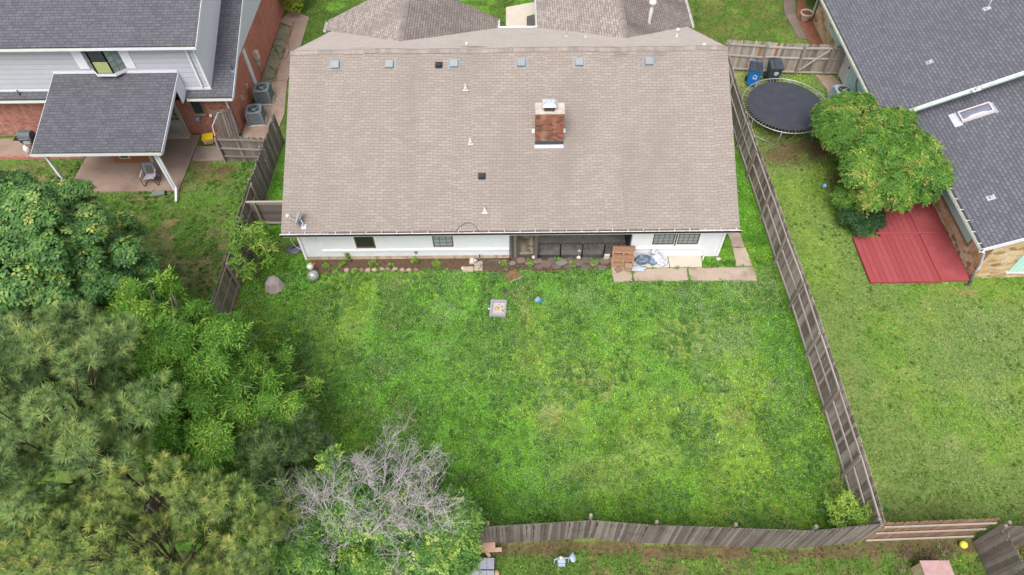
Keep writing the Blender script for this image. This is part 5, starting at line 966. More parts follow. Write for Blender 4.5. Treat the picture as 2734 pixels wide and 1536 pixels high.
tree('pine_tree', 'broad pine with yellow-orange shoot tips along the bottom left of the picture', 'pine tree', (-9.3, -12.8, 0), pbb, 12.5, needles(42, .19, .017), PINEY, .10, PBARK, fork=.3, seed=22, tone=(.50, .17), grow=.55, inner=.10, low=.0, scale=(.8, 1.2), twigs=1, tipk=.4)
pc = lumps((-7.1, -9.3, 2.8), (1.2, 1.0, .9), 12, .4, .62, 17, -.3, .9)
tree('pine_tree', 'small dark young pine between the drooping-leaved tree and the dead tree', 'pine tree', (-7.2, -9.3, 0), pc, 10, needles(44, .24, .020), PINE, .08, PBARK, seed=32, tone=(.22, .12), grow=.45, inner=.3, twigs=2)
# leafy thicket under the dead tree
PRIV = leafmat('privet_leaf', [(0, (0.021, 0.067, 0.016)), (.3, (0.057, 0.155, 0.034)), (.55, (0.121, 0.259, 0.052)), (.78, (0.253, 0.402, 0.075)), (1, (0.460, 0.575, 0.115))])
sb = lumps((-4.2, -11.9, 2.2), (2.7, 1.3, 1.3), 34, .5, .95, 23, -.15, .85)+lumps((-6.4, -11.1, 2.2), (1.2, 1.0, 1.1), 14, .4, .7, 24, -.15, .9)+lumps((-2.3, -12.3, 1.4), (.9, .8, .7), 9, .35, .6, 25, -.1, .85)+lumps((-4.9, -10.4, 2.3), (.8, .7, .8), 7, .35, .6, 26, -.1, .9)+[(*at(px_, py_, z_), r_, r_, r_*.7) for px_, py_, z_, r_ in ((835, 1165, 3.4, .40), (870, 1210, 3.3, .35), (700, 1250, 3.3, .42), (680, 1330, 3.2, .45), (975, 1245, 3.3, .32), (1080, 1400, 3.0, .40), (990, 1300, 3.3, .28), (790, 1390, 3.3, .38), (880, 1290, 3.4, .25), (930, 1430, 3.2, .45), (1130, 1330, 2.6, .30))]
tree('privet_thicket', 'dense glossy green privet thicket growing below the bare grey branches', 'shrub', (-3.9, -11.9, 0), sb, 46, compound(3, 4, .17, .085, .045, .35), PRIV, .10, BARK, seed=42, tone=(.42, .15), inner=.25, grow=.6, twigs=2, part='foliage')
# dead tree: recursively forked bare branches
DEADB = flat('dead_grey_bark', (.42, .38, .385), .9, .22, 14)
dt = thing('dead_tree', 'dead bare tree of tangled pale grey twigs standing in the green thicket', 'tree', (-4.1, -11.4, 0)); g = random.Random(77); tw = MB(); big = MB()
def branch(p, d, L_, r, depth, mb_big):
    n = 5 if depth < 4 else 4; pts = [p]; q = Vector(p); dd = Vector(d)
    for i in range(n):
        dd = (dd+Vector((g.gauss(0, .24), g.gauss(0, .24), g.gauss(0, .2)+.02))).normalized(); q = q+dd*L_/n; pts.append(q.copy())
    (big if depth < 2 else tw).tube(pts, [r*(1-.5*i/n) for i in range(n+1)], 6 if depth < 2 else 3, cap=False)
    if depth >= 4: return
    nb = (0, 5, 5, 4, 4, 4)[depth] if depth else 0
    for i in range(nb):
        k = g.randint(1, n); s = pts[k]; ax = Vector((g.gauss(0, 1), g.gauss(0, 1), g.gauss(0, .7)+.1)).normalized(); nd = (dd*(.75)+ax*.75).normalized(); branch(s, nd, L_*g.uniform(.50, .74), max(.0038, r*.54), depth+1, mb_big)
for b0, b1, z0, z1, cnt in (((960, 1250), (985, 1100), 3.2, 4.2, 5), ((845, 1330), (775, 1180), 3.2, 4.3, 6), ((850, 1345), (735, 1310), 3.0, 3.7, 4), ((925, 1350), (1010, 1270), 3.2, 4.2, 5), ((1020, 1290), (1150, 1235), 3.0, 3.9, 6), ((960, 1370), (1075, 1360), 3.0, 3.6, 5), ((1000, 1210), (1050, 1145), 3.4, 4.3, 4), ((890, 1350), (840, 1400), 3.0, 3.5, 4), ((930, 1200), (905, 1135), 3.3, 4.2, 3)):
    A, B = at(*b0, z0), at(*b1, z1); dv = B-A; L0 = dv.length; dv.normalize()
    big.tube([(-4.1, -11.4, 0), (-4.1+(A.x+4.1)*.35, -11.4+(A.y+11.4)*.35, z0*.5), (A.x*.8-4.1*.2, A.y*.8-11.4*.2, z0*.85), A, A+dv*L0*.5], [.075, .055, .04, .03, .018], 6)
    for _ in range(max(3, cnt-1)): branch(A+dv*L0*g.uniform(-.1, .45), (dv+Vector((g.gauss(0, .42), g.gauss(0, .42), g.gauss(0, .25)+.1))).normalized(), L0*g.uniform(.55, .80), .015, 1, None)
big.build('trunk', DEADB, dt, True); tw.build('twigs', DEADB, dt)
# small leafy shrub on the left fence, and at the back right corner
SAPL = leafmat('sapling_leaf', [(0, (.045, .120, .018)), (.35, (.11, .25, .035)), (.6, (.20, .38, .05)), (.85, (.32, .48, .07)), (1, (.44, .52, .10))])
ab = lumps((-10.7, -.1, 1.4), (.8, .95, .85), 18, .18, .36, 27, -.2, .95)+[(-11.5, .9, 2.1, .35, .5, .3), (-10.2, .6, 2.2, .3, .4, .25)]
tree('sapling', 'loose light green sapling against the left back-yard fence near the house', 'shrub', (-10.8, -.2, 0), ab, 13, compound(3, 4, .20, .065, .036, .3), SAPL, .035, BARK, seed=52, tone=(.5, .15), inner=.4, grow=.5, twigs=3, part='foliage')
cb_ = lumps((10.85, -10.85, .85), (.48, .5, .6), 12, .18, .34, 28, -.2, .95)
tree('sapling', 'small yellow-green bush in the far right corner of the back yard', 'shrub', (10.8, -10.9, 0), cb_, 26, compound(3, 3, .13, .05, .026, .3), SAPL, .025, BARK, seed=53, tone=(.72, .15), inner=.4, grow=.5, twigs=2, part='foliage')
# wisteria over the pergola by the stone house
WIST = leafmat('wisteria_leaf', [(0, (.024, .075, .012)), (.3, (.068, .175, .026)), (.55, (.110, .250, .038)), (.8, (.165, .325, .046)), (.95, (.34, .42, .075)), (1, (.44, .38, .11))])
pg = thing('pergola', 'red timber pergola almost hidden under the vine beside the stone house', 'pergola', (15.1, 2.5, 0)); REDW = wood('red_stained_timber', [(.1, (.20, .040, .046)), (.5, (.29, .058, .064)), (.9, (.37, .11, .11))], rw=.3)
for x in (15.25, 17.9):
    for y in (3.0, 7.2): MB().box(x-.05, x+.05, y-.05, y+.05, 0, 2.1).build('post', REDW, pg)
for x in (15.25, 17.9): MB().box(x-.03, x+.03, 2.8, 7.4, 2.1, 2.22).build('beam', REDW, pg)
for k in range(8): MB().box(15.1, 18.0, 3.0+k*.6, 3.04+k*.6, 2.225, 2.30).build('rafter', REDW, pg)
MB().box(15.2, 15.9, 6.9, 7.0, .3, .9).build('rail', REDW, pg)
wb = lumps((15.85, 6.5, 2.15), (1.45, 1.7, .75), 24, .45, .8, 31, -.15, .85)+lumps((16.5, 4.0, 2.25), (1.75, 1.65, .95), 34, .45, .85, 33, -.15, .88)+lumps((17.3, 5.4, 2.45), (.9, 1.7, .5), 10, .35, .6, 35, -.1, .9)+lumps((15.35, 3.2, 1.0), (.45, .7, .6), 6, .3, .5, 36, -.3, .9)+lumps((16.55, 2.9, 1.95), (1.3, .8, .8), 18, .35, .6, 66, -.3, .9)
tree('wisteria', 'big mound of bright green wisteria with yellow tips between the trampoline and the red deck', 'vine', (15.4, 4.8, 0), wb, 30, compound(4, 4, .22, .10, .045, .6), WIST, .07, BARK, seed=61, tone=(.48, .17), inner=.12, grow=.45, low=-.25, twigs=1, part='foliage', fork=.9)
DKB = leafmat('dark_bush_leaf', [(0, (.010, .035, .014)), (.4, (.024, .075, .026)), (.8, (.06, .13, .04)), (1, (.12, .2, .05))])
db = lumps((15.4, 2.35, .5), (.8, .8, .45), 16, .25, .42, 37, -.1, .85)
tree('dark_bush', 'low dark green bush at the corner of the red deck under the vine', 'shrub', (15.3, 2.8, 0), db, 90, compound(3, 3, .1, .05, .03, .3), DKB, .03, BARK, seed=62, tone=(.4, .15), inner=.3, part='foliage')
# clipped hedge bush at the top, by the brick wall
HED = leafmat('hedge_leaf', [(0, (.03, .06, .008)), (.35, (.08, .14, .012)), (.65, (.20, .27, .02)), (1, (.38, .42, .04))])
hb = lumps((-13.05, 20.4, .85), (.6, 1.0, .8), 14, .35, .55, 38, -.3, .8)
tree('hedge_bush', 'yellow-green clipped bush at the top edge beside the red brick wall', 'shrub', (-13.05, 20.4, 0), hb, 110, rosette(7, .06, .035, .2, .02), HED, .04, BARK, seed=63, tone=(.5, .18), inner=.15, part='foliage')
# small plants of the flower bed: leafy stalks and weeds
def plant(label, x, y, h, r, n, seed, mat, ls=.09, name='weed', cat='plant', group=None):
    global RNG; RNG = np.random.default_rng(seed); root = thing(name, label, cat, (x, y, 0), group=group)
    mb = MB(); g_ = random.Random(seed)
    for _ in range(3): mb.tube([(x, y, 0), (x+g_.uniform(-r, r)*.4, y+g_.uniform(-r, r)*.4, h*.6), (x+g_.uniform(-r, r)*.6, y+g_.uniform(-r, r)*.6, h)], [.008, .006, .003], 4)
    mb.build('stem', flat('green_stem', (.10, .15, .04), .8, .2), root)
    P_ = np.stack([x+RNG.normal(0, r*.45, n), y+RNG.normal(0, r*.45, n), RNG.uniform(.04, h, n)], 1); D_ = RNG.normal(0, .35, (n, 3))+np.array([0, 0, 1]); D_ /= np.linalg.norm(D_, axis=1)[:, None]
    t = rosette(5, ls, ls*.6, -.1, .02); cloud('leaves', t[0], t[1], P_, D_, RNG.uniform(.7, 1.2, n), .5+.15*RNG.normal(size=n), mat, root); return root
for px, py, h, r, n, lab in ((878, 660, .60, .14, 26, 'tall leafy weed standing against the white wall between the left two windows'), (1044, 664, .35, .14, 18, 'small light green weed in the bed below the second window'), (862, 668, .18, .13, 12, 'low weed just left of the tall leafy weed'), (820, 672, .14, .20, 18, 'low weed clump nearest the left corner of the flower bed'), (893, 685, .16, .18, 18, 'weed growing over the stone edging of the bed'), (1400, 655, .2, .12, 12, 'weed in front of the dark porch fence panels'), (984, 668, .12, .10, 8, 'tiny weed in the middle of the flower bed'), (1335, 668, .14, .2, 16, 'low weed among the stepping stones right of the hose'), (1270, 668, .12, .2, 14, 'low weed beside the green hose coil'), (940, 668, .12, .22, 18, 'low weed left of the middle of the flower bed'), (1100, 668, .14, .26, 22, 'spreading weed right of the second window in the bed'), (1440, 668, .12, .22, 16, 'low weed among the flagstones under the third wire panel'), (1490, 662, .16, .16, 16, 'weed left of the upright white slab'), (846, 680, .12, .2, 16, 'low weed at the left end of the edging stones')):
    p = at(px, py); plant(lab, p.x, p.y, h, r, n, px, SAPL)
p = at(584, 400); plant('bushy little fern-like weed at the foot of the dark gate', p.x, p.y, .35, .22, 30, 5, SAPL); p = at(640, 258); plant('green weed between the two grey air conditioners', p.x, p.y, .3, .2, 24, 6, PECAN)
for px, py, lab in ((2092, 55, 'green clump beside the flower pot'), (2160, 105, 'green clump by the stone wall at the end of the fence')):
    p = at(px-8, py); plant(lab, p.x-.2, p.y, .25, .3, 26, px, PECAN)
# border tufts: longer grass
global_tufts = [(_px(2180, 590, 0, 0, C_LUSH, 0)[:2], .7, .25)]
# ================================================================== THINGS
BLK = flat('black_plastic', (.022, .024, .028), .45, .15); STEEL = flat('galvanised_steel', (.34, .36, .38), .35, .08, metal=.5)
# trampoline
tx, ty, tz, tr = 13.80, 9.66, .90, 2.13
t = thing('trampoline', 'large round black trampoline with a grey steel rim beside the long fence', 'trampoline', (tx, ty, 0))
n = 72; ring = [(tx+tr*math.cos(i*2*math.pi/n), ty+tr*math.sin(i*2*math.pi/n), tz) for i in range(n+1)]; rm = MB().tube(ring, .024, 8, cap=False).build('rim', STEEL, t, True)
MB().lathe([(.01, 0), (tr-.27, .0), (tr-.25, .006), (tr-.27, .012), (.01, .012)], (tx, ty, tz-.02), 72).build('jumping_mat', flat('trampoline_mat', (.038, .041, .054), .55, .12, 3, dirt=(.06, .062, .07), dirt_amt=.6), t)
for i in range(76):
    a = i*2*math.pi/76; c, s = math.cos(a), math.sin(a); MB().beam((tx+c*(tr-.25), ty+s*(tr-.25), tz-.01), (tx+c*(tr-.02), ty+s*(tr-.02), tz), .022, .014).build('spring', flat('spring_metal', (.24, .21, .18), .5, .35, metal=.3), t)
for k in range(4):
    a = math.pi/4+k*math.pi/2-.28; mb = MB(); p0 = Vector((tx+tr*math.cos(a), ty+tr*math.sin(a), tz)); p1 = Vector((tx+tr*math.cos(a+.75), ty+tr*math.sin(a+.75), tz)); o = Vector((0, 0, -tz+.03)); e = (p1-p0)*.04
    mb.tube([p0, p0+e+o*.9, p0+e*2+o, p1-e*2+o, p1-e+o*.9, p1], .02, 8); mb.build('leg', STEEL, t, True)
# wheeled bins
def bin_(label, p, rz, body, lid, emblem, group=None):
    b = local('wheeled_bin', label, 'bin', p, rz, group); b.scale = (1.12, 1.12, 1.1)
    mb = MB(); mb.add([(-.22, -.26, .08), (.22, -.26, .08), (.22, .24, .08), (-.22, .24, .08), (-.29, -.36, .95), (.29, -.36, .95), (.29, .34, 1.0), (-.29, .34, 1.0)], [(0, 3, 2, 1), (4, 5, 6, 7), (0, 1, 5, 4), (1, 2, 6, 5), (2, 3, 7, 6), (3, 0, 4, 7)]); mb.build('body', body, b, bevel=.03)
    mb = MB(); mb.add([(-.31, -.40, .965), (.31, -.40, .965), (.31, .30, 1.03), (-.31, .30, 1.03), (-.30, -.39, 1.01), (.30, -.39, 1.01), (.27, .26, 1.09), (-.27, .26, 1.09)], [(0, 3, 2, 1), (4, 5, 6, 7), (0, 1, 5, 4), (1, 2, 6, 5), (2, 3, 7, 6), (3, 0, 4, 7)]); l_ = mb.build('lid', lid, b, bevel=.015)
    for x in (-.1, .1): MB().beam((x, -.36, 1.03), (x, .22, 1.085), .05, .02).build('rib', lid, l_)
    MB().tube([(-.3, .36, .98), (-.25, .42, 1.0), (.25, .42, 1.0), (.3, .36, .98)], .018, 6).build('handle', body, b)
    MB().box(-.33, .33, -.38, -.345, .88, .94).build('rim', body, b)
    for x in (-.30, .24): MB(Matrix.Translation((x, .24, .13)) @ Matrix.Rotation(math.pi/2, 4, 'Y')).lathe([(.05, 0), (.13, .005), (.13, .055), (.05, .06)], (0, 0, 0), 18).build('wheel', BLK, b, True)
    mb = MB(); fy = lambda z: -.26-.10*(z-.08)/.87-.006
    if emblem == 'recycle':
        for k in range(3):
            a = math.pi/2+k*2*math.pi/3
            for j in range(2):
                a0 = a-.75+j*.55; r_ = .085; A = Vector((.03+r_*math.cos(a0), 0, .66+r_*math.sin(a0))); B = Vector((.03+r_*math.cos(a0+.55), 0, .66+r_*math.sin(a0+.55))); A.y = fy(A.z); B.y = fy(B.z); mb.beam(A, B, .006, .028, up=(0, -1, .1)) if False else mb.beam(A, B, .028, .006, up=(0, 1, 0))
            T_ = Vector((.03+.085*math.cos(a+.42), 0, .66+.085*math.sin(a+.42))); dirv = Vector((-math.sin(a+.42), 0, math.cos(a+.42))); sd = Vector((math.cos(a+.42), 0, math.sin(a+.42)))
            q = [T_+sd*.035, T_-sd*.035, T_+dirv*.055]; q = [Vector((v.x, fy(v.z)-.004, v.z)) for v in q]; mb.poly(q)
        A = Vector((-.06, fy(.53)-.002, .53)); mb.box(-.07, .13, fy(.53)-.006, fy(.53)+.01, .525, .545)
    else:
        R_ = .095; c = [Vector((.03+R_*math.cos(i*math.pi/12), fy(.66+R_*math.sin(i*math.pi/12)), .66+R_*math.sin(i*math.pi/12))) for i in range(25)]; mb.tube(c, .011, 5, cap=False)
        for pts in ([(-.05, .05), (-.05, -.03), (-.02, -.05), (.0, -.02), (.0, .04)], [(.02, .05), (.06, .05), (.06, .0), (.02, .0), (.06, -.05)], [(-.05, .0), (.0, .01)]):
            mb.tube([(.03+a_, fy(.66+b__)-.004, .66+b__) for a_, b__ in pts], .009, 4)
    mb.build('emblem', flat('white_print', (.72, .74, .76), .5, .05), b); return b
BLUE = flat('bin_blue', (.015, .17, .50), .45, .10); BIND = flat('bin_slate', (.050, .062, .078), .45, .12)
bin_('bright blue recycling bin with dark lid and white arrows symbol, left of the two bins', (12.90, 12.55, 0), rad(-12), BLUE, flat('lid_dark', (.045, .055, .07), .4, .25, 7), 'recycle')
bin_('dark slate wheeled bin with a round white emblem, right of the blue bin', (14.00, 12.80, 0), rad(-2), BIND, MATS['lid_dark'], 'ring')
# air conditioners
def aircon(label, p, rz, s, h, body, fan_white=False, group=None):
    a = local('air_conditioner', label, 'air conditioner', p, rz, group); r_ = s/2
    MB().box(-r_-.05, r_+.05, -r_-.05, r_+.05, .02, .06).build('pad', CONC2, a)
    core = MB().box(-r_+.03, r_-.03, -r_+.03, r_-.03, .061, h-.05).build('coil', flat('coil_dark', (.055, .062, .068), .6, .1), a)
    mb = MB(); k = int((h-.14)/.045)
    for sgn in (-1, 1):
        for i in range(k): z = .10+i*.045; mb.box(-r_+.05, r_-.05, sgn*r_-.012, sgn*r_+.012, z, z+.022); mb.box(sgn*r_-.012, sgn*r_+.012, -r_+.05, r_-.05, z, z+.022)
    mb.build('louvres', body, a)
    for x in (-1, 1):
        for y in (-1, 1): MB().box(x*r_-.05, x*r_+.05, y*r_-.05, y*r_+.05, .062, h-.05).build('corner_post', body, a, bevel=.02)
    # top with round opening
    n = 32; R_ = r_*.80; mb = MB(); o = []; 
    for i in range(n):
        an = 2*math.pi*i/n; c, s_ = math.cos(an), math.sin(an); m_ = max(abs(c), abs(s_)); q = (r_+.03)/m_; q = min(q, (r_+.03)*1.30); o.append((c*q, s_*q))
    vs = [(x, y, h-.05) for x, y in o]+[(x, y, h) for x, y in o]+[(R_*math.cos(2*math.pi*i/n), R_*math.sin(2*math.pi*i/n), h+.012) for i in range(n)]+[(R_*math.cos(2*math.pi*i/n), R_*math.sin(2*math.pi*i/n), h-.09) for i in range(n)]
    fs = []
    for i in range(n): j = (i+1) % n; fs += [(i, j, n+j, n+i), (n+i, n+j, 2*n+j, 2*n+i), (2*n+i, 2*n+j, 3*n+j, 3*n+i)]
    mb.add(vs, fs); tp = mb.build('top', body, a)
    MB().lathe([(.001, 0), (R_, 0)], (0, 0, h-.095), 32).build('fan_well', BLK, a)
    mb = MB()
    for i in range(4):
        an = i*math.pi/2+.5; M_ = Matrix.Rotation(an, 4, 'Z') @ Matrix.Translation((R_*.5, 0, h-.06)) @ Matrix.Rotation(.35, 4, 'X'); old = mb.M; mb.M = M_; mb.box(-R_*.38, R_*.42, -.07, .07, -.003, .003); mb.M = None
    mb.lathe([(.02, 0), (.09, .0), (.09, .03), (.02, .04)], (0, 0, h-.06), 16); mb.build('fan', flat('fan_grey', (.22, .23, .24), .5, .2) if not fan_white else flat('fan_pale', (.50, .48, .47), .5, .3, 5), a)
    mb = MB()
    for rr in (.35, .6, .85): mb.tube([(R_*rr*math.cos(2*math.pi*i/n), R_*rr*math.sin(2*math.pi*i/n), h+.014) for i in range(n+1)], .004, 4, cap=False)
    mb.build('fan_guard', BLK, a); return a
AC1 = flat('ac_blue_grey', (.155, .185, .205), .5, .06); AC2 = flat('ac_pale', (.30, .35, .40), .45, .06)
aircon('dark blue-grey air conditioner unit, the farther of the pair by the brick side wall', (-12.93, 11.55, .04), rad(4), .72, .86, AC1, group='air conditioners by the brick wall')
aircon('dark blue-grey air conditioner unit, the nearer of the pair by the brick side wall', (-12.98, 9.88, .04), rad(6), .72, .80, AC1, group='air conditioners by the brick wall')
aircon('pale grey tall air conditioner unit between the trampoline and the mint wall', (17.02, 10.75, .03), rad(2), .80, .92, AC2, True)
# hose loops by the two units
def curve(name, label, cat, pts, r, mat): return tag(MB().tube(pts, r, 6).build(name, mat, None, True), label, cat)
def sm(pts, k=4):
    """catmull-rom"""
    P_ = [Vector(p) for p in pts]; out = []
    for i in range(len(P_)-1):
        a, b_, c, d = P_[max(i-1, 0)], P_[i], P_[i+1], P_[min(i+2, len(P_)-1)]
        for j in range(k): t_ = j/k; out.append(.5*((2*b_)+(c-a)*t_+(2*a-5*b_+4*c-d)*t_*t_+(3*b_-a-3*c+d)*t_**3))
    out.append(P_[-1]); return out
def z2(zx, zy, z=.06): return at((400+zx/3.289)*.9422, zy/3.289*.9422, z)
curve('garden_hose', 'beige garden hose in loose loops behind the two grey air conditioners', 'hose', sm([z2(*p) for p in ((1045, 760), (1075, 735), (1080, 790), (1060, 830), (1110, 820), (1138, 865), (1100, 880), (1080, 920), (1110, 950), (1150, 920), (1120, 870), (1080, 860), (1040, 960), (1000, 1000), (1030, 1045), (1080, 1010), (1060, 950), (1010, 950), (1000, 1010))]), .018, flat('beige_hose', (.42, .34, .25), .6, .1))
curve('garden_hose', 'dark green hose tangled in the narrow bed along the red brick wall', 'hose', sm([z2(*p, .05) for p in ((1085, 360), (1150, 340), (1215, 390), (1220, 460), (1190, 515), (1140, 510), (1120, 450), (1080, 410), (1130, 400), (1180, 430), (1130, 470), (1090, 420))]), .016, flat('green_hose', (.06, .12, .10), .5, .15))
curve('cable', 'black cable trailing along the foot of the red brick side wall', 'cable', sm([z2(*p, .05) for p in ((1040, 580), (1100, 620), (1105, 680), (1060, 690), (1020, 700))]), .012, BLK)
for lab, pts in (('dirty red brick edging line along the chip bed', ((1265, 190), (1250, 250), (1215, 370), (1165, 520))), ('short red brick edging line at the near end of the chip bed', ((1150, 540), (1115, 660), (1100, 740)))):
    eg = thing('brick_edging', lab, 'edging', tuple(z2(*pts[0], 0)))
    P_ = sm([z2(*p, .02) for p in pts], 3); Ltot = sum((b_-a).length for a, b_ in zip(P_, P_[1:])); nb = int(Ltot/.21); acc = []; 
    for i in range(nb):
        s_ = (i+.5)*Ltot/nb; L0 = 0
        for a, b_ in zip(P_, P_[1:]):
            l_ = (b_-a).length
            if L0+l_ >= s_: c = a.lerp(b_, (s_-L0)/l_); d = (b_-a).normalized(); MB().beam(c-d*.098, c+d*.098, .095, .07).build('brick', flat('edging_brick', (.26, .12, .08), .9, .3, 4), eg, bevel=.008); break
            L0 += l_
# gas grill
g0 = local('gas_grill', 'gas grill with a dark rounded hood at the far left brick wall', 'grill', (-23.75, 8.05, .04), rad(-2))
mb = MB(Matrix.Rotation(math.pi/2, 4, 'Y')); pr = [(.0, .0)]; hood = [(-.26, .70), (-.27, .82), (-.22, .97), (-.10, 1.05), (.06, 1.05), (.18, .98), (.24, .86), (.25, .70)]
MB().extr([(-.32, y, z) for y, z in hood], (.64, 0, 0)).build('hood', flat('grill_hood', (.12, .14, .15), .4, .15, 6), g0, bevel=.02)
MB().box(-.32, .32, -.26, .25, .52, .695).build('firebox', BLK, g0, bevel=.01); MB().box(-.12, .24, -.33, -.262, .54, .66).build('control_panel', flat('panel_silver', (.50, .50, .50), .4, .1, metal=.4), g0)
MB().box(-.62, -.33, -.24, .20, .66, .70).build('side_shelf', BLK, g0); MB().box(.33, .62, -.24, .20, .66, .70).build('side_shelf', BLK, g0)
for x in (-.28, .28):
    for y in (-.2, .18): MB().beam((x, y, .0), (x, y, .52), .03, .03).build('leg', BLK, g0)
MB().tube([(-.20, -.35, .82), (.20, -.35, .82)], .012, 6).build('handle', STEEL, g0)
MB(Matrix.Translation((.3, -.2, .08)) @ Matrix.Rotation(math.pi/2, 4, 'Y')).lathe([(.02, -.03), (.08, -.03), (.08, .03), (.02, .03)], (0, 0, 0), 14).build('wheel', BLK, g0)
tag(MB().lathe([(.10, 0), (.15, .03), (.155, .24), (.12, .33), (.05, .36), (.05, .42)], (-23.95, 7.75, .05), 18).build('gas_bottle', flat('bottle_white', (.60, .60, .58), .5, .1), None, True), 'white gas bottle standing under the grill', 'gas bottle')
# folding rocking chair
c0 = local('camp_chair', 'blue-grey folding rocker chair on the brown neighbour patio', 'chair', (-17.05, 5.55, .05), rad(6))
CB = flat('chair_blue', (.145, .185, .245), .7, .12); CG = flat('chair_seat_grey', (.42, .42, .47), .7, .08); FR = flat('chair_frame', (.045, .04, .045), .4, .1)
MB().add([(-.25, -.25, .42), (.25, -.25, .42), (.25, .18, .36), (-.25, .18, .36)], [(0, 1, 2, 3)]).add([(-.25, -.25, .405), (.25, -.25, .405), (.25, .18, .345), (-.25, .18, .345)], [(3, 2, 1, 0)]).build('seat', CG, c0)
bk = MB(); 
for x0, x1, z0, z1 in ((-.27, .27, .78, .92), (-.27, -.17, .40, .779), (.17, .27, .40, .779)): bk.extr([(x0, .18+.30*(z0-.38), z0), (x1, .18+.30*(z0-.38), z0), (x1, .18+.30*(z1-.38), z1), (x0, .18+.30*(z1-.38), z1)], (0, .015, 0))
bo = bk.build('backrest', CB, c0); MB().extr([(-.17, .192, .40), (.17, .192, .40), (.17, .31, .78), (-.17, .31, .78)], (0, .008, 0)).build('mesh_panel', flat('brown_mesh', (.13, .095, .075), .8, .15), bo)
for s in (-1, 1):
    MB().tube([(s*.30, -.30, .62), (s*.33, -.34, .45), (s*.31, -.36, .10), (s*.30, -.28, .02), (s*.30, .0, .0), (s*.30, .30, .06), (s*.30, .38, .14)], .014, 6).build('rocker_leg', FR, c0, True)
    MB().tube([(s*.29, .34, .88), (s*.29, .15, .40), (s*.29, -.15, .06)], .014, 6).tube([(s*.29, .38, .14), (s*.29, .10, .38), (s*.30, -.26, .43)], .012, 6).build('side_frame', FR, c0, True)
    MB().box(s*.31-.03, s*.31+.03, -.30, .18, .61, .64).build('armrest', CG, c0, bevel=.01)
MB().tube([(-.3, -.34, .12), (0, -.1, .3), (.3, .2, .10)], .012, 6).tube([(.3, -.34, .12), (0, -.1, .3), (-.3, .2, .10)], .012, 6).build('cross_brace', FR, c0, True)
# green board on the lawn edge
gb = local('flower_box', 'long sage-green box lying at the edge of the brown patio', 'box', (-16.55, 4.74, 0), rad(10))
MB().box(-.30, .30, -.13, .13, .02, .15).build('box_body', flat('sage_green', (.17, .215, .16), .6, .1), gb, bevel=.01); MB().box(.305, .34, -.10, .10, .03, .13).build('end_cap', BLK, gb); MB().box(-.62, -.31, -.02, .02, .0, .02).box(.35, .55, -.02, .02, .0, .02).build('stick', flat('stick', (.45, .35, .22), .8, .2), gb)
# yellow cart
yc = local('yard_bucket', 'bright yellow tub with a beige printed side by the brick wall', 'tub', (-15.05, 8.30, .05), rad(14))
YEL = flat('tub_yellow', (.62, .42, .02), .5, .08); mb = MB(); mb.add([(-.22, -.18, .06), (.22, -.18, .06), (.22, .18, .06), (-.22, .18, .06), (-.28, -.24, .42), (.28, -.24, .42), (.28, .24, .42), (-.28, .24, .42)], [(0, 3, 2, 1), (4, 5, 6, 7), (0, 1, 5, 4), (1, 2, 6, 5), (2, 3, 7, 6), (3, 0, 4, 7)]); mb.build('tub', YEL, yc, bevel=.03)
MB().add([(-.16, -.238, .10), (.18, -.238, .10), (.22, -.258, .36), (-.18, -.258, .36)], [(0, 1, 2, 3)]).build('label_panel', flat('beige_panel', (.50, .38, .20), .6, .15, 8), yc)
lb = MB()
for i in range(4): x = -.10+i*.05; lb.box(x, x+.028, -.268, -.262, .17, .25)
lb.box(.13, .15, -.268, -.262, .15, .33); lb.build('printed_mark', flat('print_brown', (.12, .06, .02), .7, .1), yc)
for s in (-1, 1): MB(Matrix.Translation((s*.27, .12, .08)) @ Matrix.Rotation(math.pi/2, 4, 'Y')).lathe([(.02, -.02), (.08, -.02), (.08, .02), (.02, .02)], (0, 0, 0), 14).build('wheel', BLK, yc)
MB().tube([(.22, .22, .35), (.34, .30, .50), (.40, .28, .30)], .012, 6).build('handle', GREYM, yc, True)
# brown cabinet under the patio cover
cbn = thing('wooden_cabinet', 'brown wooden cabinet with a small framed glass under the patio cover', 'cabinet', (-18.4, 7.1, .05))
MB().box(-19.30, -17.62, 6.88, 7.7, .05, 1.0).build('body', wood('brown_cabinet_wood', [(.1, (.10, .035, .015)), (.5, (.20, .085, .035)), (.9, (.32, .16, .075))]), cbn); MB().box(-17.615, -17.45, 6.92, 7.7, .05, 1.0).build('side_panel', STONE, cbn)
MB().box(-18.95, -18.45, 6.855, 6.875, .35, .95).build('frame', flat('cream_trim2', (.55, .48, .38), .6, .1), cbn); MB().box(-18.89, -18.51, 6.84, 6.854, .41, .89).build('glass', GL_DARK, cbn)
# flower pot
pt_ = at(2022, 50); fp = thing('flower_pot', 'large pale clay flower pot at the end of the mint and stone wall', 'flower pot', (pt_.x, pt_.y-.1, 0)); MB().lathe([(.20, 0), (.24, .15), (.33, .42), (.37, .48), (.37, .55), (.33, .55), (.30, .46)], (pt_.x, pt_.y-.1, 0), 26).build('pot', flat('pale_clay', (.44, .37, .28), .8, .12, 5), fp, True); MB().lathe([(.001, .47), (.31, .48)], (pt_.x, pt_.y-.1, 0), 20).build('soil', flat('pot_mulch', (.20, .10, .06), .95, .5, 15), fp)
# stones by the stone house wall
for i, (px, py, lab) in enumerate(((2090, 170, 'pale flat stone nearest the mint wall beside the door'), (2098, 180, 'pale stone just in front of the other flat stone by the wall'), (2070, 178, 'brownish stone in the grass by the neighbour walk'))):
    p = at(px, py); tag(MB().rock((p.x, p.y, .05), (.26, .18, .10), i+3).build('stone', flat('pale_stone', (.40, .38, .33), .9, .15, 6), None, True), lab, 'stone')
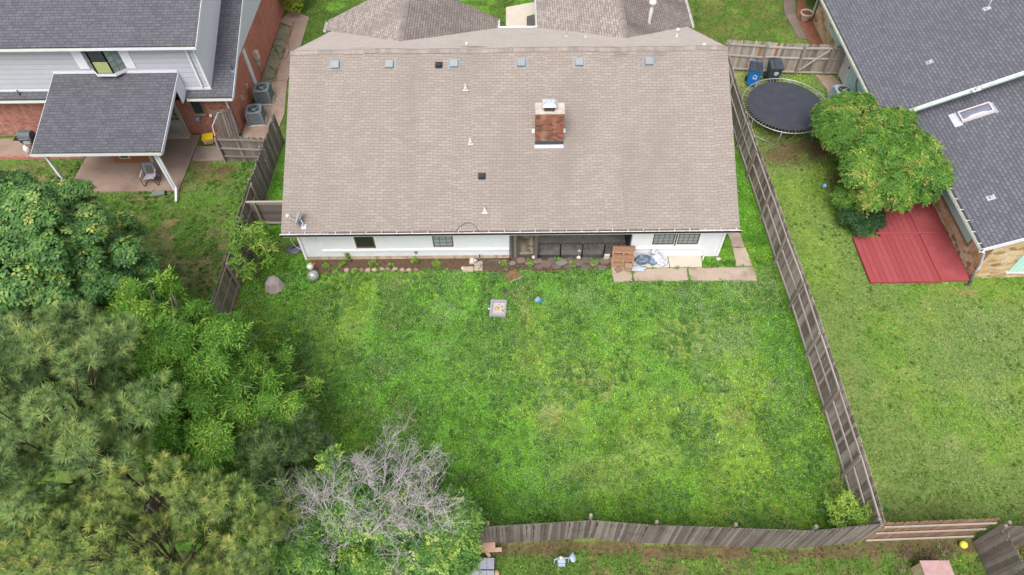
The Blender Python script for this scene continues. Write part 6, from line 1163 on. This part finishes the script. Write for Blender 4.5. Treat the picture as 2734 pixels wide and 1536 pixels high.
# red deck
dk = thing('deck', 'barn-red boarded deck beside the stone house', 'deck', (15.05, -.85, 0)); mb = MB()
NB = 12; x0_, x1_ = 15.04, 17.98
for i in range(NB):
    a = x0_+(x1_-x0_)*i/NB; mb.box(a+.006, a+(x1_-x0_)/NB-.006, -.86+random.uniform(-.015, .015), 1.62 if a < 16.1 else 3.6, .02, .12)
mb.build('boards', REDW, dk)
MB().box(18.02, 19.26, -.80, 3.6, .02, .10).build('step_section', flat('red_painted_floor', (.29, .060, .066), .5, .12, 2, dirt=(.35, .12, .12), dirt_amt=.5), dk, label='smooth red section next to the wall'); MB().box(16.1, 19.2, 1.75, 1.86, .121, .165).build('crossboard', REDW, dk)
# ---- main yard items
# square grill stand / bird-bath tray
fp = local('square_tray', 'square lilac-grey tray with a sandy bottom standing in the lawn', 'tray', ((-.84-.22-.82-.17)/4+.0, -2.02, 0), rad(-4)); LIL = flat('lilac_grey', (.29, .28, .35), .6, .08)
a_, b_ = .33, .40; mb = MB()
mb.box(-a_, a_, -b_, -b_+.085, .0, .16).box(-a_, a_, b_-.085, b_, .0, .16).box(-a_, -a_+.085, -b_+.0851, b_-.0851, 0, .16).box(a_-.05, a_, -b_+.0851, b_-.0851, 0, .158); mb.build('rim', LIL, fp, bevel=.01)
MB().box(-a_+.086, a_-.051, -b_+.086, b_-.086, .02, .06).build('sand_bed', flat('pale_sand', (.52, .45, .41), .9, .12, 10, dirt=(.45, .33, .22), dirt_amt=.4, dirt_scale=9), fp); MB().lathe([(.001, .02), (.06, .022), (.095, .0)], (-.05, .02, .062), 20).build('burner', flat('sand_mound', (.42, .25, .11), .9, .3, 20), fp, True)
MB().box(-a_-.09, -a_-.002, -.05, .0, .05, .09).build('knob', flat('knob_white', (.6, .6, .6), .5, .05), fp)
p = at(1271, 735); tag(MB().lathe([(.05, .0), (.10, .01), (.105, .035), (.06, .05), (.045, .05)], (p.x, p.y, .03), 20).lathe([(.001, .0), (.035, .0), (.03, .02)], (p.x, p.y, .085), 14).build('sprinkler_head', flat('sprinkler_dark', (.06, .05, .04), .6, .3), None, True), 'little dark round cap with a white middle in the lawn', 'cap')
MB().lathe([(.001, .02), (.032, .015), (.036, 0)], (p.x-.005, p.y+.01, .10), 14)
p = at(1354, 757); sh = local('toy_shovel', 'small blue and grey toy shovel lying in the lawn', 'toy shovel', (p.x, p.y, .05), rad(-38)); MB().box(-.13, .05, -.11, .11, .0, .03).build('blade', flat('toy_greyblue', (.25, .30, .42), .5, .1), sh, bevel=.01); MB().box(.051, .14, -.10, .10, .01, .05).build('socket', flat('toy_blue', (.02, .20, .45), .4, .1), sh); MB().tube([(.14, 0, .03), (.46, .02, .03)], .012, 6).build('handle', flat('toy_stick', (.20, .28, .16), .6, .1), sh)
p = at(2075, 468, .1); tag(MB().lathe([(.105*math.cos(math.pi*(i/12-.5))+.0005, .105*math.sin(math.pi*(i/12-.5))) for i in range(13)], (p.x, p.y, .10), 20).build('ball', flat('ball_blue', (.20, .42, .62), .4, .12, 6), None, True), 'light blue ball on the grass left of the vine', 'ball')
p = at(2423, 1368, .12); tag(MB().lathe([(.125*math.cos(math.pi*(i/12-.5))+.0005, .125*math.sin(math.pi*(i/12-.5))) for i in range(13)], (p.x, p.y-.03, .12), 20).build('ball', flat('ball_yellow', (.62, .62, .08), .4, .08, 6), None, True), 'yellow ball by the open gate at bottom right', 'ball')
# big faux boulder
tag(MB().add([(-10.36, -.98, -.02), (-10.02, -1.16, -.02), (-9.62, -1.0, -.02), (-9.52, -.62, -.02), (-9.86, -.32, -.02), (-10.30, -.42, -.02), (-10.28, -.86, .34), (-9.98, -.96, .40), (-9.72, -.84, .30), (-9.70, -.58, .38), (-9.92, -.44, .46), (-10.20, -.52, .42), (-9.96, -.66, .60)], [(0, 1, 7, 6), (1, 2, 8, 7), (2, 3, 9, 8), (3, 4, 10, 9), (4, 5, 11, 10), (5, 0, 6, 11), (6, 7, 12), (7, 8, 12), (8, 9, 12), (9, 10, 12), (10, 11, 12), (11, 6, 12)]).build('boulder', flat('mauve_boulder', (.27, .235, .225), .9, .12, 3, bump=.5, dirt=(.20, .17, .165), dirt_amt=.5), None, False, bevel=.06), 'large mauve-grey boulder alone in the grass left of the bed', 'boulder')
# gazing globes on stands
GLB = flat('mosaic_globe', (.50, .52, .48), .25, .45, 16, metal=.3)
for (x, y, z, r, lab) in ((-8.47, -.12+.05, .48, .15, 'silvery mosaic globe on a wire stand by the corner of the white wall'), (-8.38, -.28, .14, .24, 'broken round mosaic globe sitting on the grass in front of the bed')):
    s_ = thing('garden_globe', lab, 'garden ornament', (x, y, 0)); MB().lathe([(r*math.cos(math.pi*(i/14-.5))+.0005, r*math.sin(math.pi*(i/14-.5))) for i in range(15)], (x, y, z+.02), 24).build('globe', GLB, s_, True)
    if z > .3:
        for k in range(3): MB().tube([(x+.10*math.cos(k*2.09), y+.10*math.sin(k*2.09), z-.1), (x+.14*math.cos(k*2.09), y+.14*math.sin(k*2.09), 0)], .007, 5).build('stand_leg', DARKM, s_)
    else: MB().lathe([(.12, 0), (.15, .03), (.06, .05)], (x, y, 0), 16).build('base', CONC2, s_)
p = at(789, 667); tag(MB().rock((p.x+.04, p.y, .05), (.07, .09, .05), 9).build('red_ornament', flat('red_orn', (.45, .04, .05), .5, .3), None, True), 'small red ornament between the two garden globes', 'ornament')
# old dish lying on the ground
od = local('old_dish', 'dark grey satellite dish lying face down beside the left wall', 'dish', (-9.50, 1.32, .03), .3); MB().lathe([(.02, .10), (.20, .085), (.36, .02), (.37, .0), (.33, -.01)], (0, 0, 0), 28, sx=1.05, sy=.9).build('dish_face', flat('dish_dark', (.085, .09, .105), .5, .12), od, True); MB().beam((-.12, -.04, .11), (.20, .10, .10), .06, .03).build('bracket', BLK, od)
tag(MB().tube(sm([(XL-.45, 1.0, 1.1), (XL-.42, 1.0, .7), (XL-.25, .95, .5), (XL-.05, .9, .45)]), .012, 6).build('hanging_cable', flat('cream_cable', (.5, .47, .4), .6, .1), None, True), 'cream cable dangling beside the left corner of the white house', 'cable')
p = at(735, 625)
# orange rubbish near the short fence
p = at(733, 561); tag(MB().rock((p.x-.0, p.y-.25, .06), (.20, .16, .06), 21, amp=.4).build('crumpled_bag', flat('orange_bag', (.42, .16, .08), .7, .5, 9), None), 'crumpled orange wrapper on the ground by the corner of the gutter', 'litter')
# edging stones of the bed
cols = [(.36, .26, .21), (.34, .24, .19), (.25, .17, .135), (.38, .28, .225), (.24, .17, .135), (.23, .17, .13), (.22, .16, .13), (.36, .29, .24), (.32, .225, .165), (.34, .25, .195), (.30, .21, .165)]
for i, zx in enumerate((855, 960, 1040, 1120, 1195, 1290, 1360, 1450, 1540, 1620, 1710)):
    p = at((740+zx/4.6)*.9422, (540+838/4.6)*.9422); p = at((740+zx/4.6)*.9422, (540+(838-(12 if i in (5, 6, 7) else 0))/4.6)*.9422)
    tag(MB().rock((p.x, p.y, .03), (.125, .10, .085), i+40, 12, 8, .18).build('edging_stone', flat('edging_%d' % (i % 4), cols[i], .9, .12, 6), None, True), 'rounded brown stone in the edging row of the flower bed', 'stone', 'edging stones along the flower bed')
# pavers by the tap
PAV = flat('paver', (.38, .30, .24), .9, .1, 4)
for lab, x0, x1, y0, y1, z in (('pale square paver left of the tap, on the lawn edge', -2.05, -1.58, -.02, .26, .05), ('pale paver right below the tap', -1.56, -1.20, .02, .30, .055), ('pale paver against the wall under the tap', -1.56, -1.20, .31, .55, .05), ('broken white stone slab left of the tap', -1.76, -1.56, .40, .66, .14)):
    tag(MB(Matrix.Rotation(.02, 4, 'Z')).prism([(x0, y0), (x1, y0+.01), (x1-.01, y1), (x0+.015, y1-.01)], .0, z).build('paver', PAV if 'white' not in lab else flat('white_stone', (.58, .53, .47), .9, .12, 6), None, bevel=.008), lab, 'paver')
p = at(1207, 657, .1); tag(MB().rock((-1.52, .47, .15), (.10, .09, .08), 33).build('metal_bowl', flat('bowl_grey', (.30, .32, .35), .4, .1, metal=.4), None, True), 'small grey metal float sitting on the pavers by the tap', 'bowl')
p = at(1166, 676); tag(MB().lathe([(.06, 0), (.10, .01), (.10, .02), (.001, .02)], (p.x, p.y, .02), 18).build('lid', flat('cream_lid', (.66, .60, .45), .6, .08), None, True), 'round cream lid lying in the bed left of the pavers', 'lid')
# green garden hose
def z8(zx, zy, z=.04): return at((1200+zx/5.152)*.9422, (580+zy/5.152)*.9422, z)
HOSE = flat('faded_green_hose', (.12, .16, .14), .5, .12)
curve('garden_hose', 'faded green garden hose coiled on the bed edge below the tap', 'hose', [Vector((-1.33, .54, .2)), Vector((-1.33, .42, .1))]+sm([z8(*p, .06+.01*(i % 3)) for i, p in enumerate(((440, 690), (400, 715), (470, 640), (620, 595), (740, 610), (800, 690), (780, 780), (690, 845), (600, 850), (520, 780), (490, 690), (540, 620), (660, 600), (740, 640), (640, 700), (560, 770), (700, 740), (860, 660), (960, 672), (1110, 670), (1170, 710), (1100, 700), (1000, 690), (960, 740), (1000, 790), (1090, 800), (1080, 740)))]), .010, HOSE)
p = at(1292, 694); mu = thing('mulch_patch', 'diamond-shaped pile of brown dead plants at the lawn edge below the hose', 'mulch pile', (p.x, p.y, 0)); q = [z8(*v, 0) for v in ((770, 800), (900, 720), (1010, 815), (835, 890))]
MB().prism([(v.x, v.y) for v in q], -.02, .03).build('soil', flat('mulch', (.17, .085, .05), .95, .55, 16, bump=.9), mu); mb = MB(); c_ = sum(q, Vector((0, 0, 0)))/4
for i in range(240):
    u, v = random.random(), random.random(); b0 = q[0].lerp(q[1], u).lerp(q[3].lerp(q[2], u), v); d = Vector((random.gauss(0, 1), random.gauss(0, 1), random.random()*.8)).normalized()*random.uniform(.05, .12); mb.tube([b0+Vector((0, 0, .03)), b0+d+Vector((0, 0, .04))], .004, 3, cap=False)
mb.build('dead_stalks', flat('dry_stalk', (.30, .17, .09), .9, .4), mu)
mb = MB(); A, B = z8(835, 893, .03), z8(1010, 818, .03); mb.beam(A, B, .03, .04); mb.build('edging', GREYM, mu)
# stepping stones / flat rocks in front of the porch
FR_ = [flat('flagstone_a', (.145, .112, .098), .9, .15, 4, bump=.4), flat('flagstone_b', (.21, .19, .18), .9, .15, 4, bump=.4), flat('flagstone_c', (.20, .15, .12), .9, .15, 4, bump=.4)]
for i, (zx, zy, w_, h_, m_) in enumerate(((985, 600, .22, .16, 2), (1215, 610, .24, .14, 2), (870, 640, .16, .12, 1), (1430, 600, .28, .20, 0), (1540, 625, .24, .22, 1), (1330, 650, .30, .20, 0), (1230, 690, .2, .14, 0), (1470, 680, .22, .14, 0), (1650, 605, .26, .20, 0), (1765, 630, .26, .20, 0), (1880, 590, .26, .22, 0), (1985, 630, .22, .22, 1), (1640, 690, .2, .12, 0), (1875, 690, .24, .14, 0), (2130, 610, .26, .2, 2), (2085, 700, .22, .14, 0), (1080, 640, .14, .10, 2))):
    p = z8(zx, zy, 0); g = random.Random(i); pts = [(p.x+w_*math.cos(a)*g.uniform(.8, 1.15), p.y+h_*math.sin(a)*g.uniform(.8, 1.15)) for a in [k*2*math.pi/7+g.uniform(-.25, .25) for k in range(7)]]
    tag(MB().prism(pts, .0, .05+.01*g.random()).build('flagstone', FR_[m_], None, bevel=.01), 'flat brown-grey flagstone laid in front of the dark porch', 'flagstone', 'flagstones in front of the porch')
for zx, zy, r, lab in ((1160, 565, .085, 'white rounded stone at the right foot of the porch door'), (1775, 568, .095, 'whitish round stone in front of the dark wire panels')):
    p = z8(zx, zy, 0); tag(MB().rock((p.x, p.y, .07), (r, r*.9, r*.9), zx).build('stone', flat('white_stone', (.58, .53, .47), .9, .12, 6), None, True), lab, 'stone')
p = z8(2155, 560, 0); tag(MB(Matrix.Translation((p.x, p.y-.06, 0)) @ Matrix.Rotation(.15, 4, 'X')).prism([(-.12, -.03), (.12, -.05), (.13, .04), (-.12, .05)], .0, .36).build('stone_slab', flat('white_stone2', (.62, .57, .50), .9, .08, 6), None, bevel=.015), 'upright white stone slab left of the pallet', 'stone')
# black wire fence panels
for k in range(4):
    xa = 1.22+k*.935; xb = xa+.90; y = .662-.004*k; f = thing('wire_panel', ['leftmost black wire garden panel, next to the grey stake', 'second black wire garden panel from the left', 'third black wire garden panel from the left', 'rightmost black wire garden panel, ending behind the pallet'][k], 'fence panel', (xa, y, 0), group='black wire garden panels in front of the porch'); H_ = 1.0
    MB().tube([(xa, y, 0), (xa, y, H_-.06), (xa+.05, y, H_), (xb-.05, y, H_), (xb, y, H_-.06), (xb, y, 0)], .019, 6).build('frame', BLK, f, True)
    mb = MB(); n_ = 12
    for i in range(1, n_): x = xa+(xb-xa)*i/n_; mb.tube([(x, y, .05), (x, y, H_-.2)], .0035, 4)
    for z in (.06, .18, .30, .42, .54, .60): mb.tube([(xa, y, z), (xb, y, z)], .0045, 4)
    mb.build('wire_mesh', BLK, f)
    mb = MB(); mb.tube(sm([(xa+.02, y, H_-.05), (xa+.2, y, H_-.16), (xa+.4, y, H_-.05), (xa+.6, y, H_-.16), (xb-.02, y, H_-.06)]), .006, 5)
    for i in range(4): x = xa+.13+i*.2; mb.add([(x, y-.004, H_-.09), (x+.04, y-.004, H_-.06), (x+.09, y-.004, H_-.08), (x+.04, y-.004, H_-.12)], [(0, 1, 2, 3)])
    mb.build('leaf_scroll', BLK, f)
tag(MB().extr([(1.04, .52, 0), (1.13, .52, 0), (1.13, .52, .72), (1.085, .52, .80), (1.04, .52, .72)], (0, .02, 0)).build('wooden_stake', flat('slate_stake', (.13, .15, .18), .8, .15, stretch=(20, 20, 2)), None), 'slate-grey pointed board standing at the left end of the wire panels', 'stake')
tag(MB().tube([(-.03, .58, -.02), (.0, .62, 1.9)], .025, 8).build('black_pole', BLK, None, True), 'thin black pole leaning at the left side of the porch opening', 'pole')
tag(MB().beam((.42, 1.1, 1.25), (.30, 1.15, 1.75), .07, .05).build('hanging_tool', flat('blue_black', (.05, .07, .12), .5, .2), None), 'dark tool hanging inside the porch doorway', 'tool')
p = Vector((3.0, .95, .1)); tag(MB().rock((3.0, .95, .16), (.09, .07, .05), 71).build('pebble', flat('white_stone', (.58, .53, .47), .9, .12, 6), None, True), 'small pale rock on the dark porch floor left of the larger one', 'stone'); tag(MB().rock((3.32, 1.0, .16), (.10, .08, .06), 72).build('pebble', flat('brown_rock', (.24, .15, .09), .9, .2, 6), None, True), 'small brown rock on the dark porch floor', 'stone')
# pallet leaning on the wall
pal = local('pallet', 'wooden pallet leaning against the white wall at the right of the porch', 'pallet', (4.78, .10, .05), rad(-4)); pal.rotation_euler = (rad(-24), 0, rad(-3)); PW = wood('pallet_wood', [(.1, (.16, .085, .05)), (.5, (.32, .185, .115)), (.9, (.48, .32, .22))])
for x in (-.46, -.02, .40): MB().box(x, x+.06, .03, .12, 0, .98).build('stringer', PW, pal)
for z, h_ in ((0, .17), (.40, .16), (.80, .18)): MB().box(-.47, .47, .0, .0285, z, z+h_).build('front_slat', PW, pal)
for z in (.0, .2, .4, .6, .8): MB().box(-.47, .47, .1215, .14, z, z+.16).build('back_slat', PW, pal)
BLK2 = flat('block_brown', (.31, .215, .15), .9, .12, 7, bump=.4)
b1 = tag(MB(Matrix.Translation((4.60, -.06, .10)) @ Matrix.Rotation(.5, 4, 'Z') @ Matrix.Rotation(.35, 4, 'X')).box(-.14, .14, -.12, .12, -.05, .05).build('paver_block', flat('block_dark', (.20, .13, .09), .9, .12, 7, bump=.4), None, bevel=.03), 'dark rounded paver block leaning on the foot of the pallet', 'paver block')
for k in range(3): tag(MB(Matrix.Translation((5.02, -.02+.02*k, .09+.085*k)) @ Matrix.Rotation(-.08, 4, 'Z')).prism([(-.17, -.12), (.13, -.13), (.18, .10), (-.14, .13)], -.035, .035).build('paver_block', BLK2, None, bevel=.012), ['bottom tan paver of the little stack in front of the pallet', 'middle tan paver of the little stack in front of the pallet', 'top tan paver of the little stack in front of the pallet'][k], 'paver block', 'stack of tan pavers by the pallet')
# plastic bags
bag = thing('bag', 'slate-blue stuffed plastic bag lying on the concrete beside the pallet', 'bag', (5.78, .36, .05)); MB().rock((5.66, .38, .20), (.33, .22, .20), 81, 26, 16, .22).rock((6.08, .34, .17), (.20, .20, .17), 85, 20, 12, .32).build('bag_body', flat('bag_blue', (.135, .185, .26), .35, .5, 5, stretch=(1, 3, 3), bump=.8, dirt=(.30, .36, .42), dirt_amt=.6, dirt_scale=5), bag, True)
CLR = flat('clear_bag', (.50, .54, .60), .25, .25, 6, bump=.9, dirt=(.34, .38, .46), dirt_amt=.6, dirt_scale=4)
bag = thing('bag', 'pale translucent plastic bag tied with a knot, leaning on the white wall', 'bag', (6.2, .45, .05)); MB().rock((6.26, .44, .22), (.26, .20, .24), 83, 24, 14, .28).rock((6.45, .28, .12), (.26, .16, .10), 84, 20, 12, .35).rock((6.16, .55, .50), (.15, .12, .12), 86, 16, 10, .3).build('bag_body', CLR, bag, True); MB().tube([(6.12, .50, .58), (6.18, .50, .64), (6.20, .48, .58)], .012, 5).build('knot', BLK, bag)
bag = thing('bag', 'flat whitish plastic bag on the slab joint in front of the blue bag', 'bag', (5.45, -.0, .05)); MB().rock((5.45, .01, .09), (.33, .14, .06), 87, 24, 12, .35).build('bag_body', CLR, bag, True)
p = at((1550+1725/4.684)*.9422, (580+532/4.684)*.9422); tag(MB().rock((p.x, p.y, .06), (.12, .09, .05), 88).build('stone', flat('pale_stone', (.40, .38, .33), .9, .15, 6), None, True), 'small pale stone in the grass at the right wall corner', 'stone')
# things below the back fence
for lab, pts, w_, h_, z in (('wide pale pine plank, uppermost of the loose boards by the fence', [(1165, 1379), (1246, 1374)], .24, .05, .24), ('narrow pine plank under the wide one', [(1170, 1386), (1262, 1383)], .13, .05, .17), ('short pine board lying crosswise below the planks', [(1222, 1384), (1232, 1402)], .11, .04, .11)):
    a, b_ = at(*pts[0], z), at(*pts[1], z); tag(MB().beam(a, b_, w_, h_).build('plank', wood('pine_plank', [(.1, (.34, .20, .13)), (.5, (.50, .33, .24)), (.9, (.62, .47, .38))]), None), lab, 'plank')
sb_ = thing('shingle_bundle', 'pale grey boarded board pile with dashed joints below the back fence', 'board', (-.9, -12.3, 0)); SBM = flat('sheet_grey', (.335, .345, .40), .7, .10, 5)
for i in range(5): x = -1.72+i*.235; MB().box(x, x+.229, -13.2, -11.88, .02, .20).build('board', SBM, sb_)
mb = MB()
for i in range(1, 5):
    for k in range(7): x = -1.72+i*.235-.003; mb.box(x-.006, x+.006, -13.1+k*.17, -13.02+k*.17, .2005, .204)
mb.box(-1.02, -.56, -12.27, -12.235, .2005, .205); mb.build('slots', BLK, sb_)
tag(MB().rock((-.47, -12.35, .08), (.08, .12, .08), 91).build('wood_scrap', flat('pine_chip', (.50, .36, .22), .8, .2), None), 'small broken wood scrap right of the grey boards', 'wood scrap')
# gas meter
gm = thing('gas_meter', 'pale grey-blue gas meter with pipes standing in the weeds below the back fence', 'gas meter', (1.62, -12.15, 0)); GM = flat('meter_paint', (.33, .40, .48), .5, .10, 6)
bx_, by2 = 1.60, -12.05
MB().box(bx_-.13, bx_+.13, by2-.09, by2+.10, .22, .56).build('meter_body', GM, gm, bevel=.035); MB().box(bx_-.115, bx_+.115, by2-.14, by2-.092, .25, .45).build('diaphragm_case', GM, gm, bevel=.02); MB().lathe([(.055, 0), (.055, .05), (.04, .07)], (bx_-.02, by2+.05, .57), 14).build('index_cap', flat('meter_cap', (.55, .44, .42), .5, .2), gm, True)
MB().tube([(bx_-.10, by2+.02, .56), (bx_-.12, by2+.02, .64), (bx_-.22, by2+.0, .62), (bx_-.23, by2-.03, .02)], .022, 8).build('inlet_pipe', GM, gm, True); MB().tube([(bx_+.10, by2+.02, .56), (bx_+.13, by2+.03, .66), (bx_+.22, by2+.03, .62), (bx_+.22, by2, .02)], .025, 8).build('outlet_pipe', GM, gm, True)
MB(Matrix.Translation((bx_+.36, by2+.05, .58)) @ Matrix.Rotation(.5, 4, 'Y')).lathe([(.03, -.05), (.13, -.03), (.14, .0), (.13, .03), (.03, .05)], (0, 0, 0), 20, sx=.8).tube([(-.15, 0, 0), (-.05, 0, 0)], .03, 8).tube([(-.02, .05, .02), (-.02, .16, .04)], .02, 8).build('regulator', GM, gm, True)
# rusty utility box
c4 = [at(2305, 1440, .6), at(2327, 1405, .75), at(2392, 1405, .75)]
ub = thing('utility_box', 'rust-blotched pinkish utility box at the bottom right edge', 'utility box', (13.3, -12.6, 0)); UM = flat('rusty_pink', (.40, .25, .23), .6, .22, 4, dirt=(.34, .28, .40), dirt_amt=.8, dirt_scale=2.5); 
MB().box(12.78, 13.62, -13.25, -12.22, 0, .70).build('body', flat('faded_olive', (.42, .38, .24), .6, .15, 4, dirt=(.38, .20, .12), dirt_amt=.7, dirt_scale=3), ub, bevel=.01); MB().box(12.74, 13.66, -13.3, -12.18, .702, .76).build('lid', UM, ub, bevel=.02)
mb = MB()
for cx_, cy_, n_ in ((12.9, -11.85, 90), (13.5, -11.95, 110), (14.1, -11.8, 60), (12.55, -12.3, 50)):
    for i in range(n_): x, y = cx_+random.gauss(0, .22), cy_+random.gauss(0, .12); a = random.uniform(0, 3.1); mb.beam((x, y, .035+random.random()*.03), (x+.10*math.cos(a), y+.10*math.sin(a), .04+random.random()*.03), .014, .006)
tag(mb.build('bark_litter', flat('bark_litter', (.16, .095, .08), .95, .55, 9), None), 'dry brown bark and stalk litter around the rusty box', 'litter', kind='stuff')
